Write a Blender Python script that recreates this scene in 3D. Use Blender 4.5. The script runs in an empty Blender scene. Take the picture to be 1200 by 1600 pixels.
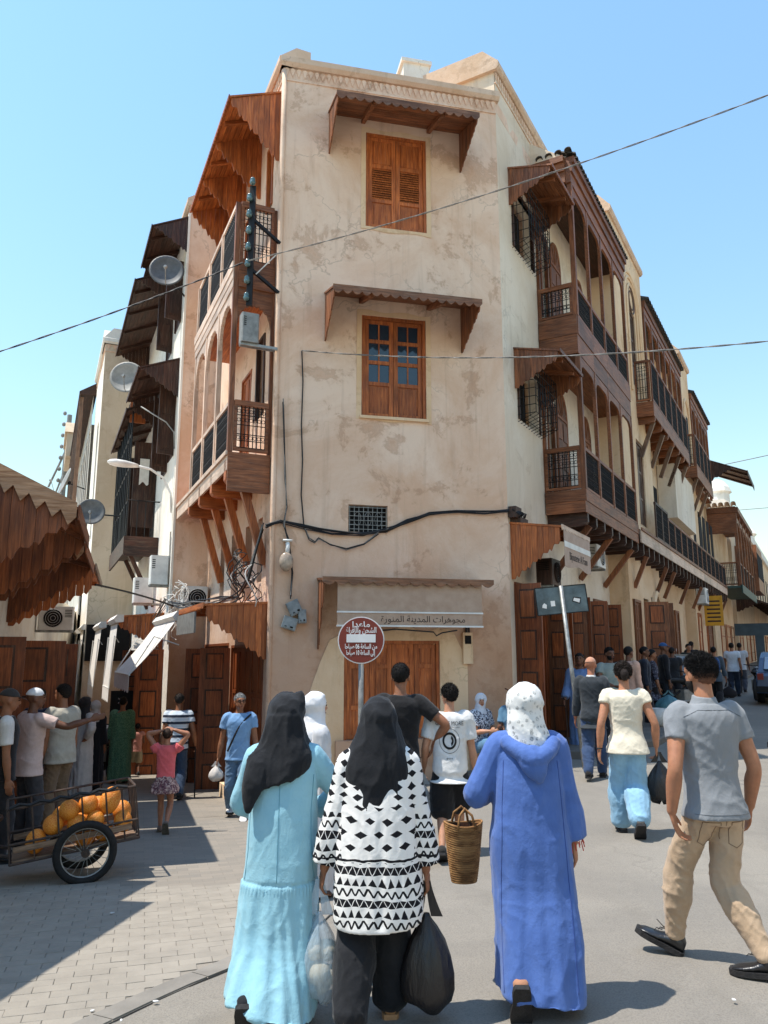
import bpy, bmesh, math, random
import numpy as np
from mathutils import Vector, Matrix
from mathutils.bvhtree import BVHTree

random.seed(7)
SC = bpy.context.scene
COL = SC.collection
R = math.radians

# ------------------------------------------------------------------ camera, sky, sun, exposure
cam_d = bpy.data.cameras.new('camera')
cam = bpy.data.objects.new('camera', cam_d)
COL.objects.link(cam)
cam_d.sensor_fit = 'VERTICAL'
cam_d.sensor_height = 36.0
cam_d.lens = 27.0
cam_d.clip_end = 3000
cam_d.clip_start = 0.05
cam.location = (0, 0, 1.75)
cam.rotation_euler = (R(90 + 10.62), 0, 0)
SC.camera = cam

SUN_AZ, SUN_EL = -102.0, 66.5
world = bpy.data.worlds.new('World')
SC.world = world
world.use_nodes = True
_nt = world.node_tree
_bg = _nt.nodes['Background']
_sky = _nt.nodes.new('ShaderNodeTexSky')
_sky.sky_type = 'NISHITA'
_sky.sun_disc = False
_sky.sun_elevation = R(SUN_EL)
_sky.sun_rotation = R(SUN_AZ)
_sky.air_density = 2.5
_sky.dust_density = 0.1
_sky.ozone_density = 10.0
_sky.altitude = 0
_nt.links.new(_sky.outputs[0], _bg.inputs[0])
_bg.inputs[1].default_value = 0.122

sun_d = bpy.data.lights.new('sun', 'SUN')
sun = bpy.data.objects.new('sun', sun_d)
COL.objects.link(sun)
sun_d.energy = 3.4
sun_d.angle = R(0.5)
sun_d.color = (1.0, 0.95, 0.87)
_S = Vector((math.sin(R(SUN_AZ)) * math.cos(R(SUN_EL)), math.cos(R(SUN_AZ)) * math.cos(R(SUN_EL)), math.sin(R(SUN_EL))))
sun.rotation_euler = (-_S).to_track_quat('-Z', 'Y').to_euler()
sun.location = (-20, 5, 40)

SC.view_settings.view_transform = 'Standard'
SC.view_settings.look = 'None'
SC.view_settings.exposure = 0.92
SC.view_settings.gamma = 1.0
SC.view_settings.use_curve_mapping = False
SC.cycles.max_bounces = 6
SC.cycles.diffuse_bounces = 4

# ------------------------------------------------------------------ small helpers
def lin(c):
    """sRGB 0-255 triple to linear rgba"""
    o = []
    for v in c[:3]:
        v = v / 255.0
        o.append(v / 12.92 if v <= 0.04045 else ((v + 0.055) / 1.055) ** 2.4)
    return (*o, 1.0)

def ss(a, b, x):
    t = min(1.0, max(0.0, (x - a) / (b - a)))
    return t * t * (3 - 2 * t)

def softplus(x, k=1.0):
    return math.log1p(math.exp(min(40, x / k))) * k

def ground_z(x, y):
    """the square falls away down the left street and climbs a little up the right one"""
    z = -0.053 * min(30, softplus(y - 2.2, 0.8)) * (1 - ss(-1.8, 2.6, x))
    z += 0.030 * min(60, softplus(y - 10.5, 1.2)) * ss(1.0, 4.5, x)
    return z

WM = {}          # world matrices by object name
def tag(o, label=None, cat=None, group=None, kind=None):
    if label: o['label'] = label
    if cat: o['category'] = cat
    if group: o['group'] = group
    if kind: o['kind'] = kind
    return o

class Fr:
    """facade frame: origin, azimuth of the s axis (clockwise from +Y), side +1: outward normal right of it"""
    def __init__(s, o, az, side):
        a = R(az)
        s.o = Vector((o[0], o[1], 0)); s.az = az; s.side = side
        s.d = Vector((math.sin(a), math.cos(a), 0))
        s.n = Vector((s.d.y, -s.d.x, 0)) * side
        s.sy = -1 if side > 0 else 1
        s.mat = Matrix.Translation(s.o) @ Matrix.Rotation(R(90 - az), 4, 'Z')
    def w(s, a, n, z): return s.o + s.d * a + s.n * n + Vector((0, 0, z))
    def mb(s): return MB(s.sy)

WORLD = Fr((0, 0), 90, -1)     # identity: s = x, n = y

class MB:
    def __init__(s, sy=1, xf=None):
        s.v = []; s.f = []; s.sy = sy; s.xf = xf
    def _add(s, vs, fs):
        b = len(s.v)
        if s.xf: vs = [s.xf(*p) for p in vs]
        if s.sy < 0:
            vs = [(p[0], -p[1], p[2]) for p in vs]
            fs = [tuple(reversed(f)) for f in fs]
        s.v.extend([tuple(p) for p in vs])
        s.f.extend([tuple(i + b for i in f) for f in fs])
        return s
    def box(s, x0, x1, y0, y1, z0, z1):
        return s._add([(x0,y0,z0),(x1,y0,z0),(x1,y1,z0),(x0,y1,z0),(x0,y0,z1),(x1,y0,z1),(x1,y1,z1),(x0,y1,z1)],
                      [(3,2,1,0),(4,5,6,7),(0,1,5,4),(1,2,6,5),(2,3,7,6),(3,0,4,7)])
    def beam(s, p0, p1, w, h, up=(0,0,1)):
        p0, p1, up = Vector(p0), Vector(p1), Vector(up)
        d = (p1 - p0).normalized()
        x = d.cross(up)
        if x.length < 1e-4: x = Vector((1, 0, 0))
        x.normalize(); u = x.cross(d)
        vs = []
        for p in (p0, p1):
            for a, b in ((-1,-1),(1,-1),(1,1),(-1,1)):
                q = p + x * (a * w / 2) + u * (b * h / 2); vs.append(tuple(q))
        return s._add(vs, [(0,1,2,3),(7,6,5,4),(1,0,4,5),(2,1,5,6),(3,2,6,7),(0,3,7,4)])
    def prism(s, poly, plane, a, b):
        """extrude polygon: plane 'xz' along y, 'yz' along x, 'xy' along z"""
        n = len(poly)
        def P(p, t):
            if plane == 'xz': return (p[0], t, p[1])
            if plane == 'yz': return (t, p[0], p[1])
            return (p[0], p[1], t)
        vs = [P(p, a) for p in poly] + [P(p, b) for p in poly]
        fs = [tuple(range(n)), tuple(reversed(range(n, 2 * n)))]
        for i in range(n):
            j = (i + 1) % n
            fs.append((j, i, i + n, j + n))
        return s._add(vs, fs)
    def strip(s, us, lo, hi, a, b, plane='xz'):
        """board between lower curve lo(u) and upper curve hi(u), thickness a..b"""
        def P(u, t, z): return (u, t, z) if plane == 'xz' else (t, u, z)
        vs = []; fs = []
        for u in us:
            l, h = lo(u), hi(u)
            vs += [P(u, a, l), P(u, a, h), P(u, b, h), P(u, b, l)]
        n = len(us)
        for i in range(n - 1):
            k = 4 * i; m = k + 4
            for q in range(4):
                r = (q + 1) % 4
                fs.append((k + q, k + r, m + r, m + q))
        fs.append((3, 2, 1, 0)); e = 4 * (n - 1); fs.append((e, e + 1, e + 2, e + 3))
        return s._add(vs, fs)
    def tube(s, pts, r, n=6, cap=True):
        pts = [Vector(p) for p in pts]
        rs = r if isinstance(r, (list, tuple)) else [r] * len(pts)
        vs = []; fs = []
        t0 = (pts[1] - pts[0]).normalized()
        x = t0.cross(Vector((0, 0, 1)))
        if x.length < 1e-3: x = t0.cross(Vector((1, 0, 0)))
        x.normalize()
        for i, p in enumerate(pts):
            t = (pts[min(i + 1, len(pts) - 1)] - pts[max(i - 1, 0)])
            if t.length < 1e-9: t = t0
            t.normalize()
            x = x - t * x.dot(t)
            if x.length < 1e-4: x = t.orthogonal()
            x.normalize(); y = t.cross(x)
            for k in range(n):
                a = 2 * math.pi * k / n
                vs.append(tuple(p + (x * math.cos(a) + y * math.sin(a)) * rs[i]))
        for i in range(len(pts) - 1):
            for k in range(n):
                l = (k + 1) % n
                fs.append((i*n+k, i*n+l, (i+1)*n+l, (i+1)*n+k))
        if cap:
            fs.append(tuple(reversed(range(n)))); b = (len(pts) - 1) * n
            fs.append(tuple(range(b, b + n)))
        return s._add(vs, fs)
    def loft(s, rings, cap=True):
        n = len(rings[0]); vs = [p for r in rings for p in r]; fs = []
        for i in range(len(rings) - 1):
            for k in range(n):
                l = (k + 1) % n
                fs.append((i*n+k, i*n+l, (i+1)*n+l, (i+1)*n+k))
        if cap:
            fs.append(tuple(reversed(range(n)))); b = (len(rings) - 1) * n
            fs.append(tuple(range(b, b + n)))
        return s._add(vs, fs)
    def lathe(s, prof, c=(0,0,0), n=16, axis='z'):
        rings = []
        for r, h in prof:
            ring = []
            for k in range(n):
                a = 2 * math.pi * k / n
                u, v = r * math.cos(a), r * math.sin(a)
                p = {'z': (u, v, h), 'y': (v, h, u), 'x': (h, u, v)}[axis]
                ring.append((p[0] + c[0], p[1] + c[1], p[2] + c[2]))
            rings.append(ring)
        return s.loft(rings)
    def ball(s, c, rx, ry, rz, n=12, m=8):
        rings = []
        for i in range(m + 1):
            t = math.pi * (i / m) ; t = min(max(t, 0.06), math.pi - 0.06)
            rings.append([(c[0] + rx*math.sin(t)*math.cos(2*math.pi*k/n), c[1] + ry*math.sin(t)*math.sin(2*math.pi*k/n), c[2] - rz*math.cos(t)) for k in range(n)])
        return s.loft(rings)
    def mesh(s, name):
        me = bpy.data.meshes.new(name)
        me.from_pydata(s.v, [], s.f)
        return me

def link(name, me, m, parent=None, mat=None, smooth=False):
    o = bpy.data.objects.new(name, me)
    COL.objects.link(o)
    if me is not None and m is not None and not me.materials: me.materials.append(m)
    W = mat if mat is not None else (WM[parent.name] if parent is not None else Matrix())
    if parent is not None:
        o.parent = parent
        o.matrix_basis = WM[parent.name].inverted() @ W
    else:
        o.matrix_basis = W
    WM[o.name] = W.copy()
    if smooth and me is not None:
        me.polygons.foreach_set('use_smooth', [True] * len(me.polygons))
    return o

def add(fr, mb, name, m, parent=None, smooth=False):
    return link(name, mb.mesh(name), m, parent, fr.mat, smooth)

def empty(name, loc, rz=0.0, label=None, cat=None, group=None):
    o = bpy.data.objects.new(name, None)
    o.empty_display_size = 0.2
    COL.objects.link(o)
    o.matrix_basis = Matrix.Translation(loc) @ Matrix.Rotation(rz, 4, 'Z')
    WM[o.name] = o.matrix_basis.copy()
    tag(o, label, cat, group)
    return o

# ------------------------------------------------------------------ numpy gradient noise
_rng = np.random.RandomState(3)
_perm = _rng.permutation(256); _perm = np.concatenate([_perm, _perm, _perm])
_grad = _rng.normal(size=(256, 3)); _grad /= np.linalg.norm(_grad, axis=1)[:, None]
def pnoise(p):
    p = np.asarray(p, float); i = np.floor(p).astype(int); f = p - i; i &= 255
    u = f * f * f * (f * (f * 6 - 15) + 10)
    def g(dx, dy, dz):
        h = _perm[_perm[_perm[(i[:,0]+dx) & 255] + ((i[:,1]+dy) & 255)] + ((i[:,2]+dz) & 255)]
        return ((f - np.array([dx, dy, dz])) * _grad[h & 255]).sum(1)
    def L(a, b, t): return a + (b - a) * t
    x00 = L(g(0,0,0), g(1,0,0), u[:,0]); x10 = L(g(0,1,0), g(1,1,0), u[:,0])
    x01 = L(g(0,0,1), g(1,0,1), u[:,0]); x11 = L(g(0,1,1), g(1,1,1), u[:,0])
    return L(L(x00, x10, u[:,1]), L(x01, x11, u[:,1]), u[:,2]) * 1.6

# ------------------------------------------------------------------ materials
MATS = {}
class NT:
    """tiny wrapper to write node trees as expressions"""
    def __init__(s, m): s.t = m.node_tree
    def n(s, typ, **kw):
        nd = s.t.nodes.new(typ)
        for k, v in kw.items(): setattr(nd, k, v)
        return nd
    def l(s, a, b): s.t.links.new(a, b)
    def inp(s, sock, v):
        if isinstance(v, (int, float)): sock.default_value = v
        elif isinstance(v, tuple): sock.default_value = v
        else: s.l(v, sock)
    def math(s, op, a, b=None, c=None, clamp=False):
        nd = s.n('ShaderNodeMath', operation=op, use_clamp=clamp)
        s.inp(nd.inputs[0], a)
        if b is not None: s.inp(nd.inputs[1], b)
        if c is not None: s.inp(nd.inputs[2], c)
        return nd.outputs[0]
    def mix(s, f, a, b, blend='MIX'):
        nd = s.n('ShaderNodeMix', data_type='RGBA', blend_type=blend)
        s.inp(nd.inputs[0], f); s.inp(nd.inputs[6], a); s.inp(nd.inputs[7], b)
        return nd.outputs[2]
    def noise(s, vec, scale, detail=4, rough=.55, dist=0.0):
        nd = s.n('ShaderNodeTexNoise')
        if vec is not None: s.l(vec, nd.inputs['Vector'])
        nd.inputs['Scale'].default_value = scale; nd.inputs['Detail'].default_value = detail
        nd.inputs['Roughness'].default_value = rough; nd.inputs['Distortion'].default_value = dist
        return nd.outputs[0]
    def ramp(s, fac, a, b):
        """linear step a..b -> 0..1"""
        nd = s.n('ShaderNodeMapRange'); s.l(fac, nd.inputs[0])
        nd.inputs[1].default_value = a; nd.inputs[2].default_value = b
        return nd.outputs[0]
    def mapping(s, vec, scale=(1,1,1), rot=(0,0,0), loc=(0,0,0)):
        nd = s.n('ShaderNodeMapping'); s.l(vec, nd.inputs[0])
        nd.inputs['Scale'].default_value = scale; nd.inputs['Rotation'].default_value = rot; nd.inputs['Location'].default_value = loc
        return nd.outputs[0]

def base(name):
    m = bpy.data.materials.new(name); m.use_nodes = True
    MATS[name] = m
    t = NT(m); b = m.node_tree.nodes['Principled BSDF']
    return m, t, b

def bump(t, b, h, strength=.3, dist=.01):
    nd = t.n('ShaderNodeBump'); nd.inputs['Strength'].default_value = strength; nd.inputs['Distance'].default_value = dist
    t.l(h, nd.inputs['Height']); t.l(nd.outputs[0], b.inputs['Normal'])

def plain(name, c, rough=.6, var=.12, scale=6, bstr=.15, bscale=60, metal=0.0, spec=.4, c2=None, edge=(.35,.65), coord='pos', stretch=(1,1,1), obj_rand=0.0):
    m, t, b = base(name)
    if coord == 'pos': v = t.n('ShaderNodeNewGeometry').outputs['Position']
    else: v = t.n('ShaderNodeTexCoord').outputs['Object']
    v = t.mapping(v, stretch)
    col = lin(c)
    dk = tuple(x * (1 - var * 2) for x in col[:3]) + (1,)
    lt = tuple(min(1, x * (1 + var)) for x in col[:3]) + (1,)
    f = t.ramp(t.noise(v, scale, 5, .6), *edge)
    out = t.mix(f, dk if c2 is None else lin(c2), lt if c2 is None else col)
    if obj_rand:
        r = t.n('ShaderNodeObjectInfo').outputs['Random']
        g = t.math('MULTIPLY_ADD', r, obj_rand * 2, 1 - obj_rand)
        out = t.mix(1.0, out, t.n('ShaderNodeCombineColor').outputs[0], 'MULTIPLY')
        cc = out.node.inputs[7].links[0].from_node
        for i in range(3): t.l(g, cc.inputs[i])
    t.l(out, b.inputs['Base Color'])
    b.inputs['Roughness'].default_value = rough; b.inputs['Metallic'].default_value = metal
    b.inputs['Specular IOR Level'].default_value = spec
    if bstr: bump(t, b, t.noise(v, bscale, 3, .6), bstr, .01)
    return m

def wood(name, c, c2, grain='z', rough=.55, weather=0.0, spec=.35, rand=.22):
    m, t, b = base(name)
    v = t.n('ShaderNodeTexCoord').outputs['Object']
    oi = t.n('ShaderNodeObjectInfo').outputs['Random']
    off = t.n('ShaderNodeVectorMath', operation='ADD'); t.l(v, off.inputs[0])
    cx = t.n('ShaderNodeCombineXYZ'); k = t.math('MULTIPLY', oi, 37.0)
    for i in range(3): t.l(k, cx.inputs[i])
    t.l(cx.outputs[0], off.inputs[1]); v = off.outputs[0]
    sc = {'z': (14, 14, 1.1), 'x': (1.1, 14, 14), 'y': (14, 1.1, 14)}[grain]
    gr = t.noise(t.mapping(v, sc), 2.4, 6, .62, .6)
    big = t.noise(v, 1.6, 3, .5)
    f = t.ramp(gr, .36, .66)
    col = t.mix(f, lin(c2), lin(c))
    col = t.mix(t.math('MULTIPLY', t.ramp(big, .45, .7), .5), col, lin(tuple(x * .55 for x in c2)))
    if weather:
        w = t.noise(t.mapping(v, tuple(q * .5 for q in sc)), 5, 5, .7)
        col = t.mix(t.math('MULTIPLY', t.ramp(w, .52, .68), weather), col, lin((150, 130, 112)))
    g = t.math('MULTIPLY_ADD', oi, rand * 2, 1 - rand)
    cc = t.n('ShaderNodeCombineColor')
    for i in range(3): t.l(g, cc.inputs[i])
    col = t.mix(1.0, col, cc.outputs[0], 'MULTIPLY')
    t.l(col, b.inputs['Base Color'])
    b.inputs['Roughness'].default_value = rough; b.inputs['Specular IOR Level'].default_value = spec
    bump(t, b, gr, .35, .006)
    return m

def plaster(name, c, c2, c3, amt=.6, scale=.55, rough=.9, streak=.25, fine=.5, damp=0.0):
    """old hand trowelled limewash: pale blotches, damp brown rings, thin streaks"""
    m, t, b = base(name)
    p = t.n('ShaderNodeNewGeometry').outputs['Position']
    n1 = t.noise(p, scale, 8, .68, .6)
    n2 = t.noise(t.mapping(p, (1, 1, 1), loc=(7, 3, 1)), scale * 2.6, 8, .70, .35)
    n3 = t.noise(t.mapping(p, (5, 5, .35)), 1.3, 5, .6, .4)
    col = t.mix(t.ramp(n1, .40, .60), lin(c2), lin(c))
    ring = t.math('SUBTRACT', 1.0, t.math('MULTIPLY', t.math('ABSOLUTE', t.math('SUBTRACT', n2, .60)), 26.0), clamp=True)
    patch = t.ramp(n2, .53, .68)
    col = t.mix(t.math('MULTIPLY', patch, amt), col, lin(c3))
    col = t.mix(t.math('MULTIPLY', ring, amt * .45), col, lin(tuple(x * .78 for x in c3)))
    col = t.mix(t.math('MULTIPLY', t.ramp(n3, .56, .75), streak), col, lin(tuple(x * .7 for x in c3)))
    vo = t.n('ShaderNodeTexVoronoi', feature='DISTANCE_TO_EDGE'); vo.inputs['Scale'].default_value = .55
    wv = t.n('ShaderNodeVectorMath', operation='ADD'); t.l(p, wv.inputs[0]); nz = t.n('ShaderNodeTexNoise'); nz.inputs['Scale'].default_value = 2.2; nz.inputs['Detail'].default_value = 6; t.l(p, nz.inputs['Vector'])
    t.l(nz.outputs['Color'], wv.inputs[1]); t.l(wv.outputs[0], vo.inputs['Vector'])
    crk = t.math('MULTIPLY', t.ramp(vo.outputs['Distance'], .010, .003), t.ramp(n1, .50, .60))
    col = t.mix(t.math('MULTIPLY', crk, .28), col, lin(tuple(x * .55 for x in c3)))
    if damp:
        sz = t.n('ShaderNodeSeparateXYZ'); t.l(p, sz.inputs[0])
        lvl = t.math('ADD', sz.outputs[2], t.math('MULTIPLY_ADD', t.noise(p, 1.1, 7, .66, .5), 3.4, -1.7))
        col = t.mix(t.math('MULTIPLY', t.ramp(lvl, 3.3, 1.6), damp), col, lin(tuple(x * .92 for x in c3)))
    spk = t.noise(p, 28, 4, .7)
    col = t.mix(t.math('MULTIPLY', t.ramp(spk, .60, .75), .28 * fine), col, lin(tuple(x * .6 for x in c3)))
    t.l(col, b.inputs['Base Color'])
    b.inputs['Roughness'].default_value = rough; b.inputs['Specular IOR Level'].default_value = .2
    h = t.math('ADD', t.math('MULTIPLY', t.noise(p, 9, 6, .65), .9), t.math('MULTIPLY', t.noise(p, 70, 3, .6), .35))
    bump(t, b, h, .38, .03)
    return m

def fabric(name, c, c2=None, rough=.85, weave=220, var=.1, sheen=.15, trans=0.0):
    m, t, b = base(name)
    v = t.n('ShaderNodeTexCoord').outputs['Object']
    f = t.ramp(t.noise(v, 7, 5, .6), .35, .65)
    col = lin(c); d = lin(c2) if c2 else tuple(x * (1 - var * 2) for x in col[:3]) + (1,)
    out = t.mix(f, d, col)
    t.l(out, b.inputs['Base Color'])
    b.inputs['Roughness'].default_value = rough; b.inputs['Specular IOR Level'].default_value = .2
    b.inputs['Sheen Weight'].default_value = sheen
    cr = t.math('ABSOLUTE', t.math('SUBTRACT', t.noise(t.mapping(v, (1, 1, .45)), 17, 3, .55, 1.2), .5))
    cr = t.math('SUBTRACT', 1.0, t.math('MULTIPLY', cr, 5.0), clamp=True)
    h_ = t.math('ADD', t.math('MULTIPLY', t.noise(v, 30, 4, .6, .6), .8), t.math('MULTIPLY', t.noise(v, weave, 2, .5), .3))
    bump(t, b, t.math('ADD', h_, t.math('MULTIPLY', cr, .3)), .26, .012)
    return m

wall_main = plaster('plaster_main', (228, 200, 176), (212, 175, 146), (184, 140, 108), .6, .5, damp=.65)
wall_right = plaster('plaster_right', (226, 198, 164), (214, 180, 142), (194, 150, 108), .4, .4)
wall_grey = plaster('plaster_grey', (228, 214, 194), (214, 196, 172), (188, 160, 128), .35, .4)
wall_white = plaster('plaster_white', (232, 226, 214), (222, 212, 196), (200, 182, 156), .3, .5)
wall_tower = plaster('plaster_tower', (210, 190, 164), (196, 172, 144), (172, 142, 110), .35, .4)
cap_white = plaster('parapet_cap', (214, 188, 164), (200, 170, 142), (170, 138, 108), .4, .9)
wood_orange = wood('wood_orange', (196, 112, 56), (140, 70, 32), 'z', weather=.15)
wood_orange_x = wood('wood_orange_along', (200, 116, 58), (142, 72, 32), 'x')
wood_orange_y = wood('wood_orange_across', (194, 110, 54), (138, 70, 32), 'y')
wood_mid = wood('wood_mid', (150, 92, 56), (98, 56, 32), 'z', weather=.25)
wood_mid_x = wood('wood_mid_along', (150, 92, 56), (98, 56, 32), 'x', weather=.25)
wood_mid_y = wood('wood_mid_across', (150, 92, 56), (98, 56, 32), 'y', weather=.25)
wood_pale_x = wood('wood_pale_along', (226, 200, 178), (200, 166, 140), 'x', weather=.4)
wood_pale = wood('wood_pale', (222, 194, 170), (194, 158, 132), 'z', weather=.4)
wood_stain = wood('wood_stain', (152, 86, 46), (100, 52, 26), 'z', weather=.1)  # same wood as the farthest canopy, with deep shade put into the colour
wood_shaded_x = wood('wood_shaded_along', (152, 86, 46), (100, 52, 26), 'x', weather=.1)
wood_shaded_y = wood('wood_shaded_across', (152, 86, 46), (100, 52, 26), 'y', weather=.1)
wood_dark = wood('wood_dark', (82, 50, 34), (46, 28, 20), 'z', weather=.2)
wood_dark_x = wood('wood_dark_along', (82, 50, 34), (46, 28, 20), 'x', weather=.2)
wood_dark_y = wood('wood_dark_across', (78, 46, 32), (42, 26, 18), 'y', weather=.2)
wood_door = wood('wood_door', (150, 80, 42), (100, 48, 24), 'z', rough=.4, rand=.15)
wood_door_x = wood('wood_door_along', (150, 80, 42), (100, 48, 24), 'x', rough=.5, rand=.15)
wood_door_y = wood('wood_door_across', (150, 80, 42), (100, 48, 24), 'y', rough=.5, rand=.15)
wood_old = wood('wood_old', (128, 96, 74), (84, 60, 44), 'z', weather=.5)
wood_old_x = wood('wood_old_along', (142, 116, 94), (92, 70, 52), 'x', weather=.6)
iron = plain('black_iron', (24, 22, 22), .5, .2, 12, .2, 90, metal=.3)
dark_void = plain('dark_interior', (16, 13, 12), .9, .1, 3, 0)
glass_blue = plain('window_glass', (36, 52, 66), .06, .1, 2, 0, spec=.8)
white_metal = plain('white_enamel', (214, 212, 206), .45, .08, 4, .05, 20)
grey_metal = plain('grey_metal', (136, 134, 128), .5, .15, 8, .1, 40, metal=.2)
galv = plain('galvanised_steel', (150, 150, 146), .5, .18, 10, .15, 50, metal=.5)
cable_black = plain('cable_black', (28, 27, 27), .6, .2, 20, 0)
cable_grey = plain('cable_grey', (120, 116, 110), .6, .2, 20, 0)
cable_white = plain('cable_white', (206, 200, 190), .6, .1, 20, 0)
white_paint = plain('white_paint', (226, 222, 216), .6, .04, 4, 0)
canvas = fabric('awning_canvas', (226, 220, 210), (210, 202, 190), weave=120)
canvas_tan = fabric('shop_blind', (178, 154, 134), (166, 140, 120), weave=120)
ink_black = plain('black_ink', (24, 24, 26), .7, .05, 4, 0)
rubber = plain('rubber', (26, 25, 25), .8, .2, 30, .2, 80)
tile_clay = plain('roof_tile', (64, 58, 50), .7, .3, 9, .3, 40, obj_rand=.25)

# ------------------------------------------------------------------ temp scene for evaluating text and modifiers
TMP = bpy.data.scenes.new('workbench')
def evaluate(o):
    TMP.collection.objects.link(o)
    with bpy.context.temp_override(scene=TMP, view_layer=TMP.view_layers[0]):
        dg = bpy.context.evaluated_depsgraph_get()
        me = bpy.data.meshes.new_from_object(o.evaluated_get(dg))
    TMP.collection.objects.unlink(o)
    return me
# ------------------------------------------------------------------ facade frames
LC = Vector((-1.86, 12.5, 0))
FRONT = Fr(LC, 77.3, 1)
RC = FRONT.w(4.16, 0, 0)
LEFT = Fr(LC, -23.8, -1)
RIGHT = Fr(RC, 29.5, 1)

# ------------------------------------------------------------------ ground
def asphalt_mat():
    m, t, b = base('worn_asphalt')
    p = t.n('ShaderNodeNewGeometry').outputs['Position']
    a = t.noise(p, .45, 5, .6, .6); f = t.noise(p, 3.2, 6, .68); g = t.noise(p, 95, 4, .75)
    col = t.mix(t.ramp(a, .38, .62), lin((127, 121, 112)), lin((140, 133, 122)))
    col = t.mix(t.math('MULTIPLY', t.ramp(f, .52, .72), .4), col, lin((115, 110, 101)))
    col = t.mix(t.math('MULTIPLY', t.ramp(g, .45, .62), .38), col, lin((77, 73, 69)))
    tr = t.noise(t.mapping(p, (3.0, .35, 1), (0, 0, R(35))), 1.0, 5, .6, .8)
    col = t.mix(t.math('MULTIPLY', t.ramp(tr, .55, .70), .25), col, lin((108, 102, 93)))
    vo = t.n('ShaderNodeTexVoronoi', feature='DISTANCE_TO_EDGE'); vo.inputs['Scale'].default_value = .38
    wv = t.n('ShaderNodeVectorMath', operation='ADD'); t.l(p, wv.inputs[0]); nz = t.n('ShaderNodeTexNoise'); nz.inputs['Scale'].default_value = 1.6; nz.inputs['Detail'].default_value = 7; t.l(p, nz.inputs['Vector'])
    t.l(nz.outputs['Color'], wv.inputs[1]); t.l(wv.outputs[0], vo.inputs['Vector'])
    crk = t.math('MULTIPLY', t.ramp(vo.outputs['Distance'], .007, .002), t.ramp(a, .46, .58))
    col = t.mix(t.math('MULTIPLY', crk, .16), col, lin((61, 57, 53)))
    st = t.noise(p, .9, 3, .5, .3); col = t.mix(t.math('MULTIPLY', t.ramp(st, .60, .68), .30), col, lin((98, 92, 85)))
    spots = t.n('ShaderNodeTexVoronoi'); spots.inputs['Scale'].default_value = 3.0; t.l(p, spots.inputs['Vector'])
    col = t.mix(t.math('MULTIPLY', t.ramp(spots.outputs['Distance'], .035, .02), .4), col, lin((80, 76, 70)))
    t.l(col, b.inputs['Base Color']); b.inputs['Roughness'].default_value = .85
    b.inputs['Specular IOR Level'].default_value = .25
    bump(t, b, t.math('ADD', g, t.math('MULTIPLY', f, 1.2)), .35, .012)
    return m
asphalt = asphalt_mat()

def axis_pts(lo, hi, near_lo, near_hi, step):
    a = list(np.arange(near_lo, near_hi + 1e-6, step))
    q = step
    x = near_hi
    while x < hi:
        q *= 1.35; x = min(hi, x + q); a.append(x)
    q = step; x = near_lo
    while x > lo:
        q *= 1.35; x = max(lo, x - q); a.insert(0, x)
    return a
_xs = axis_pts(-900, 900, -9, 16, .5); _ys = axis_pts(-300, 1500, -2, 40, .5)
_m = MB()
_vs = [(x, y, ground_z(x, y)) for y in _ys for x in _xs]
_n = len(_xs)
_m._add(_vs, [(j*_n+i, j*_n+i+1, (j+1)*_n+i+1, (j+1)*_n+i) for j in range(len(_ys)-1) for i in range(_n-1)])
ground = add(WORLD, _m, 'ground', asphalt, smooth=True)
tag(ground, kind='structure', label='pale worn asphalt of the open square', cat='ground')

# brick paving left of a curved joint: a sheet with the pattern, real bricks where they show largest
PV_AZ = R(73)
PU = Vector((math.sin(PV_AZ), math.cos(PV_AZ), 0)); PVv = Vector((-PU.y, PU.x, 0))
PW, PH = .205, .105
def pave_edge_x(y):
    ys = [2.0, 3.4, 4.3, 4.65, 4.9, 5.16, 6.0, 7.2, 9.0, 12.0, 16, 40]
    xs = [-2.2, -1.86, -1.46, -1.27, -1.12, -.93, -.45, -.15, -.1, -.6, -2.2, -12]
    return float(np.interp(y, ys, xs))
def paving_mat():
    m, t, b = base('brick_paving')
    p = t.n('ShaderNodeNewGeometry').outputs['Position']
    v = t.mapping(p, (1, 1, 1), (0, 0, PV_AZ - math.pi / 2))
    br = t.n('ShaderNodeTexBrick'); t.l(v, br.inputs['Vector'])
    br.offset = .5
    for k, q in (('Scale', 1.0), ('Mortar Size', .003), ('Mortar Smooth', .6), ('Bias', 0.0), ('Brick Width', PW), ('Row Height', PH)):
        br.inputs[k].default_value = q
    br.inputs['Color1'].default_value = lin((143, 134, 122)); br.inputs['Color2'].default_value = lin((127, 121, 112))
    br.inputs['Mortar'].default_value = lin((115, 107, 96))
    n = t.noise(p, 1.2, 6, .65); g = t.noise(p, 120, 3, .7)
    col = t.mix(t.math('MULTIPLY', t.ramp(n, .42, .66), .55), br.outputs['Color'], lin((134, 126, 115)))
    col = t.mix(t.math('MULTIPLY', t.ramp(g, .45, .7), .25), col, lin((103, 96, 85)))
    t.l(col, b.inputs['Base Color']); b.inputs['Roughness'].default_value = .85
    b.inputs['Specular IOR Level'].default_value = .25
    bump(t, b, t.math('ADD', g, t.math('MULTIPLY', n, 2.0)), .25, .01)
    return m
paving_m = paving_mat()
_m = MB(); _rows = list(np.arange(2.2, 10, .25)) + list(np.arange(10, 41, 1.0))
_vs = []; _k = 24
for y in _rows:
    e = pave_edge_x(y)
    for i in range(_k + 1):
        x = e - 14 * (i / _k) ** 1.6
        _vs.append((x, y, ground_z(x, y) + .006))
_m._add(_vs, [(j*(_k+1)+i+1, j*(_k+1)+i, (j+1)*(_k+1)+i, (j+1)*(_k+1)+i+1) for j in range(len(_rows)-1) for i in range(_k)])
paving = add(WORLD, _m, 'brick_pavement', paving_m, smooth=True)
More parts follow.
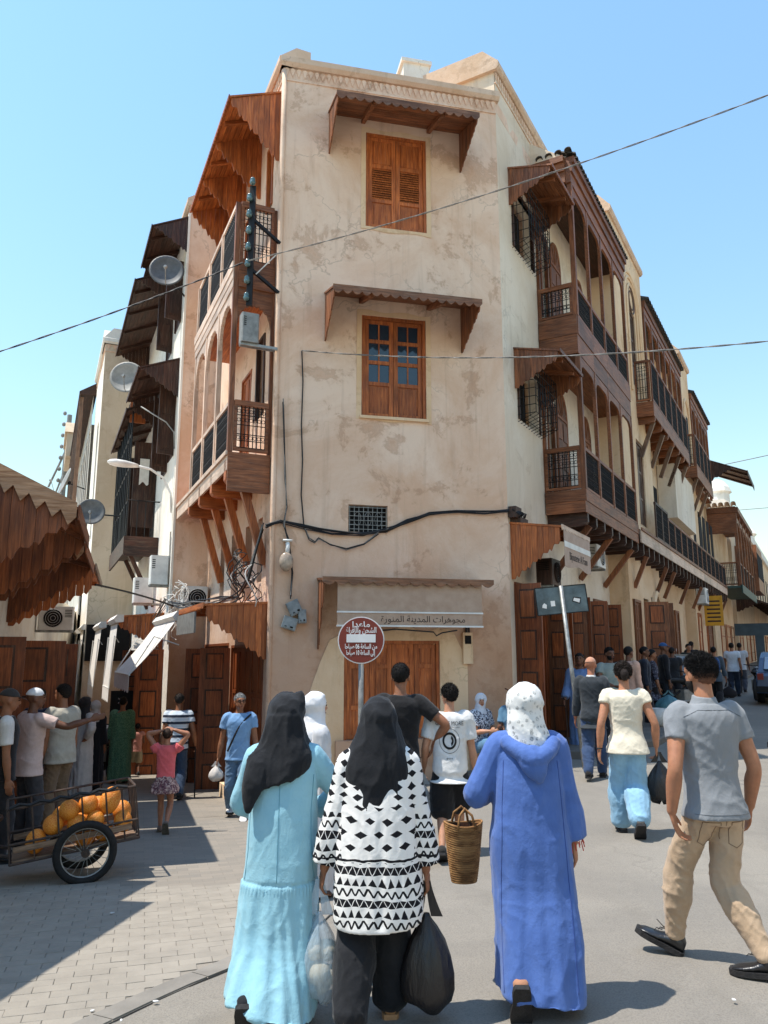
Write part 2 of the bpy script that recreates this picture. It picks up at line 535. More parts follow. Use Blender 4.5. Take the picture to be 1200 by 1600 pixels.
tag(paving, kind='structure', label='grey brick paving curving away to the left street', cat='pavement')

paver_m = plain('paver_block', (144, 136, 124), .85, .05, 5, .3, 90, obj_rand=.045)
def paver_mesh(i):
    rnd = random.Random(i)
    mb = MB(); g = .0014
    c = .003
    w, h = PW / 2 - g, PH / 2 - g
    jit = [(rnd.uniform(-.0015, .0015), rnd.uniform(-.0015, .0015)) for _ in range(4)]
    lo = [(sx * w + j[0], sy * h + j[1], -.02) for (sx, sy), j in zip(((-1,-1),(1,-1),(1,1),(-1,1)), jit)]
    mi = [(x, y, .005) for x, y, z in lo]
    to = [(x - math.copysign(c, x), y - math.copysign(c, y), .007) for x, y, z in lo]
    mb.loft([lo, mi, to])
    return mb.mesh('paver')
_pm = [paver_mesh(i) for i in range(6)]
for q in _pm: q.materials.append(paver_m)
_cand = []
for a in range(-60, 60):
    for b_ in range(-20, 140):
        c = PU * ((a + (.5 if b_ % 2 else 0) + .5) * PW) + PVv * ((b_ + .5) * PH)
        if 4.15 < c.y < 8.5 and c.x < pave_edge_x(c.y) - .17:
            if abs(c.x / c.y) < .50: _cand.append((c.y, c))
_cand.sort(key=lambda q: q[0])
for i, (yy, c) in enumerate(_cand[:300]):
    z = ground_z(c.x, c.y) + .006 + random.uniform(-.0015, .0015)
    e = .2
    nx = (ground_z(c.x + e, c.y) - ground_z(c.x - e, c.y)) / (2 * e); ny = (ground_z(c.x, c.y + e) - ground_z(c.x, c.y - e)) / (2 * e)
    up = Vector((-nx + random.uniform(-.006, .006), -ny + random.uniform(-.006, .006), 1)).normalized()
    xx = (PU - up * PU.dot(up)).normalized(); yv = up.cross(xx)
    Mx = Matrix(((xx.x, yv.x, up.x, c.x), (xx.y, yv.y, up.y, c.y), (xx.z, yv.z, up.z, z), (0, 0, 0, 1)))
    link('paver', _pm[i % 6], None, paving, Mx)
# edging course along the curved joint
edge_m = plain('edging_stone', (130, 124, 115), .85, .08, 4, .3, 70)
joint_m = plain('joint_dirt', (30, 28, 26), .95, .2, 20, .3, 60)
_y = 2.6
_pts = []
while _y < 9:
    _pts.append(Vector((pave_edge_x(_y), _y, 0))); _y += .12
_m = MB()
for i in range(len(_pts) - 1):
    for w0, w1 in ((0.0, .009),):
        a, b_ = _pts[i], _pts[i+1]
        t_ = (b_ - a).normalized(); nn = Vector((t_.y, -t_.x, 0))
        wob = .004 * math.sin(i * 1.7) + .004 * math.sin(i * .63)
        q = [a + nn*(w0+wob*.3), b_ + nn*(w0+wob*.3), b_ + nn*(w1+wob), a + nn*(w1+wob)]
        _m._add([(v.x, v.y, ground_z(v.x, v.y) + .004) for v in q], [(0, 1, 2, 3)])
jj = add(WORLD, _m, 'joint', joint_m, paving)
for i in range(0, len(_pts) - 5, 5):
    _m = MB(); top = []; bot = []
    for p_ in range(i, i + 6):
        a = _pts[p_]; b_ = _pts[min(p_ + 1, len(_pts) - 1)] if p_ + 1 < len(_pts) else _pts[p_]
        t_ = (_pts[min(p_ + 1, len(_pts)-1)] - _pts[max(p_ - 1, 0)]).normalized(); nn = Vector((-t_.y, t_.x, 0))
        sh = t_ * (.004 if p_ == i else (-.004 if p_ == i + 5 else 0))
        top.append((a + sh + nn * .004, a + sh + nn * .15))
    us = []
    for c0, c1 in top:
        us.append([(c1.x, c1.y, ground_z(c1.x, c1.y) - .01), (c1.x, c1.y, ground_z(c1.x, c1.y) + .0145), (c0.x, c0.y, ground_z(c0.x, c0.y) + .0145), (c0.x, c0.y, ground_z(c0.x, c0.y) - .01)])
    _m.loft(us)
    add(WORLD, _m, 'edging_stone', edge_m, paving)

# raised pavement along the right street
pave_r = plain('pavement_stone', (104, 98, 91), .85, .12, 2.5, .3, 60)
_m = MB(); rings = []
for s_ in list(np.arange(0.4, 40, 1.0)) + [60, 90, 140]:
    w_ = 1.75 + .25 * math.sin(s_ * .2)
    if s_ < 2: w_ = 1.15
    ring = []
    for n_, dz in ((-.3, .13), (w_ - .03, .13), (w_, .10), (w_, -.3), (-.3, -.3)):
        p = RIGHT.w(s_, n_, 0); ring.append((s_, n_, ground_z(p.x, p.y) + dz))
    rings.append(ring)
_mm = RIGHT.mb(); _mm.loft(rings)
pavement = add(RIGHT, _mm, 'pavement', pave_r)
tag(pavement, kind='structure', label='raised stone pavement in front of the right hand shops', cat='pavement')
wood_panel = wood('wood_panel', (164, 90, 46), (112, 56, 26), 'z', rough=.45, rand=.25)
# ------------------------------------------------------------------ architecture helpers (s along facade, n outward, z up)
def wall_face(mb, s0, s1, z0, z1, holes=(), n=0.0, reveal=.2, step=.45, amp=.012, seed=0):
    ss_ = sorted(set([s0, s1] + [q for h in holes for q in h[:2]] + list(np.linspace(s0, s1, max(2, int((s1 - s0) / step)))[1:-1])))
    zz = sorted(set([z0, z1] + [q for h in holes for q in h[2:4]] + list(np.linspace(z0, z1, max(2, int((z1 - z0) / step)))[1:-1])))
    P = np.array([(a * .9 + seed, n, z * .9) for z in zz for a in ss_])
    d = pnoise(P) * amp + pnoise(P * 2.7) * amp * .5
    d = d.reshape(len(zz), len(ss_))
    idx = {}
    vs = []
    for j, z in enumerate(zz):
        for i, a in enumerate(ss_):
            fade = min(1, (a - s0) / .3, (s1 - a) / .3)
            idx[i, j] = len(vs); vs.append((a, n + d[j, i] * max(0, fade), z))
    fs = []
    for j in range(len(zz) - 1):
        for i in range(len(ss_) - 1):
            cs, cz = (ss_[i] + ss_[i+1]) / 2, (zz[j] + zz[j+1]) / 2
            if any(h[0] < cs < h[1] and h[2] < cz < h[3] for h in holes): continue
            fs.append((idx[i+1, j], idx[i, j], idx[i, j+1], idx[i+1, j+1]))
    mb._add(vs, fs)
    for h in holes:
        a, b, c, e = h[:4]; r = n - reveal
        mb._add([(a,n+.002,c),(b,n+.002,c),(b,n+.002,e),(a,n+.002,e),(a,r,c),(b,r,c),(b,r,e),(a,r,e)], [(0,1,5,4),(1,2,6,5),(2,3,7,6),(3,0,4,7)])
    return mb

def hood(fr, root, s0, s1, d, zt, drop, panels, hw, ht, m_plank, m_along, m_across, plank=.1, fascia=('scallop', .12, .17), name='window_hood', soffit=True, m_fascia=None, rafters=2, n0=0.0, steps=True, lab=None):
    """pitched timber canopy: roof slab, soffit boards, plank side panels with a stepped lower edge, cut fascia"""
    mb = fr.mb()
    mb.prism([(n0, zt), (n0 + d + .03, zt - drop), (n0 + d + .03, zt - drop - .035), (n0, zt - .035)], 'yz', s0 - .03, s1 + .03)
    part = add(fr, mb, name, m_along, root)
    if lab: part['label'] = lab
    zr = lambda n: zt - .035 - drop * (n - n0) / d
    if soffit:
        k = max(3, int(round(d / plank))); w = d / k
        for i in range(k):
            a, b = n0 + i * w + .004, n0 + (i + 1) * w - .004
            q = fr.mb(); q.prism([(a, zr(a) - .003), (b, zr(b) - .003), (b, zr(b) - .022), (a, zr(a) - .022)], 'yz', s0 + .02, s1 - .02)
            add(fr, q, 'soffit_board', m_along, part)
    for i in range(rafters):
        a = s0 + (s1 - s0) * (i + .5) / rafters
        q = fr.mb(); q.prism([(n0 + .02, zr(n0 + .02) - .024), (n0 + d - .03, zr(n0 + d - .03) - .024), (n0 + d - .03, zr(n0 + d - .03) - .09), (n0 + .02, zr(n0 + .02) - .12)], 'yz', a - .035, a + .035)
        add(fr, q, 'rafter', m_across, part)
    for p in panels:
        k = max(3, int(round(d / plank))); w = d / k
        for i in range(k):
            a, b = n0 + i * w, n0 + (i + 1) * w
            t0, t1 = i / k, (i + 1) / k
            b0, b1 = zt - hw + (hw - ht) * t0 - drop * t0 * 0, zt - hw + (hw - ht) * t1
            sh = b1 - b0
            if steps:
                low = []
                for f in (1.0, .84, .67, .5, .34, .17, 0.0):
                    uu = (i + f) / 2.0; per = math.floor(uu - 1e-6); u_ = uu - per
                    pl0 = zt - hw + (hw - ht) * min(1, 2 * per / k); rise = (hw - ht) * 2 / k
                    if u_ < .34: g_ = -.04
                    elif u_ < .52: g_ = .42 * ss(.34, .52, u_)
                    elif u_ < .68: g_ = .42 - .26 * ss(.52, .68, u_)
                    else: g_ = .16 + .84 * ss(.68, 1.0, u_) ** .7
                    nn_ = a + .002 + (b - a - .004) * f
                    low.append((nn_, min(pl0 + rise * g_, zr(nn_) - .03)))
            else: low = [(b - .002, b1), (a + .002, b0)]
            q = fr.mb(); q.prism([(a + .002, zr(a)), (b - .002, zr(b))] + low, 'yz', p - .011 + random.uniform(-.003, .003), p + .011)
            add(fr, q, 'plank', m_plank, part)
    if fascia:
        kind, h, st = fascia
        z1 = zt - drop + .02
        ns = max(1, int(round((s1 - s0 + .06) / st))); st = (s1 - s0 + .06) / ns
        us = [s0 - .03 + (s1 - s0 + .06) * i / (ns * 6) for i in range(ns * 6 + 1)]
        def lo(u):
            f = ((u - s0 + .03) / st) % 1.0
            if kind == 'scallop': c = abs(math.sin(math.pi * f)); return z1 - h + h * .42 * (1 - c)
            if kind == 'zigzag': c = abs(f - .5) * 2; return z1 - h + h * .5 * c
            return z1 - h
        q = fr.mb(); q.strip(us, lo, lambda u: z1, n0 + d + .032, n0 + d + .052)
        add(fr, q, 'fascia', m_fascia or m_along, part)
    return part

def uv_map(fr, kind, fixed):
    """panel coordinates (u, t, v) to facade coordinates"""
    if kind == 'front': return lambda u, t, v: (u, fixed + t, v)
    return lambda u, t, v: (fixed - t, u, v)

def iron_panel(mb, u0, u1, v0, v1, r=.009, nb=None, rings=True):
    w = u1 - u0
    nb = max(nb or 2, int(round(w / .075)))
    for i in range(nb + 1):
        u = u0 + w * i / nb
        mb.tube([(u, 0, v0), (u, 0, v1)], r, 4, False)
    H = v1 - v0
    for f in (.02, .18, .33, .55, .78, .97):
        mb.tube([(u0, 0, v0 + H * f), (u1, 0, v0 + H * f)], r * .9, 4, False)
    if rings:
        for i in range(nb):
            c = u0 + w * (i + .5) / nb; q = w / nb * .42
            for vc in (v0 + H * .255, v0 + H * .67, v0 + H * .875):
                rr = min(q, H * .055)
                mb.tube([(c + rr * math.cos(a), 0, vc + rr * math.sin(a)) for a in [k * math.pi / 4 for k in range(9)]], r * .7, 3, False)
    return mb

def rail_bay(fr, root, kind, fixed, u0, u1, v0, v1, m_rail, part=None, top=.07, stile=.05, thick=.05, nb=None):
    """timber framed iron balustrade panel; stiles, rails and grille are parts of their own"""
    X = uv_map(fr, kind, fixed)
    def P(fn, name, m):
        q = fr.mb(); q.xf = X; fn(q); return add(fr, q, name, m, part or root)
    P(lambda q: q.box(u0, u1, -thick * .6, thick * .6, v1 - top, v1), 'top_rail', m_rail)
    P(lambda q: q.box(u0, u1, -thick * .5, thick * .5, v0, v0 + .05), 'bottom_rail', m_rail)
    P(lambda q: q.box(u0, u0 + stile, -thick * .45, thick * .45, v0 + .05, v1 - top), 'stile', m_rail)
    P(lambda q: q.box(u1 - stile, u1, -thick * .45, thick * .45, v0 + .05, v1 - top), 'stile', m_rail)
    P(lambda q: iron_panel(q, u0 + stile, u1 - stile, v0 + .05, v1 - top, nb=nb), 'iron_grille', iron)

def arch_board(q, u0, u1, zs, zt, th, style='round', rise=None):
    """spandrel board over an opening u0..u1, springing at zs, board top zt"""
    c, hw = (u0 + u1) / 2, (u1 - u0) / 2
    rise = rise or hw
    us = [u0 + (u1 - u0) * i / 24 for i in range(25)]
    def lo(u):
        x = min(1.0, abs(u - c) / hw)
        z = zs + rise * math.sqrt(max(0, 1 - x ** 2.2))
        if style == 'lobed': z -= .035 * abs(math.sin(x * math.pi * 4))
        if style == 'basket': z = zs + rise * (max(0, 1 - x ** 5)) ** .5
        return min(z, zt - .03)
    q.strip(us, lo, lambda u: zt, -th / 2, th / 2)

def post(fr, root, s, n, z0, z1, w, m, name='post', part=None, d=None):
    q = fr.mb(); d = d or w
    q.box(s - w/2, s + w/2, n - d/2, n + d/2, z0, z1)
    return add(fr, q, name, m, part or root)

def brace(fr, root, s, n1, zb, zw, w, m, part=None, n0=.02, inset=.15):
    """diagonal strut from the wall up to the underside of a balcony"""
    q = fr.mb(); q.beam((s, n0, zw), (s, n1 - inset, zb), w, w * 1.15)
    return add(fr, q, 'brace', m, part or root)

def joist(fr, root, s, n1, z0, z1, w, m, part=None):
    q = fr.mb(); q.prism([(0, z1), (n1 + .06, z1), (n1 + .06, z0 + .07), (n1 + .02, z0 + .02), (n1 - .06, z0), (0, z0)], 'yz', s - w/2, s + w/2)
    return add(fr, q, 'joist', m, part or root)

def panel_leaf(fr, part, s0, s1, z0, z1, n, m, rows=(.36, .42, .22), nm='leaf', glass=None, th=.035):
    """door or shutter leaf: stiles and rails with recessed panels"""
    q = fr.mb(); st = min(.075, (s1 - s0) * .2); H = z1 - z0
    q.box(s0, s0 + st, n, n + th, z0, z1); q.box(s1 - st, s1, n, n + th, z0, z1)
    zz = [z0]; acc = z0
    tot = sum(rows)
    for r_ in rows: acc += H * r_ / tot; zz.append(acc)
    rh = st * .9
    for i, z in enumerate(zz):
        a = max(z0, z - rh/2) if 0 < i < len(zz)-1 else (z0 if i == 0 else z1 - rh)
        q.box(s0 + st, s1 - st, n + .001, n + th - .001, a, a + rh)
    leaf = add(fr, q, nm, m, part)
    return leaf, st, zz, rh

def leaf_panels(fr, part, s0, s1, st, zz, rh, n, m, kinds):
    for i, k in enumerate(kinds):
        a, b = zz[i] + rh * .45, zz[i+1] - rh * .45
        if k == 'panel':
            q = fr.mb(); w0, w1 = s0 + st - .004, s1 - st + .004
            q.box(w0, w1, n + .004, n + .014, a, b)
            e = .035
            q.prism([(w0 + e, a + e), (w1 - e, a + e), (w1 - e, b - e), (w0 + e, b - e)], 'xz', n + .014, n + .024)
            add(fr, q, 'panel', m, part)
        elif k == 'louvre':
            q = fr.mb(); q.box(s0 + st - .004, s1 - st + .004, n + .002, n + .006, a, b); add(fr, q, 'panel', dark_void, part)
            c = max(5, int((b - a) / .045)); h_ = (b - a) / c
            for j in range(c):
                q = fr.mb(); z = a + h_ * j
                q.prism([(n + .008, z + h_ * .95), (n + .014, z + h_), (n + .034, z + h_ * .2), (n + .028, z + h_ * .1)], 'yz', s0 + st, s1 - st)
                add(fr, q, 'slat', m, part)
        elif k == 'glass':
            mid = (s0 + s1) / 2
            q = fr.mb(); q.box(s0 + st - .004, s1 - st + .004, n + .010, n + .014, a, b); add(fr, q, 'pane', glass_blue, part)
            q = fr.mb(); q.box(mid - .012, mid + .012, n + .004, n + .030, a, b); add(fr, q, 'glazing_bar', m, part)

def door_set(fr, root, s0, s1, z0, z1, n=-.06, leaves=2, m=None, rows=(.3, .45, .25), kinds=('panel',)*3, frame=.07, name='shop_door', fm=None, lab=None):
    m = m or wood_door; fm = fm or m
    q = fr.mb()
    q.box(s0, s0 + frame, n - .04, n + .07, z0, z1); q.box(s1 - frame, s1, n - .04, n + .07, z0, z1)
    q.box(s0 + frame, s1 - frame, n - .04, n + .069, z1 - frame, z1)
    q.box(s0 + frame, s1 - frame, n - .10, n - .05, z0, z1 - frame)
    part = add(fr, q, name, fm, root)
    if lab: part['label'] = lab
    w = (s1 - s0 - 2 * frame) / leaves
    for i in range(leaves):
        a, b = s0 + frame + i * w + .004, s0 + frame + (i + 1) * w - .004
        lf, st, zz, rh = panel_leaf(fr, part, a, b, z0 + .01, z1 - frame - .006, n, m, rows)
        leaf_panels(fr, part, a, b, st, zz, rh, n, m, kinds)
    return part

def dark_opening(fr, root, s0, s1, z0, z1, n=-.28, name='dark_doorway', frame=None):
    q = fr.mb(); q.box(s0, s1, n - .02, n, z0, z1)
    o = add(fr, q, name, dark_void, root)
    if frame:
        f = fr.mb(); w = .06
        f.box(s0 - w, s0, -.05, .03, z0, z1 + w); f.box(s1, s1 + w, -.05, .03, z0, z1 + w); f.box(s0, s1, -.05, .031, z1, z1 + w)
        add(fr, f, 'door_frame', frame, o)
    return o

def open_leaf(fr, root, s, n0, n1, z0, z1, m, name='door_leaf', ds=0.0, rows=4):
    """a folding leaf standing open, perpendicular to the wall"""
    q = fr.mb(); th = .035
    q.beam((s, n0, (z0+z1)/2), (s + ds, n1, (z0+z1)/2), th, z1 - z0)
    o = add(fr, q, name, m, root)
    for i in range(rows):
        a = z0 + (z1 - z0) * (i + .14) / rows; b = z0 + (z1 - z0) * (i + .86) / rows
        f0, f1 = .2, .8
        for w_, e_ in ((.024, .0), (.044, .05)):
            q = fr.mb(); q.beam((s + ds*(f0+e_), n0 + (n1-n0)*(f0+e_), (a+b)/2), (s + ds*(f1-e_), n0 + (n1-n0)*(f1-e_), (a+b)/2), th + w_, (b - a) * (1 - e_ * 2.4))
            add(fr, q, 'panel', (m if m is wood_dark else wood_panel) if e_ else wood_dark, o)
    return o

def cornice(fr, root, s0, s1, z, n=0.0, m=None, cap=.24, teeth=.11, frieze=True, back=.5, name='parapet'):
    q = fr.mb()
    q.prism([(n - .05, z), (n + .05, z), (n + .10, z + .06), (n + .10, z + .17), (n + .06, z + .20), (n - .22, z + .20 + cap), (n - back, z + .20 + cap), (n - back, z)], 'yz', s0 - .06, s1 + .06)
    p = add(fr, q, name, m or cap_white, root)
    if frieze:
        k = int((s1 - s0) / teeth)
        q = fr.mb()
        for i in range(k):
            a = s0 + (s1 - s0) * (i + .12) / k; b = s0 + (s1 - s0) * (i + .88) / k; c = (a + b) / 2
            q.prism([(a, z - .05), (c, z - .19), (b, z - .05), (b - .02, z - .01), (a + .02, z - .01)], 'xz', n - .01, n + .022)
        q.box(s0, s1, n - .01, n + .02, z - .27, z - .245)
        f = add(fr, q, 'frieze', wall_main, p)
        f['kind'] = 'stuff'
    return p

def half_tiles(fr, root, s0, s1, n, z, m, along=True, part=None, dn=.32, slope=.4, pitch=.17):
    """row of clay barrel tiles at an eave"""
    k = max(2, int((s1 - s0) / pitch))
    for i in range(k):
        c = s0 + (s1 - s0) * (i + .5) / k; r = pitch * .46
        q = fr.mb(); rings = []
        for t, off in ((0, 0), (1, 1)):
            rg = []
            for j in range(7):
                a = math.pi * j / 6
                u, h = c + r * math.cos(a), r * .85 * math.sin(a)
                rg.append((u, n - dn * t, z + h + slope * dn * t) if along else (n - dn * t, u, z + h + slope * dn * t))
            for j in range(6, -1, -1):
                a = math.pi * j / 6
                u, h = c + r * .8 * math.cos(a), r * .65 * math.sin(a)
                rg.append((u, n - dn * t, z + h + slope * dn * t) if along else (n - dn * t, u, z + h + slope * dn * t))
            rings.append(rg)
        q.loft(rings)
        add(fr, q, 'roof_tile', m, part or root)
# ------------------------------------------------------------------ the corner building
CB = empty('corner_building', LC, R(90 - 77.3), 'tall ochre plastered corner building with carved timber hoods and galleries', 'building')
# walls
h_shut = (1.56, 2.72, 9.48, 11.40); h_fren = (1.50, 2.68, 5.86, 7.74); h_vent = (1.29, 1.97, 3.81, 4.28); h_door = (1.24, 2.86, .30, 2.0)
_q = FRONT.mb(); wall_face(_q, 0, 4.16, -1.0, 12.5, [h_shut, h_fren, h_vent, h_door])
add(FRONT, _q, 'front_wall', wall_main, CB)
lh = [(.55, .85, 3.0, 4.1), (1.25, 1.75, 2.75, 4.1), (2.35, 2.85, 2.75, 4.1), (3.5, 3.9, 2.8, 4.1), (.75, 1.25, 6.0, 7.5), (.55, .9, 10.0, 11.3), (1.7, 2.5, 4.95, 7.2), (1.8, 2.7, 8.5, 10.8), (.25, 2.6, -.9, 1.95), (2.8, 5.2, -.9, 2.0)]
_q = LEFT.mb(); wall_face(_q, 0, 5.4, -1.5, 12.5, lh, seed=5)
add(LEFT, _q, 'left_wall', wall_main, CB)
rh_ = [(.80, 2.0, 9.8, 11.1), (.75, 1.95, 6.2, 7.3), (.25, 1.9, .13, 3.0), (2.55, 3.45, .13, 3.05), (4.0, 5.1, .13, 3.05), (5.65, 6.6, .13, 3.05), (2.55, 3.0, 9.0, 11.0), (2.6, 3.0, 5.1, 7.1)]
_q = RIGHT.mb(); wall_face(_q, 0, 7.3, -.6, 13.2, rh_, seed=11)
add(RIGHT, _q, 'right_wall', wall_grey, CB)
# roof slab and the raised block on the right
_q = MB(); pts = [LC, RC, RIGHT.w(7.3, 0, 0), RIGHT.w(7.3, -6, 0), LEFT.w(5.4, 0, 0)]
_q.prism([(p.x, p.y) for p in reversed(pts)], 'xy', 12.3, 12.55); add(WORLD, _q, 'roof', wall_main, CB)
_q = RIGHT.mb(); _q.box(.02, 3.3, -2.3, -.02, 12.4, 13.25); add(RIGHT, _q, 'roof_block', wall_grey, CB)
cornice(RIGHT, CB, .0, 3.3, 13.2, 0, cap_white, cap=.3, back=2.4, name='upper_parapet')
cornice(FRONT, CB, 0, 4.16, 12.5)
cornice(LEFT, CB, 0, 5.4, 12.5)
_q = FRONT.mb(); _q.box(2.55, 3.1, -1.5, -1.0, 12.5, 13.95); _q.box(2.5, 3.15, -1.55, -.95, 13.95, 14.03); _q.box(2.9, 3.2, -1.45, -1.05, 12.5, 13.7)
add(FRONT, _q, 'chimney', wall_white, CB)
# rendered corner edge on the left
_q = FRONT.mb(); _q.tube([(.02, .0, z + 0) for z in np.linspace(-1, 12.45, 12)], .045, 8); add(FRONT, _q, 'corner_bead', wall_main, CB, True)

# closed shutters, top floor
def plaster_border(fr, h, w=.09, t=.012, m=None, nm='plaster_surround'):
    q = fr.mb(); a, b, c, e = h
    us = np.linspace(a - w, b + w, 14)
    q.strip(us, lambda u: e, lambda u: e + w + .02 * math.sin(u * 9), .004, t)
    q.strip(us, lambda u: c - w * .8 - .02 * math.sin(u * 7), lambda u: c, .004, t)
    q.box(a - w, a, .004, t - .001, c, e); q.box(b, b + w, .004, t - .001, c, e)
    return add(fr, q, nm, m or wall_right, CB)
plaster_border(FRONT, h_shut); plaster_border(FRONT, h_fren)
door_set(FRONT, CB, h_shut[0], h_shut[1], h_shut[2], h_shut[3], -.07, 2, wood_orange, (.30, .38, .32), ('panel', 'louvre', 'panel'), .05, 'shutter_window')
# french window
w_ = door_set(FRONT, CB, h_fren[0], h_fren[1], h_fren[2], h_fren[3], -.08, 2, wood_orange, (.34, .22, .22, .22), ('panel', 'glass', 'glass', 'glass'), .06, 'french_window')
_q = FRONT.mb(); _q.box(h_fren[0] - .03, h_fren[1] + .03, -.1, .06, h_fren[2] - .05, h_fren[2]); add(FRONT, _q, 'window_sill', wall_right, CB)
# vent grille
_q = FRONT.mb(); _q.box(h_vent[0], h_vent[1], -.16, -.14, h_vent[2], h_vent[3]); vg = add(FRONT, _q, 'vent_opening', dark_void, CB)
_q = FRONT.mb()
for i in range(9): _q.box(1.31 + i * .08, 1.318 + i * .08, -.03, -.022, 3.82, 4.27)
for i in range(6): _q.box(1.30, 1.96, -.021, -.013, 3.86 + i * .075, 3.868 + i * .075)
for c in (1.45, 1.63, 1.81):
    _q.tube([(c + .06 * math.cos(k * math.pi / 5), -.018, 4.04 + .12 * math.sin(k * math.pi / 5)) for k in range(11)], .005, 3, False)
add(FRONT, _q, 'vent_grille', galv, vg)
wood_fascia = wood('wood_fascia', (150, 104, 74), (98, 64, 44), 'x', weather=.45)
# front hoods
hood(FRONT, CB, .87, 3.40, 1.0, 11.72, .40, [.87, 3.40], .88, .50, wood_mid, wood_mid_x, wood_mid_y, .11, ('scallop', .15, .165), m_fascia=wood_fascia, lab='upper timber hood over the closed shutters')
hood(FRONT, CB, .85, 3.36, 1.0, 8.10, .38, [.85, 3.36], .92, .50, wood_mid, wood_mid_x, wood_mid_y, .11, ('scallop', .15, .165), m_fascia=wood_fascia, lab='middle timber hood over the glazed window')
# shop hood, blind and folding door
hood(FRONT, CB, .80, 3.58, .62, 3.02, .06, [.80], 1.15, .18, wood_mid, wood_mid_x, wood_mid_y, .11, ('scallop', .13, .2), m_fascia=wood_fascia, lab='low hood above the jewellery blind')
_q = FRONT.mb(); _q.strip(np.linspace(1.02, 3.42, 30), lambda u: 2.44, lambda u: 2.92, .60, .606); bl = add(FRONT, _q, 'shop_blind', canvas_tan, CB)
_q = FRONT.mb(); _q.strip(np.linspace(1.02, 3.42, 30), lambda u: 2.23, lambda u: 2.415, .602, .610); add(FRONT, _q, 'valance', canvas_tan, bl)
for z in (2.42, 2.205):
    _q = FRONT.mb(); _q.box(1.01, 3.43, .598, .622, z, z + .026); add(FRONT, _q, 'blind_bar', white_metal, bl)
_q = FRONT.mb(); _q.tube([(1.3, .55, 2.20), (1.7, .56, 2.15), (2.0, .55, 2.17), (2.6, .56, 2.13), (2.65, .55, 2.07), (2.75, .55, 2.12), (3.0, .56, 2.16)], .012, 5); add(FRONT, _q, 'loose_cable', cable_black, bl)
door_set(FRONT, CB, h_door[0], h_door[1], .42, h_door[3], -.08, 4, wood_orange, (.30, .40, .22), ('panel',)*3, .05, 'shop_door', lab='closed folding wooden door of the jewellery shop')
_q = FRONT.mb(); _q.box(1.1, 3.0, -.1, .10, -.4, .42); add(FRONT, _q, 'door_step', wall_main, CB)
# pale repaired plaster round the door
# carve the patch in two pieces beside the door
pl = FRONT.mb()
def patch_top(u): return 2.2 + .05 * math.sin(u * 9) - max(0, abs(u - 2.05) - 1.05) * 1.6
pl.strip(np.linspace(.62, 1.235, 22), lambda u: -.2, lambda u: max(-.1, patch_top(u) - (1.235 - u) * .9), .006, .014)
pl.strip(np.linspace(2.865, 3.35, 22), lambda u: -.2, lambda u: patch_top(u) - .05, .006, .014)
pl.strip(np.linspace(1.235, 2.865, 22), lambda u: 2.005, lambda u: patch_top(u), .006, .0135)
add(FRONT, pl, 'repaired_plaster', wall_right, CB)

# ---- left gallery (two storeys)
GL = wood_mid_x
gN = .70; gs0, gs1 = .16, 5.2; pos_lo = [.2, 1.4, 2.6, 3.75]; up_s1 = 3.85
deck = LEFT.mb(); deck.box(gs0, 5.25, .0, gN, 4.98, 5.06); gal = add(LEFT, deck, 'gallery', wood_orange_x, CB); gal['label'] = 'two storey timber gallery on the sunlit left face'
def P_(fr, par, name, m, fn):
    q = fr.mb(); fn(q); return add(fr, q, name, m, par)
P_(LEFT, gal, 'deck_fascia', wood_pale_x, lambda q: q.box(gs0, 5.3, gN, gN + .04, 4.78, 5.08))
P_(LEFT, gal, 'deck_moulding', wood_pale_x, lambda q: q.box(gs0 - .02, 5.32, gN + .041, gN + .075, 5.03, 5.10))
for k, (a, b) in enumerate(((4.42, 4.60), (4.602, 4.80), (4.802, 5.08))):
    P_(LEFT, gal, 'end_board', wood_mid_y, lambda q: q.box(gs0 - .045, gs0 - .002, .02, gN + .035, a, b))
for s_ in (.3, 1.45, 2.6, 3.75):
    joist(LEFT, CB, s_, gN - .02, 4.56, 4.97, .16, wood_orange_y, gal)
    brace(LEFT, CB, s_ + .05, gN, 4.58, 3.25, .11, wood_orange, gal, n0=.0, inset=.28)
pos_lo = [.2, 1.36, 2.56, 3.75]
for i in range(3):
    rail_bay(LEFT, CB, 'front', gN, pos_lo[i] + .04, pos_lo[i+1] - .04, 5.12, 6.0, wood_pale_x, gal)
    rail_bay(LEFT, CB, 'front', gN, pos_lo[i] + .04, pos_lo[i+1] - .04, 8.52, 9.68, wood_pale_x, gal)
rail_bay(LEFT, CB, 'end', gs0, .06, gN - .05, 5.12, 6.0, wood_mid_y, gal, top=.09)
rail_bay(LEFT, CB, 'end', gs0, .06, gN - .05, 8.52, 9.68, wood_mid_y, gal, top=.1)
for i, s_ in enumerate(pos_lo):
    post(LEFT, CB, s_, gN, 5.1, 9.66, .085, wood_pale if i else wood_mid, 'post', gal)
post(LEFT, CB, gs0 + .03, .03, 5.1, 9.66, .06, wood_mid, 'post', gal)
for i in range(3):
    def _f(q, i=i):
        q.xf = uv_map(LEFT, 'front', gN); arch_board(q, pos_lo[i] + .043, pos_lo[i+1] - .043, 7.30, 8.05, .06, 'lobed', .62)
    P_(LEFT, gal, 'arch', wood_pale_x, _f)
def _f(q):
    q.xf = uv_map(LEFT, 'end', gs0 + .03); arch_board(q, .06, gN - .045, 7.35, 8.05, .05, 'lobed', .42)
P_(LEFT, gal, 'arch', wood_mid_y, _f)
for a, b, t in ((8.05, 8.2, .05), (8.203, 8.35, .06), (8.353, 8.52, .075)):
    P_(LEFT, gal, 'beam', wood_pale_x, lambda q: q.box(gs0, 3.82, gN - .04, gN + t, a, b))
    P_(LEFT, gal, 'end_board', wood_mid_y, lambda q: q.box(gs0 - .01 - t * .3, gs0 + .05, .02, gN - .045, a, b))
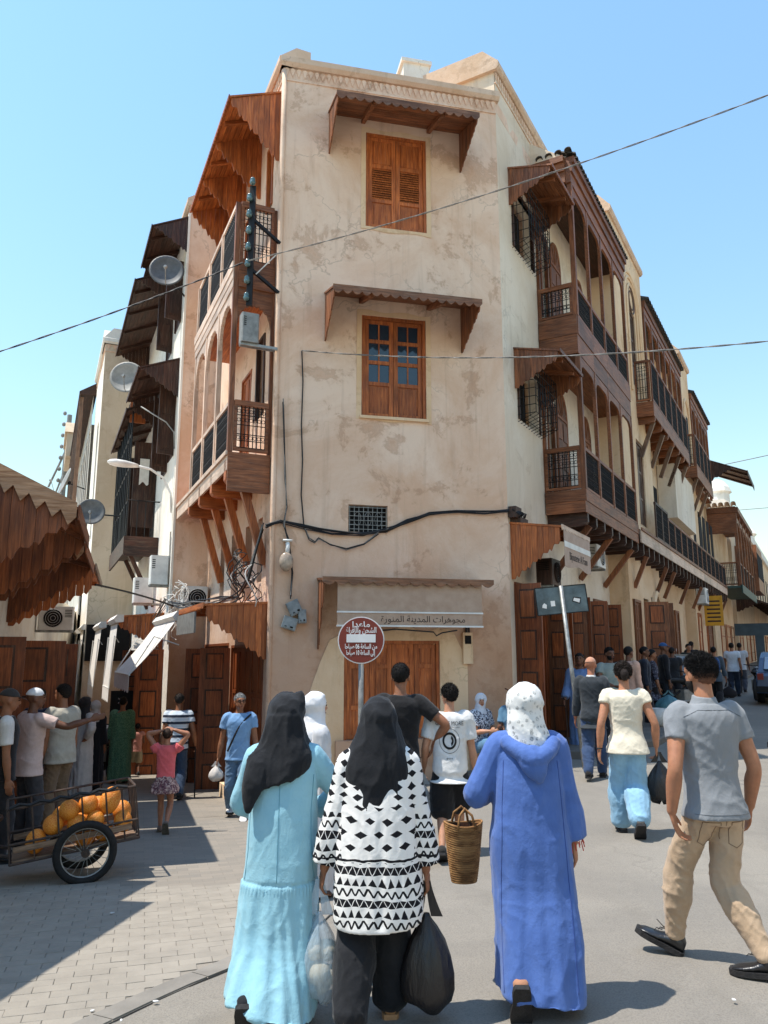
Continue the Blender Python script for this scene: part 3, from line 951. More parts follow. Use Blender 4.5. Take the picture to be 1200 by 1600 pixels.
P_(LEFT, gal, 'upper_deck', wood_orange_x, lambda q: q.box(gs0 + .055, 3.8, .0, gN - .045, 8.06, 8.14))
# inner wall openings seen through the gallery
dark_opening(LEFT, CB, .57, .83, 3.02, 4.08, name='slit_window'); dark_opening(LEFT, CB, 1.27, 1.73, 2.77, 4.08, name='slit_window')
dark_opening(LEFT, CB, 2.37, 2.83, 2.77, 4.08, name='slit_window'); dark_opening(LEFT, CB, 3.52, 3.88, 2.82, 4.08, name='slit_window')
dark_opening(LEFT, CB, .77, 1.23, 6.02, 7.48, name='slit_window', frame=wood_dark); dark_opening(LEFT, CB, .57, .88, 10.02, 11.28, name='slit_window', frame=wood_orange)
door_set(LEFT, CB, 1.7, 2.5, 5.06, 7.2, -.06, 2, wood_orange, (.3, .4, .3), ('panel',)*3, .05, 'gallery_door')
door_set(LEFT, CB, 1.8, 2.7, 8.52, 10.8, -.06, 2, wood_orange, (.3, .4, .3), ('panel',)*3, .05, 'gallery_door')
# roof hoods over the gallery
hood(LEFT, CB, .14, 4.1, .92, 12.08, .40, [.14, 1.45, 2.75, 4.05], 1.42, .48, wood_orange, wood_orange_x, wood_orange_y, .105, ('scallop', .09, .12), 'gallery_hood', rafters=3)
# shop level on the left: hood, folding doors
hood(LEFT, CB, .06, 2.35, 1.0, 2.62, .06, [.06], .92, .24, wood_orange, wood_orange_x, wood_orange_y, .105, ('scallop', .10, .12), 'shop_hood', lab='plank sided hood over the corner shop on the left street')
door_set(LEFT, CB, .25, 2.6, -.75, 1.95, -.06, 5, wood_door, (.3, .4, .3), ('panel',)*3, .05, 'shop_door')
door_set(LEFT, CB, 2.8, 5.2, -.85, 2.0, -.06, 5, wood_door, (.3, .4, .3), ('panel',)*3, .05, 'shop_door')
open_leaf(LEFT, CB, 2.7, .0, .55, -.8, 1.9, wood_door, ds=.1)
open_leaf(LEFT, CB, 4.0, .0, .6, -.85, 1.9, wood_door, ds=.1)
_q = LEFT.mb(); _q.box(-.02, 1.6, .0, .35, -1.2, -.38); add(LEFT, _q, 'shop_step', wall_right, CB)

# ---- right face: caged windows with hoods
for k, (z0, z1, zt) in enumerate(((9.75, 11.0, 11.42), (6.15, 7.25, 7.58))):
    hood(RIGHT, CB, .60, 2.12, .86, zt, .22, [.60, 2.10], .82, .34, wood_mid, wood_mid_x, wood_mid_y, .105, ('scallop', .08, .1), lab=('upper' if k == 0 else 'lower') + ' plank hood over the caged window')
    dark_opening(RIGHT, CB, .8, 2.0, z0 + .05, z1 + .1, name='caged_window', frame=wood_dark)
    g_ = RIGHT.mb(); a, b, n_ = .72, 2.08, .36
    for s_ in np.linspace(a, b, 10):
        g_.tube([(s_, .0, z0 - .02 + .0), (s_, n_, z0 + .12), (s_, n_, z1)], .008, 4, False)
    for n__ in (.12, .24):
        for s_ in (a, b): g_.tube([(s_, n__, z0 + .05), (s_, n__, z1)], .007, 4, False)
    for z in np.linspace(z0 + .12, z1, 7):
        g_.tube([(a, 0, z), (a, n_, z), (b, n_, z), (b, 0, z)], .008, 4, False)
    for f in (.33, .66): g_.tube([(a, n_ * f, z0 + .12 * f), (b, n_ * f, z0 + .12 * f)], .007, 4, False)
    for s_ in np.linspace(a + .12, b - .12, 6):
        g_.tube([(s_ + .07 * math.cos(t), n_ + .003, (z0 + z1) / 2 + .2 * math.sin(t)) for t in np.linspace(0, 2 * math.pi, 12)], .006, 3, False)
    add(RIGHT, g_, 'window_cage', iron, CB)

def gallery(fr, root, s0, s1, n, levels, m_x, m_z, m_y, bays, eave=None, pale=None, end=True, arches=True, deck_low=True, style='basket'):
    """levels: list of (deck_bottom, deck_top, rail_top, head) per storey, lowest first"""
    pale = pale or m_x
    q = fr.mb(); z0, z1 = levels[0][:2]; q.box(s0, s1, 0, n, z1 - .1, z1 - .02)
    g = add(fr, q, 'gallery', m_x, root)
    ps = [s0 + .05 + (s1 - s0 - .1) * i / bays for i in range(bays + 1)]
    for L, (db, dt, rt, hd) in enumerate(levels):
        k = 2 if dt - db > .3 else 1
        for j in range(k):
            a, b = db + (dt - db) * j / k, db + (dt - db) * (j + 1) / k - .004
            segs = bays if L else 1
            for i in range(segs):
                u0 = s0 + (s1 - s0) * i / segs; u1 = s0 + (s1 - s0) * (i + 1) / segs - .006
                P_(fr, g, 'deck_board', pale, lambda q: q.box(u0, u1, n, n + .03 + .015 * j, a, b))
            if end: P_(fr, g, 'end_board', m_y, lambda q: q.box(s0 - .035 - .012 * j, s0 - .002, .02, n + .03, a, b))
        if L: P_(fr, g, 'upper_deck', m_x, lambda q: q.box(s0, s1, 0, n - .005, db + .05, dt - .03))
        for i in range(bays): rail_bay(fr, root, 'front', n, ps[i] + .035, ps[i+1] - .035, dt + .02, rt, pale, g)
        if end: rail_bay(fr, root, 'end', s0, .04, n - .05, dt + .02, rt, m_y, g, top=.09)
        for i, s_ in enumerate(ps):
            post(fr, root, s_, n, dt, hd, .1 if i == 0 else .075, m_z if i == 0 else pale, 'post', g)
            if arches and i < bays:
                def _f(q, i=i):
                    q.xf = uv_map(fr, 'front', n); arch_board(q, ps[i] + .045, ps[i+1] - .045, hd - .55, hd, .05, style, .38)
                P_(fr, g, 'arch', pale, _f)
        if end: post(fr, root, s0 + .04, .03, dt, hd, .07, m_z, 'post', g)
    return g, ps
G1, ps = gallery(RIGHT, CB, 2.2, 7.2, .8, [(4.55, 5.02, 5.92, 7.86), (7.88, 8.72, 9.45, 11.75)], wood_mid_x, wood_mid, wood_mid_y, 4, pale=wood_mid_x)
G1['label'] = 'two storey arcaded timber gallery on the shaded right face'
for s_ in np.linspace(2.35, 7.1, 8):
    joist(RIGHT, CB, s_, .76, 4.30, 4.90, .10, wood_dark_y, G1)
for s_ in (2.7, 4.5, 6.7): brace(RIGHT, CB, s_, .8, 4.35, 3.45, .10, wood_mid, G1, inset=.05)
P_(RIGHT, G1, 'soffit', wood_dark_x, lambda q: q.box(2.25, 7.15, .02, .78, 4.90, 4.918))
# eave of gallery 1
for a, b, t in ((11.75, 12.0, .05), (12.003, 12.2, .09), (12.203, 12.34, .14)):
    P_(RIGHT, G1, 'eave_board', wood_mid_x, lambda q: q.box(2.16, 7.25, .74, .8 + t, a, b))
    P_(RIGHT, G1, 'end_board', wood_mid_y, lambda q: q.box(2.16 - t, 2.2, .0, .738, a, b))
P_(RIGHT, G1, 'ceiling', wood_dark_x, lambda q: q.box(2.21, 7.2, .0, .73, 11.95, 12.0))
P_(RIGHT, G1, 'roof_slope', wall_grey, lambda q: q.prism([(-.05, 12.34), (.75, 12.34), (-.05, 12.95)], 'yz', 2.1, 7.28))
half_tiles(RIGHT, CB, 2.1, 7.3, .98, 12.35, tile_clay, part=G1)
half_tiles(RIGHT, CB, .1, .95, 2.30, 12.35, tile_clay, along=False, part=G1, dn=.25)
dark_opening(RIGHT, CB, 2.56, 2.98, 9.0, 10.98, name='gallery_window', frame=wood_mid); dark_opening(RIGHT, CB, 2.6, 2.98, 5.1, 7.08, name='gallery_window', frame=wood_mid)
def arched_door(fr, root, s, w, z0, z1, m, nm='arched_door'):
    q = fr.mb(); hw = w / 2; zs = z1 - hw * 1.6
    arc = [(s + hw * math.cos(t), zs + hw * 1.6 * math.sin(t)) for t in np.linspace(0, math.pi, 15)]
    q.prism([(s + hw, z0)] + arc + [(s - hw, z0)], 'xz', .005, .03)
    o = add(fr, q, nm, m, root)
    q = fr.mb(); q.tube([(s + hw, .03, z0)] + [(x, .03, z) for x, z in arc] + [(s - hw, .03, z0)], .03, 5); add(fr, q, 'arch_frame', m, o)
    q = fr.mb()
    for t in np.linspace(.3, math.pi - .3, 5): q.beam((s, .035, zs), (s + hw * .95 * math.cos(t), .035, zs + hw * 1.5 * math.sin(t)), .018, .018)
    q.box(s - hw, s + hw, .031, .05, zs - .03, zs + .03); add(fr, q, 'fanlight', m, o)
    for sx in (-1, 1):
        for zz_ in np.linspace(z0 + .1, zs - .5, 3):
            q = fr.mb(); a = s + sx * hw * .52; q.box(a - hw*.36, a + hw*.36, .031, .045, zz_, zz_ + (zs - z0 - .5) / 3.6); add(fr, q, 'panel', m, o)
    return o
for z0, z1 in ((5.02, 7.55), (8.75, 11.2)):
    arched_door(RIGHT, CB, 3.55, .75, z0, z1, wood_mid); arched_door(RIGHT, CB, 5.6, .75, z0, z1, wood_mid)
P_(RIGHT, CB, 'partition', wall_right, lambda q: q.box(6.6, 6.7, .0, .7, 8.75, 11.7)); P_(RIGHT, CB, 'partition', wall_right, lambda q: q.box(6.6, 6.7, .0, .7, 5.05, 7.8))
# shop level right: hood with sign blind, doors
HR = hood(RIGHT, CB, .10, 1.85, .9, 4.10, .14, [.10], 1.02, .38, wood_orange, wood_orange_x, wood_orange_y, .1, ('scallop', .1, .09), 'shop_hood', m_fascia=wood_pale_x, lab='plank sided hood carrying the small french sign blind')
sgn = P_(RIGHT, CB, 'sign_blind', canvas_tan, lambda q: q.strip(np.linspace(.12, 1.8, 20), lambda u: 3.28 - .03*math.sin(u*5), lambda u: 3.88, .955, .962))
P_(RIGHT, sgn, 'white_stripe', white_metal, lambda q: q.box(.12, 1.8, .963, .968, 3.60, 3.70))
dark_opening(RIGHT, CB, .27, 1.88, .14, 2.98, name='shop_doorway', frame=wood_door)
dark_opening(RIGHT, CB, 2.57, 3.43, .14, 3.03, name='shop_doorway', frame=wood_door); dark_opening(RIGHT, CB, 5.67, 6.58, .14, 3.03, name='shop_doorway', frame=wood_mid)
for s_, n1, ds in ((.22, .5, -.05), (.34, .42, .03), (.46, .34, .06), (1.98, .42, .05), (2.08, .34, .1), (2.46, .38, .0), (3.52, .36, .1), (3.9, .36, .05), (5.2, .40, .1), (5.6, .34, .0), (6.66, .4, .05)):
    open_leaf(RIGHT, CB, s_, .0, n1, .15 + ground_z(*RIGHT.w(s_, 0, 0)[:2]), 3.0, wood_door if random.random() < .6 else wood_mid, ds=ds)
door_set(RIGHT, CB, 4.0, 5.1, .3, 3.0, .0, 3, wood_mid, name='shop_door')

# glittering window display inside the first doorway
def display_mat():
    m, t, b = base('jewel_display'); v = t.n('ShaderNodeNewGeometry').outputs['Position']
    n_ = t.noise(v, 26, 5, .75, 1.5); t.l(t.mix(t.ramp(n_, .50, .62), lin((26, 20, 16)), lin((206, 198, 180))), b.inputs['Base Color'])
    b.inputs['Roughness'].default_value = .3; return m
P_(RIGHT, CB, 'window_display', display_mat(), lambda q: q.box(.62, 1.15, -.06, -.03, 1.25, 2.7))
for s_ in (1.25, 1.40, 1.58, 1.74): post(RIGHT, CB, s_, .02, .15, 2.95, .10, wood_mid if s_ < 1.5 else wood_door, 'door_jamb', None, .06)
# ------------------------------------------------------------------ terrace up the right hand street
def rroot(name, s, label):
    p = RIGHT.w(s, 0, 0); p.z = ground_z(p.x, p.y)
    return empty(name, p, R(90 - RIGHT.az), label, 'building')
def shutters_row(root, items, zt=3.2, n=0.0):
    for a, b, kind in items:
        g = ground_z(*RIGHT.w(a, 0, 0)[:2]) + .15
        if kind == 'dark': dark_opening(RIGHT, root, a, b, g, zt, n=-.2 + n, name='shop_doorway', frame=wood_dark)
        elif kind == 'door': door_set(RIGHT, root, a, b, g, zt, n - .03, max(2, int((b - a) / .45)), wood_mid, name='shop_door')
        elif kind == 'pale': door_set(RIGHT, root, a, b, g, zt, n - .03, max(2, int((b - a) / .45)), wood_orange, name='shop_door')
        elif kind == 'leaf': open_leaf(RIGHT, root, a, n, n + .6, g, zt, wood_mid, ds=b - a)
def simple_wall(root, s0, s1, n, z0, z1, m, holes=(), seed=0, name='wall', depth=3.0):
    q = RIGHT.mb(); wall_face(q, s0, s1, z0, z1, holes, n, .18, .8, .01, seed)
    q.box(s0, s0 + .01, n - depth, n - .001, z0, z1); q.box(s1 - .01, s1, n - depth, n - .001, z0, z1); q.box(s0, s1, n - depth, n - depth + .01, z0, z1); q.box(s0 + .011, s1 - .011, n - depth + .011, n - .25, z1 - .2, z1 - .1)
    return add(RIGHT, q, name, m, root)

# A: carved tower next to the corner building
TA = rroot('tower_house', 7.3, 'beige tower house with a carved blind arch beside the long gallery')
simple_wall(TA, 7.3, 11.6, .5, -.4, 13.95, wall_right, [(9.3, 10.3, 5.4, 7.9), (9.4, 10.3, 9.6, 12.0), (7.6, 8.6, .1, 3.2), (9.0, 9.7, .1, 3.3), (10.1, 11.3, .1, 3.4)], 21)
cornice(RIGHT, TA, 7.3, 11.6, 13.95, .5, cap_white, cap=.35, frieze=False, back=3.0)
for w_, h_, t in ((2.6, 4.9, .03), (2.1, 4.5, .045), (1.35, 3.9, .05)):
    q = RIGHT.mb(); c = 9.85; zs = 13.2 - w_ * .55 - (2.6 - w_) * .3
    q.tube([(c - w_/2, .52, 9.3)] + [(c + w_/2 * math.cos(t_), .52, zs + w_/2 * 1.1 * math.sin(t_)) for t_ in np.linspace(math.pi, 0, 17)] + [(c + w_/2, .52, 9.3)], t, 5)
    add(RIGHT, q, 'carved_arch', wall_right, TA)
q = RIGHT.mb()
for k in range(8):
    a = k * math.pi / 4; q.tube([(9.85 + .3 * math.cos(a + t), .52, 12.35 + .3 * math.sin(a + t)) for t in np.linspace(0, 2.2, 6)], .018, 4)
q.tube([(9.85 + .42 * math.cos(t), .52, 12.35 + .42 * math.sin(t)) for t in np.linspace(0, 2 * math.pi, 17)], .022, 4, False)
add(RIGHT, q, 'rosette', wood_old, TA)
for h in ((9.3, 10.3, 5.4, 7.9), (9.4, 10.3, 9.6, 12.0)):
    door_set(RIGHT, TA, h[0], h[1], h[2], h[3], .40, 2, wood_old, (.34, .33, .33), ('panel', 'glass', 'glass'), .06, 'tall_window')
shutters_row(TA, [(7.7, 8.5, 'door'), (9.0, 9.65, 'dark'), (9.05, 9.25, 'leaf'), (10.2, 11.2, 'pale')], 3.2, .5)
q = RIGHT.mb(); q.tube([(10.75 + .75 * math.cos(t), .53, 2.2 + 1.35 * math.sin(t)) for t in np.linspace(0, math.pi, 13)], .09, 6); add(RIGHT, q, 'door_arch', wall_right, TA)

# long lower balcony shared by the terrace
def low_balcony(root, s0, s1, z=4.95, n=.85, bays=3, rails=True, pale=None, nbr=3):
    q = RIGHT.mb(); q.box(s0, s1, .3, n, z - .1, z - .02); b = add(RIGHT, q, 'lower_balcony', wood_mid_x, root)
    P_(RIGHT, b, 'deck_fascia', wood_pale_x, lambda q: q.box(s0, s1, n, n + .035, z - .36, z - .05))
    P_(RIGHT, b, 'deck_moulding', wood_mid_x, lambda q: q.box(s0, s1, n + .036, n + .07, z - .05, z + .02))
    for s_ in np.arange(s0 + .3, s1, .72): joist(RIGHT, root, s_, n - .04, z - .70, z - .1, .09, wood_dark_y, b)
    for s_ in np.linspace(s0 + .7, s1 - .7, nbr): brace(RIGHT, root, s_, n, z - .65, 3.5, .09, wood_mid, b, n0=.5, inset=.0)
    if rails:
        for i in range(bays): rail_bay(RIGHT, root, 'front', n, s0 + (s1 - s0) * i / bays + .03, s0 + (s1 - s0) * (i + 1) / bays - .03, z + .03, z + .95, wood_mid_x, b, nb=5)
    return b
low_balcony(TA, 7.25, 11.6, rails=False, nbr=2)
for a, b_ in ((9.6, 10.6), (10.65, 11.6)): rail_bay(RIGHT, TA, 'front', .85, a, b_, 5.0, 6.05, wood_dark_x, nb=6)

# B: arcaded house
HB = rroot('arcade_house', 11.6, 'three storey house with a tiled arcade behind a high bracketed balcony')
simple_wall(HB, 11.6, 19.0, .12, -.4, 12.6, wall_right, [(12.2, 13.0, 5.2, 7.4)], 31)
def upper_arcade(root, s0, s1, n, z0, z1, bays, ze, m=None):
    q = RIGHT.mb(); q.box(s0, s1, .15, n, z0 - .12, z0 - .02); g = add(RIGHT, q, 'arcade', wood_mid_x, root)
    ps = np.linspace(s0 + .06, s1 - .06, bays + 1)
    for i, s_ in enumerate(ps):
        post(RIGHT, root, s_, n, z0, z1, .12, wood_mid if m is None else m, 'post', g)
        if i < bays:
            def _f(q, i=i):
                q.xf = uv_map(RIGHT, 'front', n); arch_board(q, ps[i] + .06, ps[i+1] - .06, z1 - .6, z1, .07, 'basket', .45)
            P_(RIGHT, g, 'arch', wood_mid_x if m is None else m, _f)
    for a, b_, t in ((z1, z1 + .2, .06), (z1 + .203, z1 + .42, .1)):
        P_(RIGHT, g, 'eave_board', wood_mid_x if m is None else m, lambda q: q.box(s0, s1, n - .08, n + t, a, b_))
    P_(RIGHT, g, 'roof_slope', tile_clay, lambda q: q.prism([(-.6, z1 + .43), (n + .2, z1 + .43), (-.6, ze + .35)], 'yz', s0, s1))
    half_tiles(RIGHT, root, s0, s1, n + .22, z1 + .44, tile_clay, part=g, pitch=.3)
    return g
AB = upper_arcade(HB, 11.65, 19.0, .5, 8.9, 12.7, 6, 13.3)
q = RIGHT.mb(); q.box(9.75, 16.6, .3, .95, 8.98, 9.05); bal = add(RIGHT, q, 'high_balcony', wood_mid_x, HB)
for a, b_ in ((8.62, 8.80), (8.803, 9.06)):
    P_(RIGHT, bal, 'deck_board', wood_mid_x, lambda q: q.box(9.75, 16.6, .95, .985, a, b_)); P_(RIGHT, bal, 'end_board', wood_mid_y, lambda q: q.box(9.71, 9.748, .32, .98, a, b_))
for i in range(6): rail_bay(RIGHT, HB, 'front', .95, 9.75 + i * 1.14 + .03, 9.75 + (i + 1) * 1.14 - .03, 9.1, 10.35, wood_mid_x, bal, nb=6)
rail_bay(RIGHT, HB, 'end', 9.75, .5, .92, 9.1, 10.35, wood_mid_y, bal, nb=4)
for s_ in np.linspace(9.9, 16.4, 7): joist(RIGHT, HB, s_, .92, 8.45, 8.95, .12, wood_mid_y, bal)
for s_ in np.linspace(10.0, 16.2, 5): brace(RIGHT, HB, s_, .95, 8.5, 7.5, .1, wood_old, bal, n0=.5, inset=.05)
low_balcony(HB, 11.6, 19.0, bays=6, nbr=3)
shutters_row(HB, [(12.0, 13.3, 'dark'), (12.05, 12.2, 'leaf'), (13.7, 14.9, 'pale'), (15.3, 16.0, 'dark'), (16.2, 17.0, 'door'), (17.3, 18.6, 'dark')], 3.35, .15)
P_(RIGHT, HB, 'partition', wall_grey, lambda q: q.box(14.6, 19.0, .14, .72, 6.4, 8.3))
for s_ in (12.6, 15.0, 17.2): dark_opening(RIGHT, HB, s_ - .35, s_ + .35, 9.2, 11.5, n=.135, name='arcade_window')
for s_ in (12.7, 14.0): dark_opening(RIGHT, HB, s_ - .4, s_ + .4, 5.2, 7.4, n=.135, name='lower_window')

# C, D
TC = rroot('tower_house', 19.0, 'second beige tower rising beyond the high balcony')
simple_wall(TC, 19.0, 21.6, .5, -.4, 13.9, wall_right, (), 41)
cornice(RIGHT, TC, 19.0, 21.6, 13.9, .5, cap_white, cap=.3, frieze=False, back=3.0)
q = RIGHT.mb(); q.tube([(19.6, .52, 9.3)] + [(20.3 + .7 * math.cos(t), .52, 11.4 + .9 * math.sin(t)) for t in np.linspace(math.pi, 0, 13)] + [(21.0, .52, 9.3)], .06, 5); add(RIGHT, q, 'carved_arch', wall_right, TC)
dark_opening(RIGHT, TC, 19.9, 20.7, 9.4, 11.6, n=.51, name='tall_window'); dark_opening(RIGHT, TC, 19.9, 20.6, 5.4, 7.9, n=.51, name='tall_window')
low_balcony(TC, 19.0, 21.6, bays=2, nbr=1)
shutters_row(TC, [(19.3, 20.2, 'pale'), (20.5, 21.3, 'dark')], 3.4, .5)
HD = rroot('arcade_house', 21.6, 'farther arcaded house with a hanging dark awning at its end')
simple_wall(HD, 21.6, 27.2, .12, -.4, 12.5, wall_right, (), 51)
upper_arcade(HD, 21.65, 27.2, .5, 9.2, 12.6, 5, 13.2)
q = RIGHT.mb(); q.box(18.6, 23.5, .3, .95, 8.98, 9.05); bal = add(RIGHT, q, 'high_balcony', wood_mid_x, HD)
P_(RIGHT, bal, 'deck_board', wood_mid_x, lambda q: q.box(18.6, 23.5, .95, .985, 8.6, 9.06)); P_(RIGHT, bal, 'end_board', wood_mid_y, lambda q: q.box(18.55, 18.598, .32, .98, 8.6, 9.06))
for i in range(4): rail_bay(RIGHT, HD, 'front', .95, 18.6 + i * 1.22 + .03, 18.6 + (i + 1) * 1.22 - .03, 9.1, 10.35, wood_mid_x, bal, nb=5)
rail_bay(RIGHT, HD, 'end', 18.6, .5, .92, 9.1, 10.35, wood_mid_y, bal, nb=4)
for s_ in (18.9, 20.5, 22): brace(RIGHT, HD, s_, .95, 8.6, 7.6, .1, wood_old, bal, n0=.5, inset=.05)
low_balcony(HD, 21.6, 27.2, bays=4, nbr=2)
for i in range(4): arch_s = 22.2 + i * 1.3; dark_opening(RIGHT, HD, arch_s - .4, arch_s + .4, 5.2, 7.8, n=.5, name='lower_window')
for s_ in (22.6, 24.2, 25.8): dark_opening(RIGHT, HD, s_ - .4, s_ + .4, 9.4, 11.6, n=.135, name='arcade_window')
shutters_row(HD, [(21.9, 23.2, 'dark'), (23.5, 24.8, 'pale'), (25.0, 26.6, 'door')], 3.4, .15)
hood(RIGHT, HD, 26.6, 30.5, 2.2, 11.4, 1.0, [26.6], 1.6, .4, wood_dark, wood_dark_x, wood_dark_y, .2, ('zigzag', .3, .4), 'end_awning', rafters=3)

# E, F, G: lower houses beyond
HE = rroot('gallery_house', 27.4, 'low gallery house with a green balcony underside and white merlons')
simple_wall(HE, 27.4, 36.5, .2, -.4, 9.0, wall_right, (), 61)
q = RIGHT.mb(); q.box(27.5, 36.0, .2, 1.5, 4.95, 5.05); ge = add(RIGHT, q, 'gallery', plain('green_paint', (52, 78, 70), .6, .2, 4, .1, 30), HE)
P_(RIGHT, ge, 'deck_fascia', MATS['green_paint'], lambda q: q.box(27.45, 36.0, 1.5, 1.55, 4.7, 5.1))
P_(RIGHT, ge, 'end_wall', wood_mid_y, lambda q: q.box(27.45, 27.52, .2, 1.5, 7.6, 8.9))
for s_ in np.linspace(27.55, 35.9, 6): post(RIGHT, HE, s_, 1.45, 5.1, 8.6, .14, wood_mid, 'post', ge)
for i in range(5):
    a, b_ = np.linspace(27.55, 35.9, 6)[i:i+2]
    def _f(q):
        q.xf = uv_map(RIGHT, 'front', 1.45); arch_board(q, a + .08, b_ - .08, 7.5, 8.4, .08, 'round', .7)
    P_(RIGHT, ge, 'arch', wood_mid_x, _f); rail_bay(RIGHT, HE, 'front', 1.45, a + .08, b_ - .08, 5.1, 6.2, wood_mid_x, ge, nb=7)
rail_bay(RIGHT, HE, 'end', 27.55, .3, 1.4, 5.1, 6.2, wood_mid_y, ge, nb=7)
P_(RIGHT, ge, 'eave', wood_mid_x, lambda q: q.box(27.4, 36.1, .2, 1.62, 8.6, 8.85))
half_tiles(RIGHT, HE, .2, 1.6, 27.4, 8.86, cap_white, along=False, part=ge, pitch=.25)
P_(RIGHT, HE, 'merlon', wall_white, lambda q: q.prism([(27.6, 9.0), (29.6, 9.0), (29.5, 9.5), (28.9, 9.6), (28.6, 10.2), (28.3, 9.6), (27.7, 9.5)], 'xz', -.1, .2))
shutters_row(HE, [(28.0, 29.2, 'dark'), (29.5, 31.5, 'pale'), (32, 34, 'pale'), (34.5, 36, 'door')], 3.4, .2)
HF = rroot('white_house', 36.5, 'pale far house with a small domed turret on the roof')
simple_wall(HF, 36.5, 50.0, .4, -.4, 10.6, wall_tower, (), 71)
cornice(RIGHT, HF, 36.5, 50.0, 10.6, .4, wall_white, cap=.2, frieze=False, back=3.0)
P_(RIGHT, HF, 'turret', wall_white, lambda q: q.lathe([(.7, 10.9), (.7, 11.9), (.85, 12.0), (.75, 12.3), (.45, 12.7), (.05, 12.9)], (39.6, -.4, 0), 10))
q = RIGHT.mb(); q.box(38.5, 43.0, .4, 1.6, 5.6, 8.4); bx_ = add(RIGHT, q, 'oriel', wood_mid, HF)
for s_ in np.linspace(38.7, 42.7, 6): dark_opening(RIGHT, HF, s_ - .28, s_ + .28, 6.4, 7.9, n=1.615, name='oriel_window')
dark_opening(RIGHT, HF, 38.48, 38.5, 6.4, 7.9, n=1.4, name='oriel_window')
for s_ in (45, 46.6, 48.2): dark_opening(RIGHT, HF, s_ - .5, s_ + .5, 5.2, 8.2, n=.42, name='tall_window')
shutters_row(HF, [(37, 39, 'pale'), (39.5, 41, 'dark'), (41.5, 44, 'pale'), (44.5, 47, 'door'), (47.3, 49.5, 'pale')], 3.4, .4)
hood(RIGHT, HF, 36.6, 66.0, 1.9, 5.5, .9, [36.6], 1.2, .4, wood_dark, wood_dark_x, wood_dark_y, .25, ('zigzag', .5, .5), 'street_canopy', rafters=10, n0=.4)
HG = rroot('far_house', 50.0, 'last pale house at the top of the right street')
simple_wall(HG, 50.0, 85.0, .4, -.4, 10.2, wall_right, (), 81)
for s_ in np.linspace(52, 80, 10): dark_opening(RIGHT, HG, s_ - .6, s_ + .6, 6.2, 8.6, n=.42, name='tall_window')
P_(RIGHT, HG, 'turret', wall_white, lambda q: q.lathe([(1.0, 10.2), (1.0, 11.6), (1.2, 11.8), (.6, 12.6), (.05, 12.8)], (58, -.6, 0), 10))
P_(RIGHT, HG, 'parapet', wall_white, lambda q: q.box(49.9, 85, .3, .6, 10.2, 10.8))
shutters_row(HG, [(51 + k * 3, 53.4 + k * 3, 'pale' if k % 2 else 'door') for k in range(10)], 3.4, .4)

# the sunlit row across the right street, outside the picture: closes the street and bounces light
OPP = empty('opposite_row', (13.5, 6, 0), 0, 'plain pale row of houses across the right hand street', 'building')
q = MB(); 
a0, a1 = RIGHT.w(-14, 11.5, 0), RIGHT.w(60, 11.5, 0)
q.prism([(a0.x, a0.y), (a1.x, a1.y), (a1.x + 6, a1.y - 4), (a0.x + 6, a0.y - 4)], 'xy', -.5, 8.5); add(WORLD, q, 'wall', wall_white, OPP)
# ------------------------------------------------------------------ down the left hand street
def lroot(name, s, n, label):
    p = LEFT.w(s, n, 0); p.z = ground_z(p.x, p.y)
    return empty(name, p, R(90 - LEFT.az), label, 'building')
NB = lroot('white_house', 5.4, .75, 'whitewashed house with dark ragged hoods and a rusty iron gallery')
nN = .75
q = LEFT.mb()
wall_face(q, 5.4, 13.4, -2, 12.6, [(6.3, 7.1, 6.5, 8.2), (7.3, 8.1, 6.3, 8.2), (6.2, 7.0, 9.9, 11.5), (7.6, 8.4, 9.6, 11.4), (5.75, 6.1, 3.4, 4.6), (9.2, 12.2, 4.7, 8.0), (6.2, 9.0, -1.4, 1.9), (9.4, 12.8, -1.6, 1.8)], nN, .18, .6, .012, 3)
add(LEFT, q, 'front_wall', wall_white, NB)
q = LEFT.mb(); q.box(5.4, 5.6, -.02, nN - .001, -2, 12.6); add(LEFT, q, 'end_wall', wall_main, NB)
q = LEFT.mb(); q.box(5.5, 13.4, -4, nN - .2, 12.3, 12.5); q.box(13.2, 13.39, -4, nN - .2, -2, 12.3); q.box(5.6, 13.4, -4, -3.9, -2, 12.3); add(LEFT, q, 'roof', wall_white, NB)
cornice(LEFT, NB, 5.4, 13.4, 12.6, nN, cap_white, cap=.2, frieze=False)
P_(LEFT, NB, 'drain_pipe', wall_white, lambda q: q.tube([(5.55, nN + .03, 9.6), (5.55, nN + .035, 6.5), (5.55, nN + .03, 4.4)], .03, 8))
dark_opening(LEFT, NB, 9.2, 12.2, 4.7, 8.0, n=nN - .14, name='gallery_opening')
for s_ in (10.2, 11.4): open_leaf(LEFT, NB, s_, nN, nN + .5, 5.0, 7.6, wood_dark, 'shutter', ds=-.05, rows=3)
P_(LEFT, NB, 'eave', wood_dark_x, lambda q: q.prism([(nN, 12.62), (nN + .7, 12.3), (nN + .7, 12.24), (nN, 12.5)], 'yz', 7.7, 13.4))
P_(LEFT, NB, 'corner_pilaster', wall_white, lambda q: q.box(5.38, 5.50, nN, nN + .05, 2.0, 12.4))
for (a, b, c, d) in ((6.3, 7.1, 6.5, 8.2), (7.3, 8.1, 6.3, 8.2), (6.2, 7.0, 9.9, 11.5), (7.6, 8.4, 9.6, 11.4)):
    door_set(LEFT, NB, a, b, c, d, nN - .03, 2, wood_dark, (.5, .5), ('louvre', 'louvre'), .05, 'shuttered_window')
    open_leaf(LEFT, NB, a - .02, nN, nN + .4, c, d, wood_dark, 'shutter', ds=-.08, rows=2)
dark_opening(LEFT, NB, 5.77, 6.08, 3.42, 4.58, n=nN - .1, name='slit_window', frame=wood_dark)
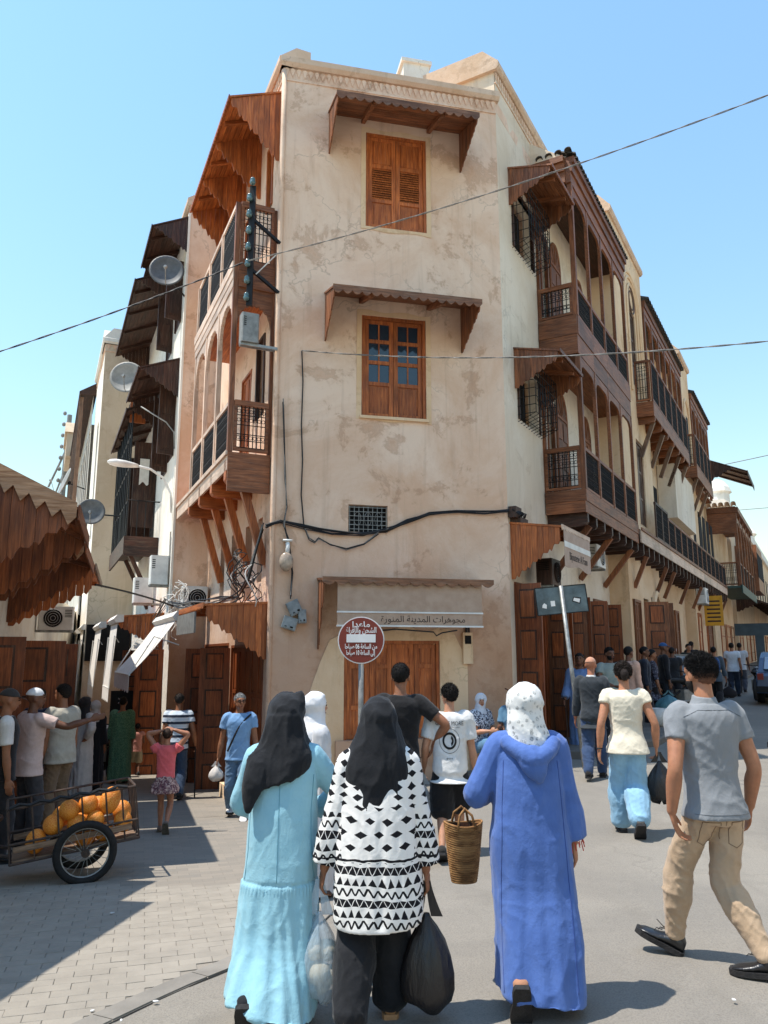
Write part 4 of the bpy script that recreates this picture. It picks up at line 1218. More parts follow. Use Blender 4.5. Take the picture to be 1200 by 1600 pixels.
# ragged dark hoods
hood(LEFT, NB, 5.45, 7.6, .85, 12.35, .45, [5.45, 7.58], .95, .42, wood_dark, wood_dark_x, wood_dark_y, .1, ('scallop', .1, .12), 'ragged_hood', n0=nN)
hood(LEFT, NB, 7.4, 13.0, 1.0, 11.9, .5, [7.4, 12.9], 1.1, .4, wood_dark, wood_dark_x, wood_dark_y, .11, ('scallop', .1, .12), 'ragged_hood', n0=nN, rafters=4)
hood(LEFT, NB, 5.6, 8.2, .95, 8.75, .4, [5.6, 8.1], 1.0, .38, wood_dark, wood_dark_x, wood_dark_y, .1, ('scallop', .1, .12), 'ragged_hood', n0=nN)
# iron and timber gallery with hood
ig = P_(LEFT, NB, 'iron_gallery', wood_dark_x, lambda q: q.box(8.2, 12.6, nN, 1.55, 4.62, 4.74))
for a, b in ((4.25, 4.5), (4.503, 4.76)): P_(LEFT, ig, 'end_board', wood_dark_y, lambda q: q.box(8.14, 8.198, nN, 1.58, a, b))
P_(LEFT, ig, 'deck_fascia', wood_dark_x, lambda q: q.box(8.15, 12.6, 1.55, 1.6, 4.3, 4.76))
for s_ in np.linspace(8.25, 12.55, 9):
    P_(LEFT, ig, 'iron_post', iron, lambda q: q.tube([(s_, 1.55, 4.75), (s_ + random.uniform(-.03, .03), 1.55, 8.6)], .025, 5))
for s_ in np.linspace(8.5, 12.4, 30):
    P_(LEFT, ig, 'baluster', iron, lambda q: q.tube([(s_, 1.55, 4.75), (s_ + random.uniform(-.04, .04), 1.55 + random.uniform(-.02, .02), 5.7)], .012, 4))
for z in (5.7, 6.6, 7.5, 8.6): P_(LEFT, ig, 'iron_rail', iron, lambda q: q.tube([(8.2, 1.55, z), (12.6, 1.55, z - .05)], .02, 4))
for n_ in (.9, 1.1, 1.3): P_(LEFT, ig, 'baluster', iron, lambda q: q.tube([(8.2, n_, 4.75), (8.2, n_, 5.7)], .012, 4))
P_(LEFT, ig, 'iron_rail', iron, lambda q: q.tube([(8.2, nN, 5.7), (8.2, 1.55, 5.7)], .018, 4))
for s_ in (8.4, 9.6): brace(LEFT, NB, s_, 1.55, 4.3, 3.0, .09, wood_dark, ig, n0=nN, inset=.15)
P_(LEFT, ig, 'timber_screen', wood_orange, lambda q: q.box(8.6, 8.66, 1.2, 1.6, 7.9, 9.2))
P_(LEFT, ig, 'plank_screen', wood_dark, lambda q: q.box(9.4, 9.46, nN, 1.35, 5.2, 7.6))
P_(LEFT, ig, 'hanging_sheet', canvas, lambda q: q.strip(np.linspace(.95, 1.2, 8), lambda u: 6.4 + .05 * math.sin(u * 30), lambda u: 7.1, 9.3, 9.31, 'yz'))
hood(LEFT, NB, 8.1, 12.8, .95, 8.55, .45, [8.1], 1.0, .35, wood_dark, wood_dark_x, wood_dark_y, .1, ('zigzag', .12, .15), 'ragged_hood', n0=nN, rafters=4)
door_set(LEFT, NB, 6.2, 9.0, -1.4, 1.9, nN - .1, 6, wood_door, name='shop_door'); door_set(LEFT, NB, 9.4, 12.8, -1.6, 1.8, nN - .1, 7, wood_door, name='shop_door')
open_leaf(LEFT, NB, 6.1, nN, nN + .6, -1.3, 1.9, wood_door, ds=.1); open_leaf(LEFT, NB, 9.2, nN, nN + .6, -1.3, 1.9, wood_door, ds=.1)
hood(LEFT, NB, 6.4, 9.2, 1.0, 2.75, .1, [6.4], .85, .3, wood_orange, wood_orange_x, wood_orange_y, .1, ('scallop', .1, .12), 'shop_hood', n0=nN, lab='second plank hood down the left street')

# beige tower block stepping out into the street
TB = lroot('stepped_tower', 13.4, 2.1, 'tall beige tower stepping out into the left street')
tN = 2.1
q = LEFT.mb(); wall_face(q, 13.4, 17.5, -2, 11.9, [(14.2, 15.0, 5.5, 9.5)], tN, .2, .7, .012, 9)
add(LEFT, q, 'front_wall', wall_white, TB)
q = LEFT.mb(); q.box(13.4, 17.5, -3.9, tN - .21, -2, 11.9); add(LEFT, q, 'body', wall_tower, TB)
E_ = Fr(LEFT.w(13.4, -.6, 0), LEFT.az - 90, -1)     # the end wall that faces the square
q = E_.mb(); wall_face(q, 0, 2.7, -2, 11.9, (), 0, .1, .6, .012, 13); add(E_, q, 'end_wall', wall_tower, TB)
cornice(LEFT, TB, 13.4, 17.5, 11.9, tN, wall_white, cap=.35, teeth=.2, back=1.0); cornice(E_, TB, .3, 2.7, 11.9, 0, wall_white, cap=.35, teeth=.2, back=1.0)
P_(LEFT, TB, 'stair_head', wall_tower, lambda q: q.box(13.9, 16.5, -.4, 1.35, 11.9, 14.1))
P_(LEFT, TB, 'shop_band', dark_void, lambda q: q.box(13.2, 13.39, .8, 2.08, 1.6, 2.7))
dark_opening(LEFT, TB, 14.25, 14.95, 5.55, 9.4, n=tN - .05, name='tall_window', frame=wood_dark)
FB = lroot('gallery_house', 17.5, 2.1, 'distant house with a dark tiled gallery beyond the beige tower')
q = LEFT.mb(); wall_face(q, 17.5, 30, -2.5, 11.5, [(18.0 + k * 1.9, 19.4 + k * 1.9, 5.6, 10.4) for k in range(6)], 2.2, .5, 1.0, .01, 17); add(LEFT, q, 'front_wall', wall_white, FB)
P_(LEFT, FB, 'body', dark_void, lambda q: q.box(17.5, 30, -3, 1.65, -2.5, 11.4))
P_(LEFT, FB, 'eave', wood_dark_x, lambda q: q.prism([(2.1, 11.9), (2.7, 11.5), (2.7, 11.4), (2.1, 11.4)], 'yz', 17.5, 27.5))
for s_ in np.linspace(17.8, 29, 12): post(LEFT, FB, s_, 2.6, 5.2, 11.35, .14, wood_old, 'post')
P_(LEFT, FB, 'gallery_deck', wood_dark_x, lambda q: q.box(17.6, 29.4, 2.2, 2.75, 4.9, 5.25))
for s_ in np.linspace(18, 29, 40): P_(LEFT, FB, 'baluster', wood_dark, lambda q: q.box(s_ - .02, s_ + .02, 2.68, 2.72, 5.25, 6.2))
P_(LEFT, FB, 'rail', wood_dark_x, lambda q: q.box(17.6, 29.4, 2.66, 2.74, 6.2, 6.3))
P_(LEFT, FB, 'parapet_block', wall_tower, lambda q: (q.box(27.5, 31, 1.2, 2.9, 11.4, 12.6), q.prism([(27.4, 12.6), (31.1, 12.6), (30.3, 13.3), (28.2, 13.3)], 'xz', 1.1, 3.0)))
P_(LEFT, FB, 'washing', canvas, lambda q: q.strip(np.linspace(19, 20.6, 9), lambda u: 6.0 + .2 * math.sin(u * 9), lambda u: 7.0, 2.8, 2.82))
GB = lroot('far_house', 31, 2.2, 'pale house closing the far end of the left street')
q = LEFT.mb(); q.box(31, 70, -4, 2.4, -4, 10.5); add(LEFT, q, 'body', wall_white, GB)
for k in range(8): dark_opening(LEFT, GB, 33 + k * 4, 34.4 + k * 4, 4, 8.5, n=2.42, name='tall_window')
# end of street
EB = empty('street_end_house', tuple(LEFT.w(60, 8, 0)), R(90 - LEFT.az), 'house across the end of the left street', 'building')
q = LEFT.mb(); q.box(58, 62, 2.4, 16, -4, 4.5); add(LEFT, q, 'body', wall_tower, EB)

# ------------------------------------------------------------------ near left: low shops with deep plank canopies
NEAR = Fr((-4.50, 7.70), -18.4, 1)
NL = empty('low_shop_row', (-4.50, 7.70, ground_z(-4.5, 7.7)), R(90 + 18.4), 'low shop row at the left edge with deep stepped plank canopies', 'building')
q = NEAR.mb(); wall_face(q, -.4, 34, -3.2, 3.4, [(.6, 2.2, -1.2, 2.0), (2.7, 5.0, -1.2, 2.0), (5.6, 8.5, -1.4, 2.0), (9.2, 12, -1.6, 2.0)], 0, .2, .8, .012, 25); add(NEAR, q, 'wall', wall_white, NL)
P_(NEAR, NL, 'roof', wall_white, lambda q: q.box(-.4, 34, -5, -.02, 3.2, 3.4))
for a, b in ((.6, 2.2), (2.7, 5.0), (5.6, 8.5), (9.2, 12)): door_set(NEAR, NL, a, b, -1.15, 2.0, -.08, 5, wood_door, name='shop_door')
for s_, n1, ds in ((5.3, .8, .05), (5.42, .9, .08), (5.5, .5, .1), (8.8, .7, .1), (9.0, .9, .1), (2.5, .6, .05)): open_leaf(NEAR, NL, s_, 0, n1, -1.1, 2.0, wood_door, ds=ds)
def rake(fr, part, s, n0, n1, z0, z1, h, st, m):
    """cut board running up the sloping edge of a canopy"""
    k = max(2, int((n1 - n0) / st)); us = [n0 + (n1 - n0) * i / (k * 4) for i in range(k * 4 + 1)]
    top = lambda u: z0 + (z1 - z0) * (u - n0) / (n1 - n0)
    def lo(u):
        f = ((u - n0) / (n1 - n0) * k) % 1.0
        return top(u) - h + h * .45 * abs(f - .5) * 2
    q = fr.mb(); q.strip(us, lo, top, s - .06, s - .035, 'yz'); add(fr, q, 'rake_board', m, part)
rake_wood = wood('wood_rake', (196, 150, 112), (140, 96, 62), 'y', weather=.4)
h1 = hood(NEAR, NL, 0, 2.25, 1.25, 3.92, .60, [0.0, 2.2], 1.55, .72, wood_stain, wood_shaded_x, wood_shaded_y, .12, ('plain', .16, .3), 'shop_canopy', lab='nearest and steepest canopy with a zigzag rake board')
rake(NEAR, h1, 0, 0, 1.27, 3.97, 3.97 - .61, .28, .15, rake_wood)
h2 = hood(NEAR, NL, 2.42, 5.1, 1.22, 3.62, .36, [2.42, 5.05], 1.33, .45, wood_stain, wood_shaded_x, wood_shaded_y, .12, ('plain', .16, .3), 'shop_canopy', lab='middle canopy with a zigzag rake board')
rake(NEAR, h2, 2.42, 0, 1.24, 3.66, 3.66 - .366, .28, .15, rake_wood)
hood(NEAR, NL, 5.27, 9.0, 1.25, 3.34, .05, [5.27], 1.1, .46, wood_orange, wood_orange_x, wood_orange_y, .12, ('plain', .1, .3), 'shop_canopy', lab='farthest and flattest plank canopy', m_fascia=wood_old_x)
# nearer corner of the same side, just outside the picture; its eave throws the big shadow on the paving
N2 = empty('near_left_house', (-4.3, 2.0, 0), 0, 'near house at the left whose eave shades the paving', 'building')
NF2 = Fr((-5.05, -8.0), 5.0, 1)
q = NF2.mb(); wall_face(q, 0, 15.25, -1, 3.46, (), 0, .2, 1.0, .01, 33); q.box(0, 15.25, -5, -.01, 3.1, 3.6); add(NF2, q, 'wall', wall_white, N2)
hood(NF2, N2, 2.0, 14.5, .30, 3.5, .1, [], .5, .2, wood_orange, wood_orange_x, wood_orange_y, .12, ('zigzag', .2, .2), 'eave_canopy')
# ---- lettering
_AR = {'م': 'FEE1', 'ج': 'FE9D', 'ه': 'FEE9', 'ت': 'FE95', 'ل': 'FEDD', 'ي': 'FEF1', 'ن': 'FEE5', 'ع': 'FEC9', 'ش': 'FEB5', 'ح': 'FEA1', 'ف': 'FED1', 'غ': 'FECD', 'س': 'FEB1', 'ص': 'FEB9', 'ب': 'FE8F'}
_AR2 = {'و': 'FEED', 'ر': 'FEAD', 'ا': 'FE8D', 'د': 'FEA9', 'ة': 'FE93', 'إ': 'FE87', 'ى': 'FEEF'}
def shape(txt):
    """contextual Arabic forms in visual order"""
    out = []; n = len(txt)
    for i, ch in enumerate(txt):
        joins_prev = i > 0 and txt[i-1] in _AR and (ch in _AR or ch in _AR2)
        joins_next = i < n - 1 and ch in _AR and (txt[i+1] in _AR or txt[i+1] in _AR2)
        if ch in _AR: b = int(_AR[ch], 16) + (3 if joins_prev and joins_next else 2 if joins_next else 1 if joins_prev else 0)
        elif ch in _AR2: b = int(_AR2[ch], 16) + (1 if joins_prev else 0)
        else: b = ord(ch)
        out.append(chr(b))
    s = ''.join(reversed(out))
    import re
    return re.sub(r'\d+', lambda k: k.group(0)[::-1], s)
def lettering(name, body, size, width, m, parent, mat, depth=.002, bold=0.0):
    """flat letters on the XZ plane of the given matrix, fitted to width, centred"""
    c = bpy.data.curves.new(name, 'FONT'); c.body = body; c.align_x = 'CENTER'; c.align_y = 'CENTER'
    c.size = size; c.extrude = depth; c.offset = bold; c.resolution_u = 3
    o = bpy.data.objects.new(name, c); me = evaluate(o)
    bpy.data.objects.remove(o)
    co = np.empty(len(me.vertices) * 3); me.vertices.foreach_get('co', co); co = co.reshape(-1, 3)
    w = co[:, 0].max() - co[:, 0].min()
    k = width / w if width else 1.0
    co[:, 0] = (co[:, 0] - (co[:, 0].max() + co[:, 0].min()) / 2) * k
    co = np.stack([co[:, 0], -co[:, 2], co[:, 1]], 1)
    me.vertices.foreach_set('co', co.ravel()); me.update()
    me.materials.clear()
    return link(name, me, m, parent, mat)
ink = plain('dark_ink', (52, 40, 34), .7, .05, 4, 0)


def fr_mat(fr, s, n, z, extra=None):
    """matrix whose X runs along the facade as seen from outside, -Y outward"""
    x = fr.d if fr.side > 0 else -fr.d
    y = -fr.n
    p = fr.w(s, n, z)
    return Matrix(((x.x, y.x, 0, p.x), (x.y, y.y, 0, p.y), (0, 0, 1, p.z), (0, 0, 0, 1)))
vm = [o for o in bl.children if o.name.startswith('valance')][0]
lettering('lettering', shape('مجوهرات المدينة المنورة'), .14, 1.40, ink, bl, fr_mat(FRONT, 2.42, .6125, 2.325), .001)
lettering('lettering', 'Bijouterie Al Fann', .2, 1.15, ink, sgn, fr_mat(RIGHT, .98, .9655, 3.46), .001)

# ------------------------------------------------------------------ wall furniture
def ac_unit(fr, s, n, z, w, d, h, label, m=None, turn='front', fan=True):
    """outdoor air conditioner unit: n is the back face"""
    root = empty('air_conditioner', fr.w(s, n, z), R(90 - fr.az), label, 'air conditioner', 'outdoor air conditioners')
    m = m or white_metal
    q = fr.mb(); c = .02
    if turn == 'front': x0, x1, y0, y1 = s - w/2, s + w/2, n, n + d
    else: x0, x1, y0, y1 = s - d, s, n, n + w
    q.prism([(x0 + c, y0), (x1 - c, y0), (x1, y0 + c), (x1, y1 - c), (x1 - c, y1), (x0 + c, y1), (x0, y1 - c), (x0, y0 + c)], 'xy', z, z + h)
    add(fr, q, 'casing', m, root)
    if fan:
        q = fr.mb()
        if turn == 'front':
            q.lathe([(h * .40, y1 + .001), (h * .40, y1 + .008), (.03, y1 + .008)], (s + w * .12, 0, z + h * .5), 20, 'y')
        else:
            q.lathe([(h * .40, x0 - .008), (h * .40, x0 - .001)], (0, n + w * .42, z + h * .5), 20, 'x')
        add(fr, q, 'fan_opening', dark_void, root)
        q = fr.mb()
        for rr in (.1, .2, .3, .39):
            if turn == 'front': q.tube([(s + w * .12 + h * rr * math.cos(t), y1 + .012, z + h * .5 + h * rr * math.sin(t)) for t in np.linspace(0, 2 * math.pi, 21)], .004, 3, False)
            else: q.tube([(x0 - .012, n + w * .42 + h * rr * math.cos(t), z + h * .5 + h * rr * math.sin(t)) for t in np.linspace(0, 2 * math.pi, 21)], .004, 3, False)
        add(fr, q, 'fan_guard', m, root)
    q = fr.mb()
    for k in range(5):
        if turn == 'front': q.box(x0 - .004, x0 - .001, y0 + .05, y1 - .05, z + h * (.55 + k * .07), z + h * (.58 + k * .07))
        else: q.box(x0 - .004, x0 - .001, y1 - w * .25, y1 - .03, z + h * (.55 + k * .07), z + h * (.58 + k * .07))
    add(fr, q, 'vent_slot', dark_void, root)
    q = fr.mb(); q.box(x0 + .05, x0 + .09, min(0, y0), y1, z - .05, z - .002); q.box(x1 - .09, x1 - .05, min(0, y0), y1, z - .05, z - .002); add(fr, q, 'bracket', galv, root)
    return root
ac_unit(LEFT, .08, .34, 6.95, .30, .22, .52, 'grey air conditioner hung on the end of the lower gallery', grey_metal, 'end', False)
ac_unit(LEFT, 5.15, .05, 2.75, .55, .30, .5, 'white air conditioner under the gallery struts', turn='end')
ac_unit(LEFT, 6.15, .78, 3.35, .40, .32, .66, 'boxy white air conditioner high on the whitewashed wall', turn='end', fan=False)
ac_unit(LEFT, 7.3, .95, 3.0, .45, .32, .6, 'lower white air conditioner left of the boxy one', turn='end', fan=False)
ac_unit(E_, .65, .02, 2.65, .8, .3, .6, 'air conditioner with a round fan facing the square', turn='front')
ac_unit(RIGHT, 5.0, .08, 3.75, .75, .32, .5, 'air conditioner under the right hand gallery')
ac_unit(RIGHT, 1.05, .22, 3.02, .55, .30, .48, 'dark framed air conditioner under the small sign blind', wood_dark)
ac_unit(RIGHT, 19.6, .52, 3.75, .8, .35, .6, 'small air conditioner far up the right street')
ac_unit(NEAR, 9.6, .05, 2.3, .7, .3, .5, 'air conditioner behind the farthest plank canopy', turn='end')

dish_m = plain('dish_grey', (150, 147, 140), .5, .1, 5, .05, 30)
dish_dark = plain('dish_dark_grey', (92, 93, 93), .5, .15, 6, .05, 30)
def dish(fr, s, n, z, r, aim, m, label, wall=(0, 0, 0)):
    """satellite dish aimed along a world direction, with feed arm and wall bracket"""
    P = fr.w(s, n, z); root = empty('satellite_dish', P, 0, label, 'satellite dish', 'satellite dishes')
    a = Vector(aim).normalized(); rot = a.to_track_quat('Z', 'Y').to_matrix().to_4x4()
    W = Matrix.Translation(P) @ rot
    q = MB(); q.lathe([(.02, -.0), (r * .5, r * .05), (r * .85, r * .16), (r, r * .23), (r, r * .25), (r * .84, r * .185), (r * .5, r * .075), (.02, .02)], n=28)
    link('reflector', q.mesh('reflector'), m, root, W, True)
    q = MB(); q.tube([(0, -r * .95, r * .2), (0, -r * .9, r * .6), (0, -r * .35, r * 1.0)], .012, 5); q.lathe([(.04, r * .95), (.045, r * 1.08), (.03, r * 1.15)], (0, -r * .32, 0), 8)
    link('feed_arm', q.mesh('feed_arm'), galv, root, W)
    q = MB(); w_ = fr.w(*wall) if wall != (0, 0, 0) else P; v = W.inverted() @ w_
    q.tube([(0, 0, 0), (0, 0, -.12), tuple(v)], .022, 6); q.box(-.07, .07, -.07, .07, -.1, -.005)
    link('mount', q.mesh('mount'), iron, root, W)
    return root
dish(LEFT, 5.05, 1.28, 10.55, .40, (.2, -1, .12), dish_dark, 'dark grey dish on a long bracket under the topmost ragged hood', (5.45, .76, 10.2))
dish(LEFT, 8.2, 1.75, 8.95, .44, (.1, -1, .1), dish_m, 'pale dish perched above the timber screen', (8.3, .77, 8.6))
dish(LEFT, 9.6, 2.35, 5.55, .36, (.3, -1, .15), dish_dark, 'grey dish held out on an arm beside the street lamp', (9.6, 1.62, 5.5))
dish(LEFT, 18.6, 2.85, 8.2, .55, (-.9, -.6, .35), dish_m, 'white dish on the distant gallery beyond the tower', (18.6, 2.22, 8.0))
dish(E_, .35, .35, 3.0, .36, (-.3, -1, .5), dish_m, 'low white dish beside the fan of an air conditioner', (.3, .02, 2.9))

# street lamp on the white house
sl = empty('street_lamp', LEFT.w(6.0, .78, 5.3), 0, 'white cobra head street lamp on a curved wall arm', 'street lamp')
q = LEFT.mb(); q.tube([(6.0, .77, 5.05), (6.0, .80, 5.5), (5.97, .98, 5.85), (5.9, 1.3, 6.02), (5.85, 1.62, 6.06)], .028, 8); add(LEFT, q, 'arm', white_metal, sl, True)
rings = []
for t, w_, h_ in ((0, .04, .04), (.12, .09, .06), (.3, .14, .08), (.5, .15, .085), (.62, .11, .06), (.68, .03, .02)):
    c_ = Vector((5.85 - .05 * t, 1.58 + t, 6.06 + .04 * t))
    rings.append([(c_.x + w_ * math.cos(a), c_.y, c_.z + h_ * math.sin(a)) for a in np.linspace(0, 2 * math.pi, 13)[:-1]])
q = LEFT.mb(); q.loft(rings); add(LEFT, q, 'lamp_head', white_metal, sl, True)
lp = empty('lamp_bracket', LEFT.w(6.0, .78, 7.0), 0, 'bare bent pipe bracket above the street lamp', 'bracket')
q = LEFT.mb(); q.tube([(6.0, .77, 6.6), (6.0, .80, 7.0), (5.97, 1.0, 7.22), (5.9, 1.6, 7.5)], .016, 6); add(LEFT, q, 'pipe', galv, lp, True)
# oval wall lamp near the corner
wl = empty('wall_lamp', FRONT.w(.25, 0, 3.4), R(90 - FRONT.az), 'glass wall lamp with a white stem in the cable tangle', 'lamp')
q = FRONT.mb(); q.tube([(.27, .06, 3.62), (.27, .10, 3.5), (.26, .10, 3.36)], .035, 8); q.box(.19, .34, .02, .12, 3.60, 3.63); add(FRONT, q, 'stem', white_metal, wl, True)
q = FRONT.mb(); q.ball((.25, .11, 3.26), .115, .07, .16, 14, 10); add(FRONT, q, 'globe', plain('dusty_glass', (170, 150, 130), .2, .2, 8, .1, 40), wl, True)
# meter boxes
box_m = plain('meter_grey', (136, 142, 142), .6, .15, 10, .1, 40)
for (s_, z_, w_, h_, rot_, lb) in ((.40, 2.52, .2, .23, .45, 'tilted grey meter box, topmost of three at the corner'), (.33, 2.27, .23, .2, -.3, 'wide grey meter box, lowest left of three at the corner'), (.53, 2.38, .13, .22, .05, 'narrow grey meter box, right one of three at the corner')):
    e = empty('meter_box', FRONT.w(s_, 0, z_), 0, lb, 'meter box')
    c_, sn = math.cos(rot_), math.sin(rot_)
    X = lambda u, t, v: (s_ + u * c_ - v * sn, t, z_ + u * sn + v * c_)
    q = FRONT.mb(); q.xf = X; q.prism([(-w_/2, -h_/2), (w_/2, -h_/2), (w_/2, h_/2), (-w_/2, h_/2)], 'xz', .004, .11); add(FRONT, q, 'case', box_m, e)
    q = FRONT.mb(); q.xf = X; q.prism([(-w_*.42, -h_*.42), (w_*.42, -h_*.42), (w_*.42, h_*.42), (-w_*.42, h_*.42)], 'xz', .11, .125); add(FRONT, q, 'cover', box_m, e)
    q = FRONT.mb(); q.xf = X; q.box(w_*.1, w_*.3, .1255, .13, -h_*.35, -h_*.22); q.box(-w_*.3, -w_*.15, .1255, .13, -h_*.35, -h_*.28); add(FRONT, q, 'window', dark_void, e)
mb_ = empty('electricity_meter', FRONT.w(3.34, 0, 1.9), 0, 'slim cream electricity meter right of the shop door', 'meter')
q = FRONT.mb(); q.box(3.26, 3.43, .01, .08, 1.62, 2.14); add(FRONT, q, 'case', wall_right, mb_)
q = FRONT.mb(); q.box(3.29, 3.40, .081, .086, 1.95, 2.09); add(FRONT, q, 'dial_window', dark_void, mb_)
q = FRONT.mb(); q.box(3.32, 3.35, .02, .05, 2.14, 2.3); q.box(3.37, 3.39, .02, .05, 2.14, 2.28); add(FRONT, q, 'conduit', cable_black, mb_)
# insulator rack
glass_g = plain('insulator_glass', (74, 100, 98), .15, .2, 20, 0, spec=.8)
ir = empty('insulator_rack', (-2.18, 12.25, 7.7), 0, 'black iron rack of green glass insulators beside the gallery', 'insulator rack')
q = MB(); rx, ry = -2.30, 12.22; q.box(rx - .05, rx + .05, ry - .03, ry + .03, 7.62, 9.86); add(WORLD, q, 'channel', iron, ir)
q = MB(); q.beam((rx, ry, 9.25), (LC.x + .02, LC.y - .02, 8.92), .05, .05); q.beam((rx, ry, 8.3), (LC.x + .02, LC.y - .02, 7.98), .05, .05); add(WORLD, q, 'stay', iron, ir)
q = MB(); q.beam((rx + .1, ry, 8.2), (LC.x, LC.y - .02, 8.75), .018, .018); add(WORLD, q, 'tie_rod', cable_white, ir)
for k in range(8):
    z_ = 9.93 - k * .31 if k else 9.93
    q = MB(); dx = -.04 if k else 0.0
    q.lathe([(.015, -.075), (.045, -.06), (.055, -.015), (.035, .0), (.048, .025), (.038, .055), (.015, .075)], (rx + dx, ry - .06, z_), 10); add(WORLD, q, 'insulator', glass_g, ir, True)

# ------------------------------------------------------------------ cables
def sag(a, b, d, n=14):
    a, b = Vector(a), Vector(b)
    return [a.lerp(b, t) - Vector((0, 0, d * 4 * t * (1 - t))) for t in np.linspace(0, 1, n)]
def cable(name, pts, r, m, label, twist=True, cat='cable'):
    q = MB()
    if twist:
        for ph in (0, math.pi):
            P2 = []
            dens = []
            for i in range(len(pts) - 1):
                L = (Vector(pts[i+1]) - Vector(pts[i])).length; k = max(1, int(L / .07))
                for j in range(k): dens.append(Vector(pts[i]).lerp(Vector(pts[i+1]), j / k))
            acc = 0
            for i, p in enumerate(dens):
                acc += .62; P2.append(p + Vector((0, math.cos(acc + ph) * r, math.sin(acc + ph) * r)))
            q.tube(P2, r * .9, 4)
    else: q.tube(pts, r, 6)
    return tag(add(WORLD, q, name, m), label, cat)
P_rack = (rx - .05, ry - .08, 8.40)
cable('twisted_cable', sag((-6.2, 10.5, 5.86), P_rack, .06), .008, cable_black, 'twisted black cable running to the left from the insulator rack')
cable('twisted_cable', sag(P_rack, (5.6, 8.6, 9.05), .18, 20), .0075, cable_grey, 'pale twisted cable crossing the front above the glazed window to the upper right')
cable('twisted_cable', sag(tuple(FRONT.w(.44, .04, 6.95)), (5.6, 8.6, 5.55), .22, 20), .007, cable_grey, 'thin cable crossing the glazed window to the right edge')
cable('wall_cable', [FRONT.w(.44, .03, 6.95), FRONT.w(.47, .03, 6.4), FRONT.w(.46, .03, 5.6), FRONT.w(.49, .03, 5.0), FRONT.w(.48, .03, 4.4), FRONT.w(.54, .03, 3.82)], .012, cable_black, 'single black cable dropping down the plaster left of the window', False)
bpts = [FRONT.w(*p) for p in ((-.1, .05, 3.85), (.15, .05, 3.93), (.5, .04, 3.86), (1.0, .04, 3.78), (1.55, .04, 3.77), (1.95, .04, 3.86), (2.3, .04, 4.02), (2.7, .04, 4.16), (3.2, .04, 4.23), (3.7, .04, 4.24), (4.16, .05, 4.28))]
def bundle(pts, k, r, spread, m, name, label, seed):
    rnd = random.Random(seed); q = MB(); par = None
    e = empty(name, pts[0], 0, label, 'cables')
    for i in range(k):
        P3 = []
        off = [Vector((rnd.uniform(-.2, .2) * spread, rnd.uniform(-.4, .4) * spread, rnd.uniform(-1, 1) * spread)) for _ in pts]
        fine = []
        for j in range(len(pts) - 1):
            for t in np.linspace(0, 1, 5)[:-1]:
                a = Vector(pts[j]).lerp(Vector(pts[j+1]), t); o_ = off[j].lerp(off[j+1], t); fine.append(a + o_)
        fine.append(Vector(pts[-1]) + off[-1])
        q = MB(); q.tube(fine, r * rnd.uniform(.7, 1.3), 5); add(WORLD, q, 'strand', m if rnd.random() < .85 else cable_grey, e)
    return e
bundle(bpts, 7, .011, .035, cable_black, 'cable_bundle', 'sagging bundle of black cables across the front under the vent', 2)
lpts = [FRONT.w(*p) for p in ((.55, .05, 3.82), (.62, .05, 3.66), (.72, .05, 3.60), (.78, .05, 3.68), (.98, .05, 3.56), (1.25, .05, 3.50), (1.55, .05, 3.60), (1.8, .05, 3.80))]
bundle(lpts, 3, .009, .02, cable_black, 'loose_cables', 'loose black cables looping below the bundle', 3)
vpts = [FRONT.w(*p) for p in ((.14, .05, 6.0), (.18, .05, 5.3), (.20, .05, 4.7), (.24, .05, 4.2), (.2, .06, 3.9), (.28, .06, 3.6), (.36, .06, 3.1), (.34, .06, 2.7))]
bundle(vpts, 5, .008, .05, cable_black, 'loose_cables', 'thin cables hanging down the left corner to the meter boxes', 4)
# snarl of cables under the gallery
def snarl(name, c, R0, k, m, label, seed, fr=LEFT):
    rnd = random.Random(seed); e = empty(name, fr.w(*c), 0, label, 'cables')
    for i in range(k):
        a0 = rnd.uniform(0, 6.28); rr = R0 * rnd.uniform(.5, 1.2); cs, cn, cz = c[0] + rnd.uniform(-.3, .3), c[1] + rnd.uniform(-.1, .15), c[2] + rnd.uniform(-.25, .25)
        pts = [fr.w(cs + rr * .8 * math.cos(a0 + t), cn + .1 * math.sin(3 * t + i), cz + rr * math.sin(a0 + t)) for t in np.linspace(0, rnd.uniform(3, 6.5), 16)]
        q = MB(); q.tube(pts, .010, 4); add(WORLD, q, 'strand', m if rnd.random() < .8 else cable_white, e)
    return e
snarl('cable_tangle', (.55, .25, 3.0), .42, 12, cable_black, 'tangle of black cable loops beneath the gallery struts', 5)
snarl('cable_tangle', (4.6, .75, 2.75), .4, 10, cable_white, 'snarl of pale cables between the air conditioners', 6)
bundle([LEFT.w(*p) for p in ((.1, .12, 3.85), (.25, .3, 3.0), (.7, .35, 2.78), (1.4, .5, 2.72), (2.4, .8, 2.70), (3.4, .9, 2.75), (5.3, .85, 2.9))], 9, .010, .08, cable_black, 'cable_bundle', 'ragged bundle of cables lying along the left shop hood', 7)
bundle([LEFT.w(*p) for p in ((5.5, .85, 2.9), (6.5, 1.0, 2.5), (7.5, 1.0, 2.7), (9.5, 1.0, 2.6), (12.5, 1.0, 2.7))], 6, .010, .12, cable_grey, 'cable_bundle', 'grey cables drooping along the whitewashed shops', 8)
cable('thick_cable', sag(tuple(NEAR.w(5.3, 1.3, 2.95)), tuple(LEFT.w(4.0, .9, 2.75)), -.03), .018, cable_black, 'straight dark cable from the plank canopy across the left street', False)
cable('far_cable', sag(tuple(RIGHT.w(30, 1, 11.6)), (30, 30, 13.2), .1), .02, cable_grey, 'faint high cable across the far right street', False)
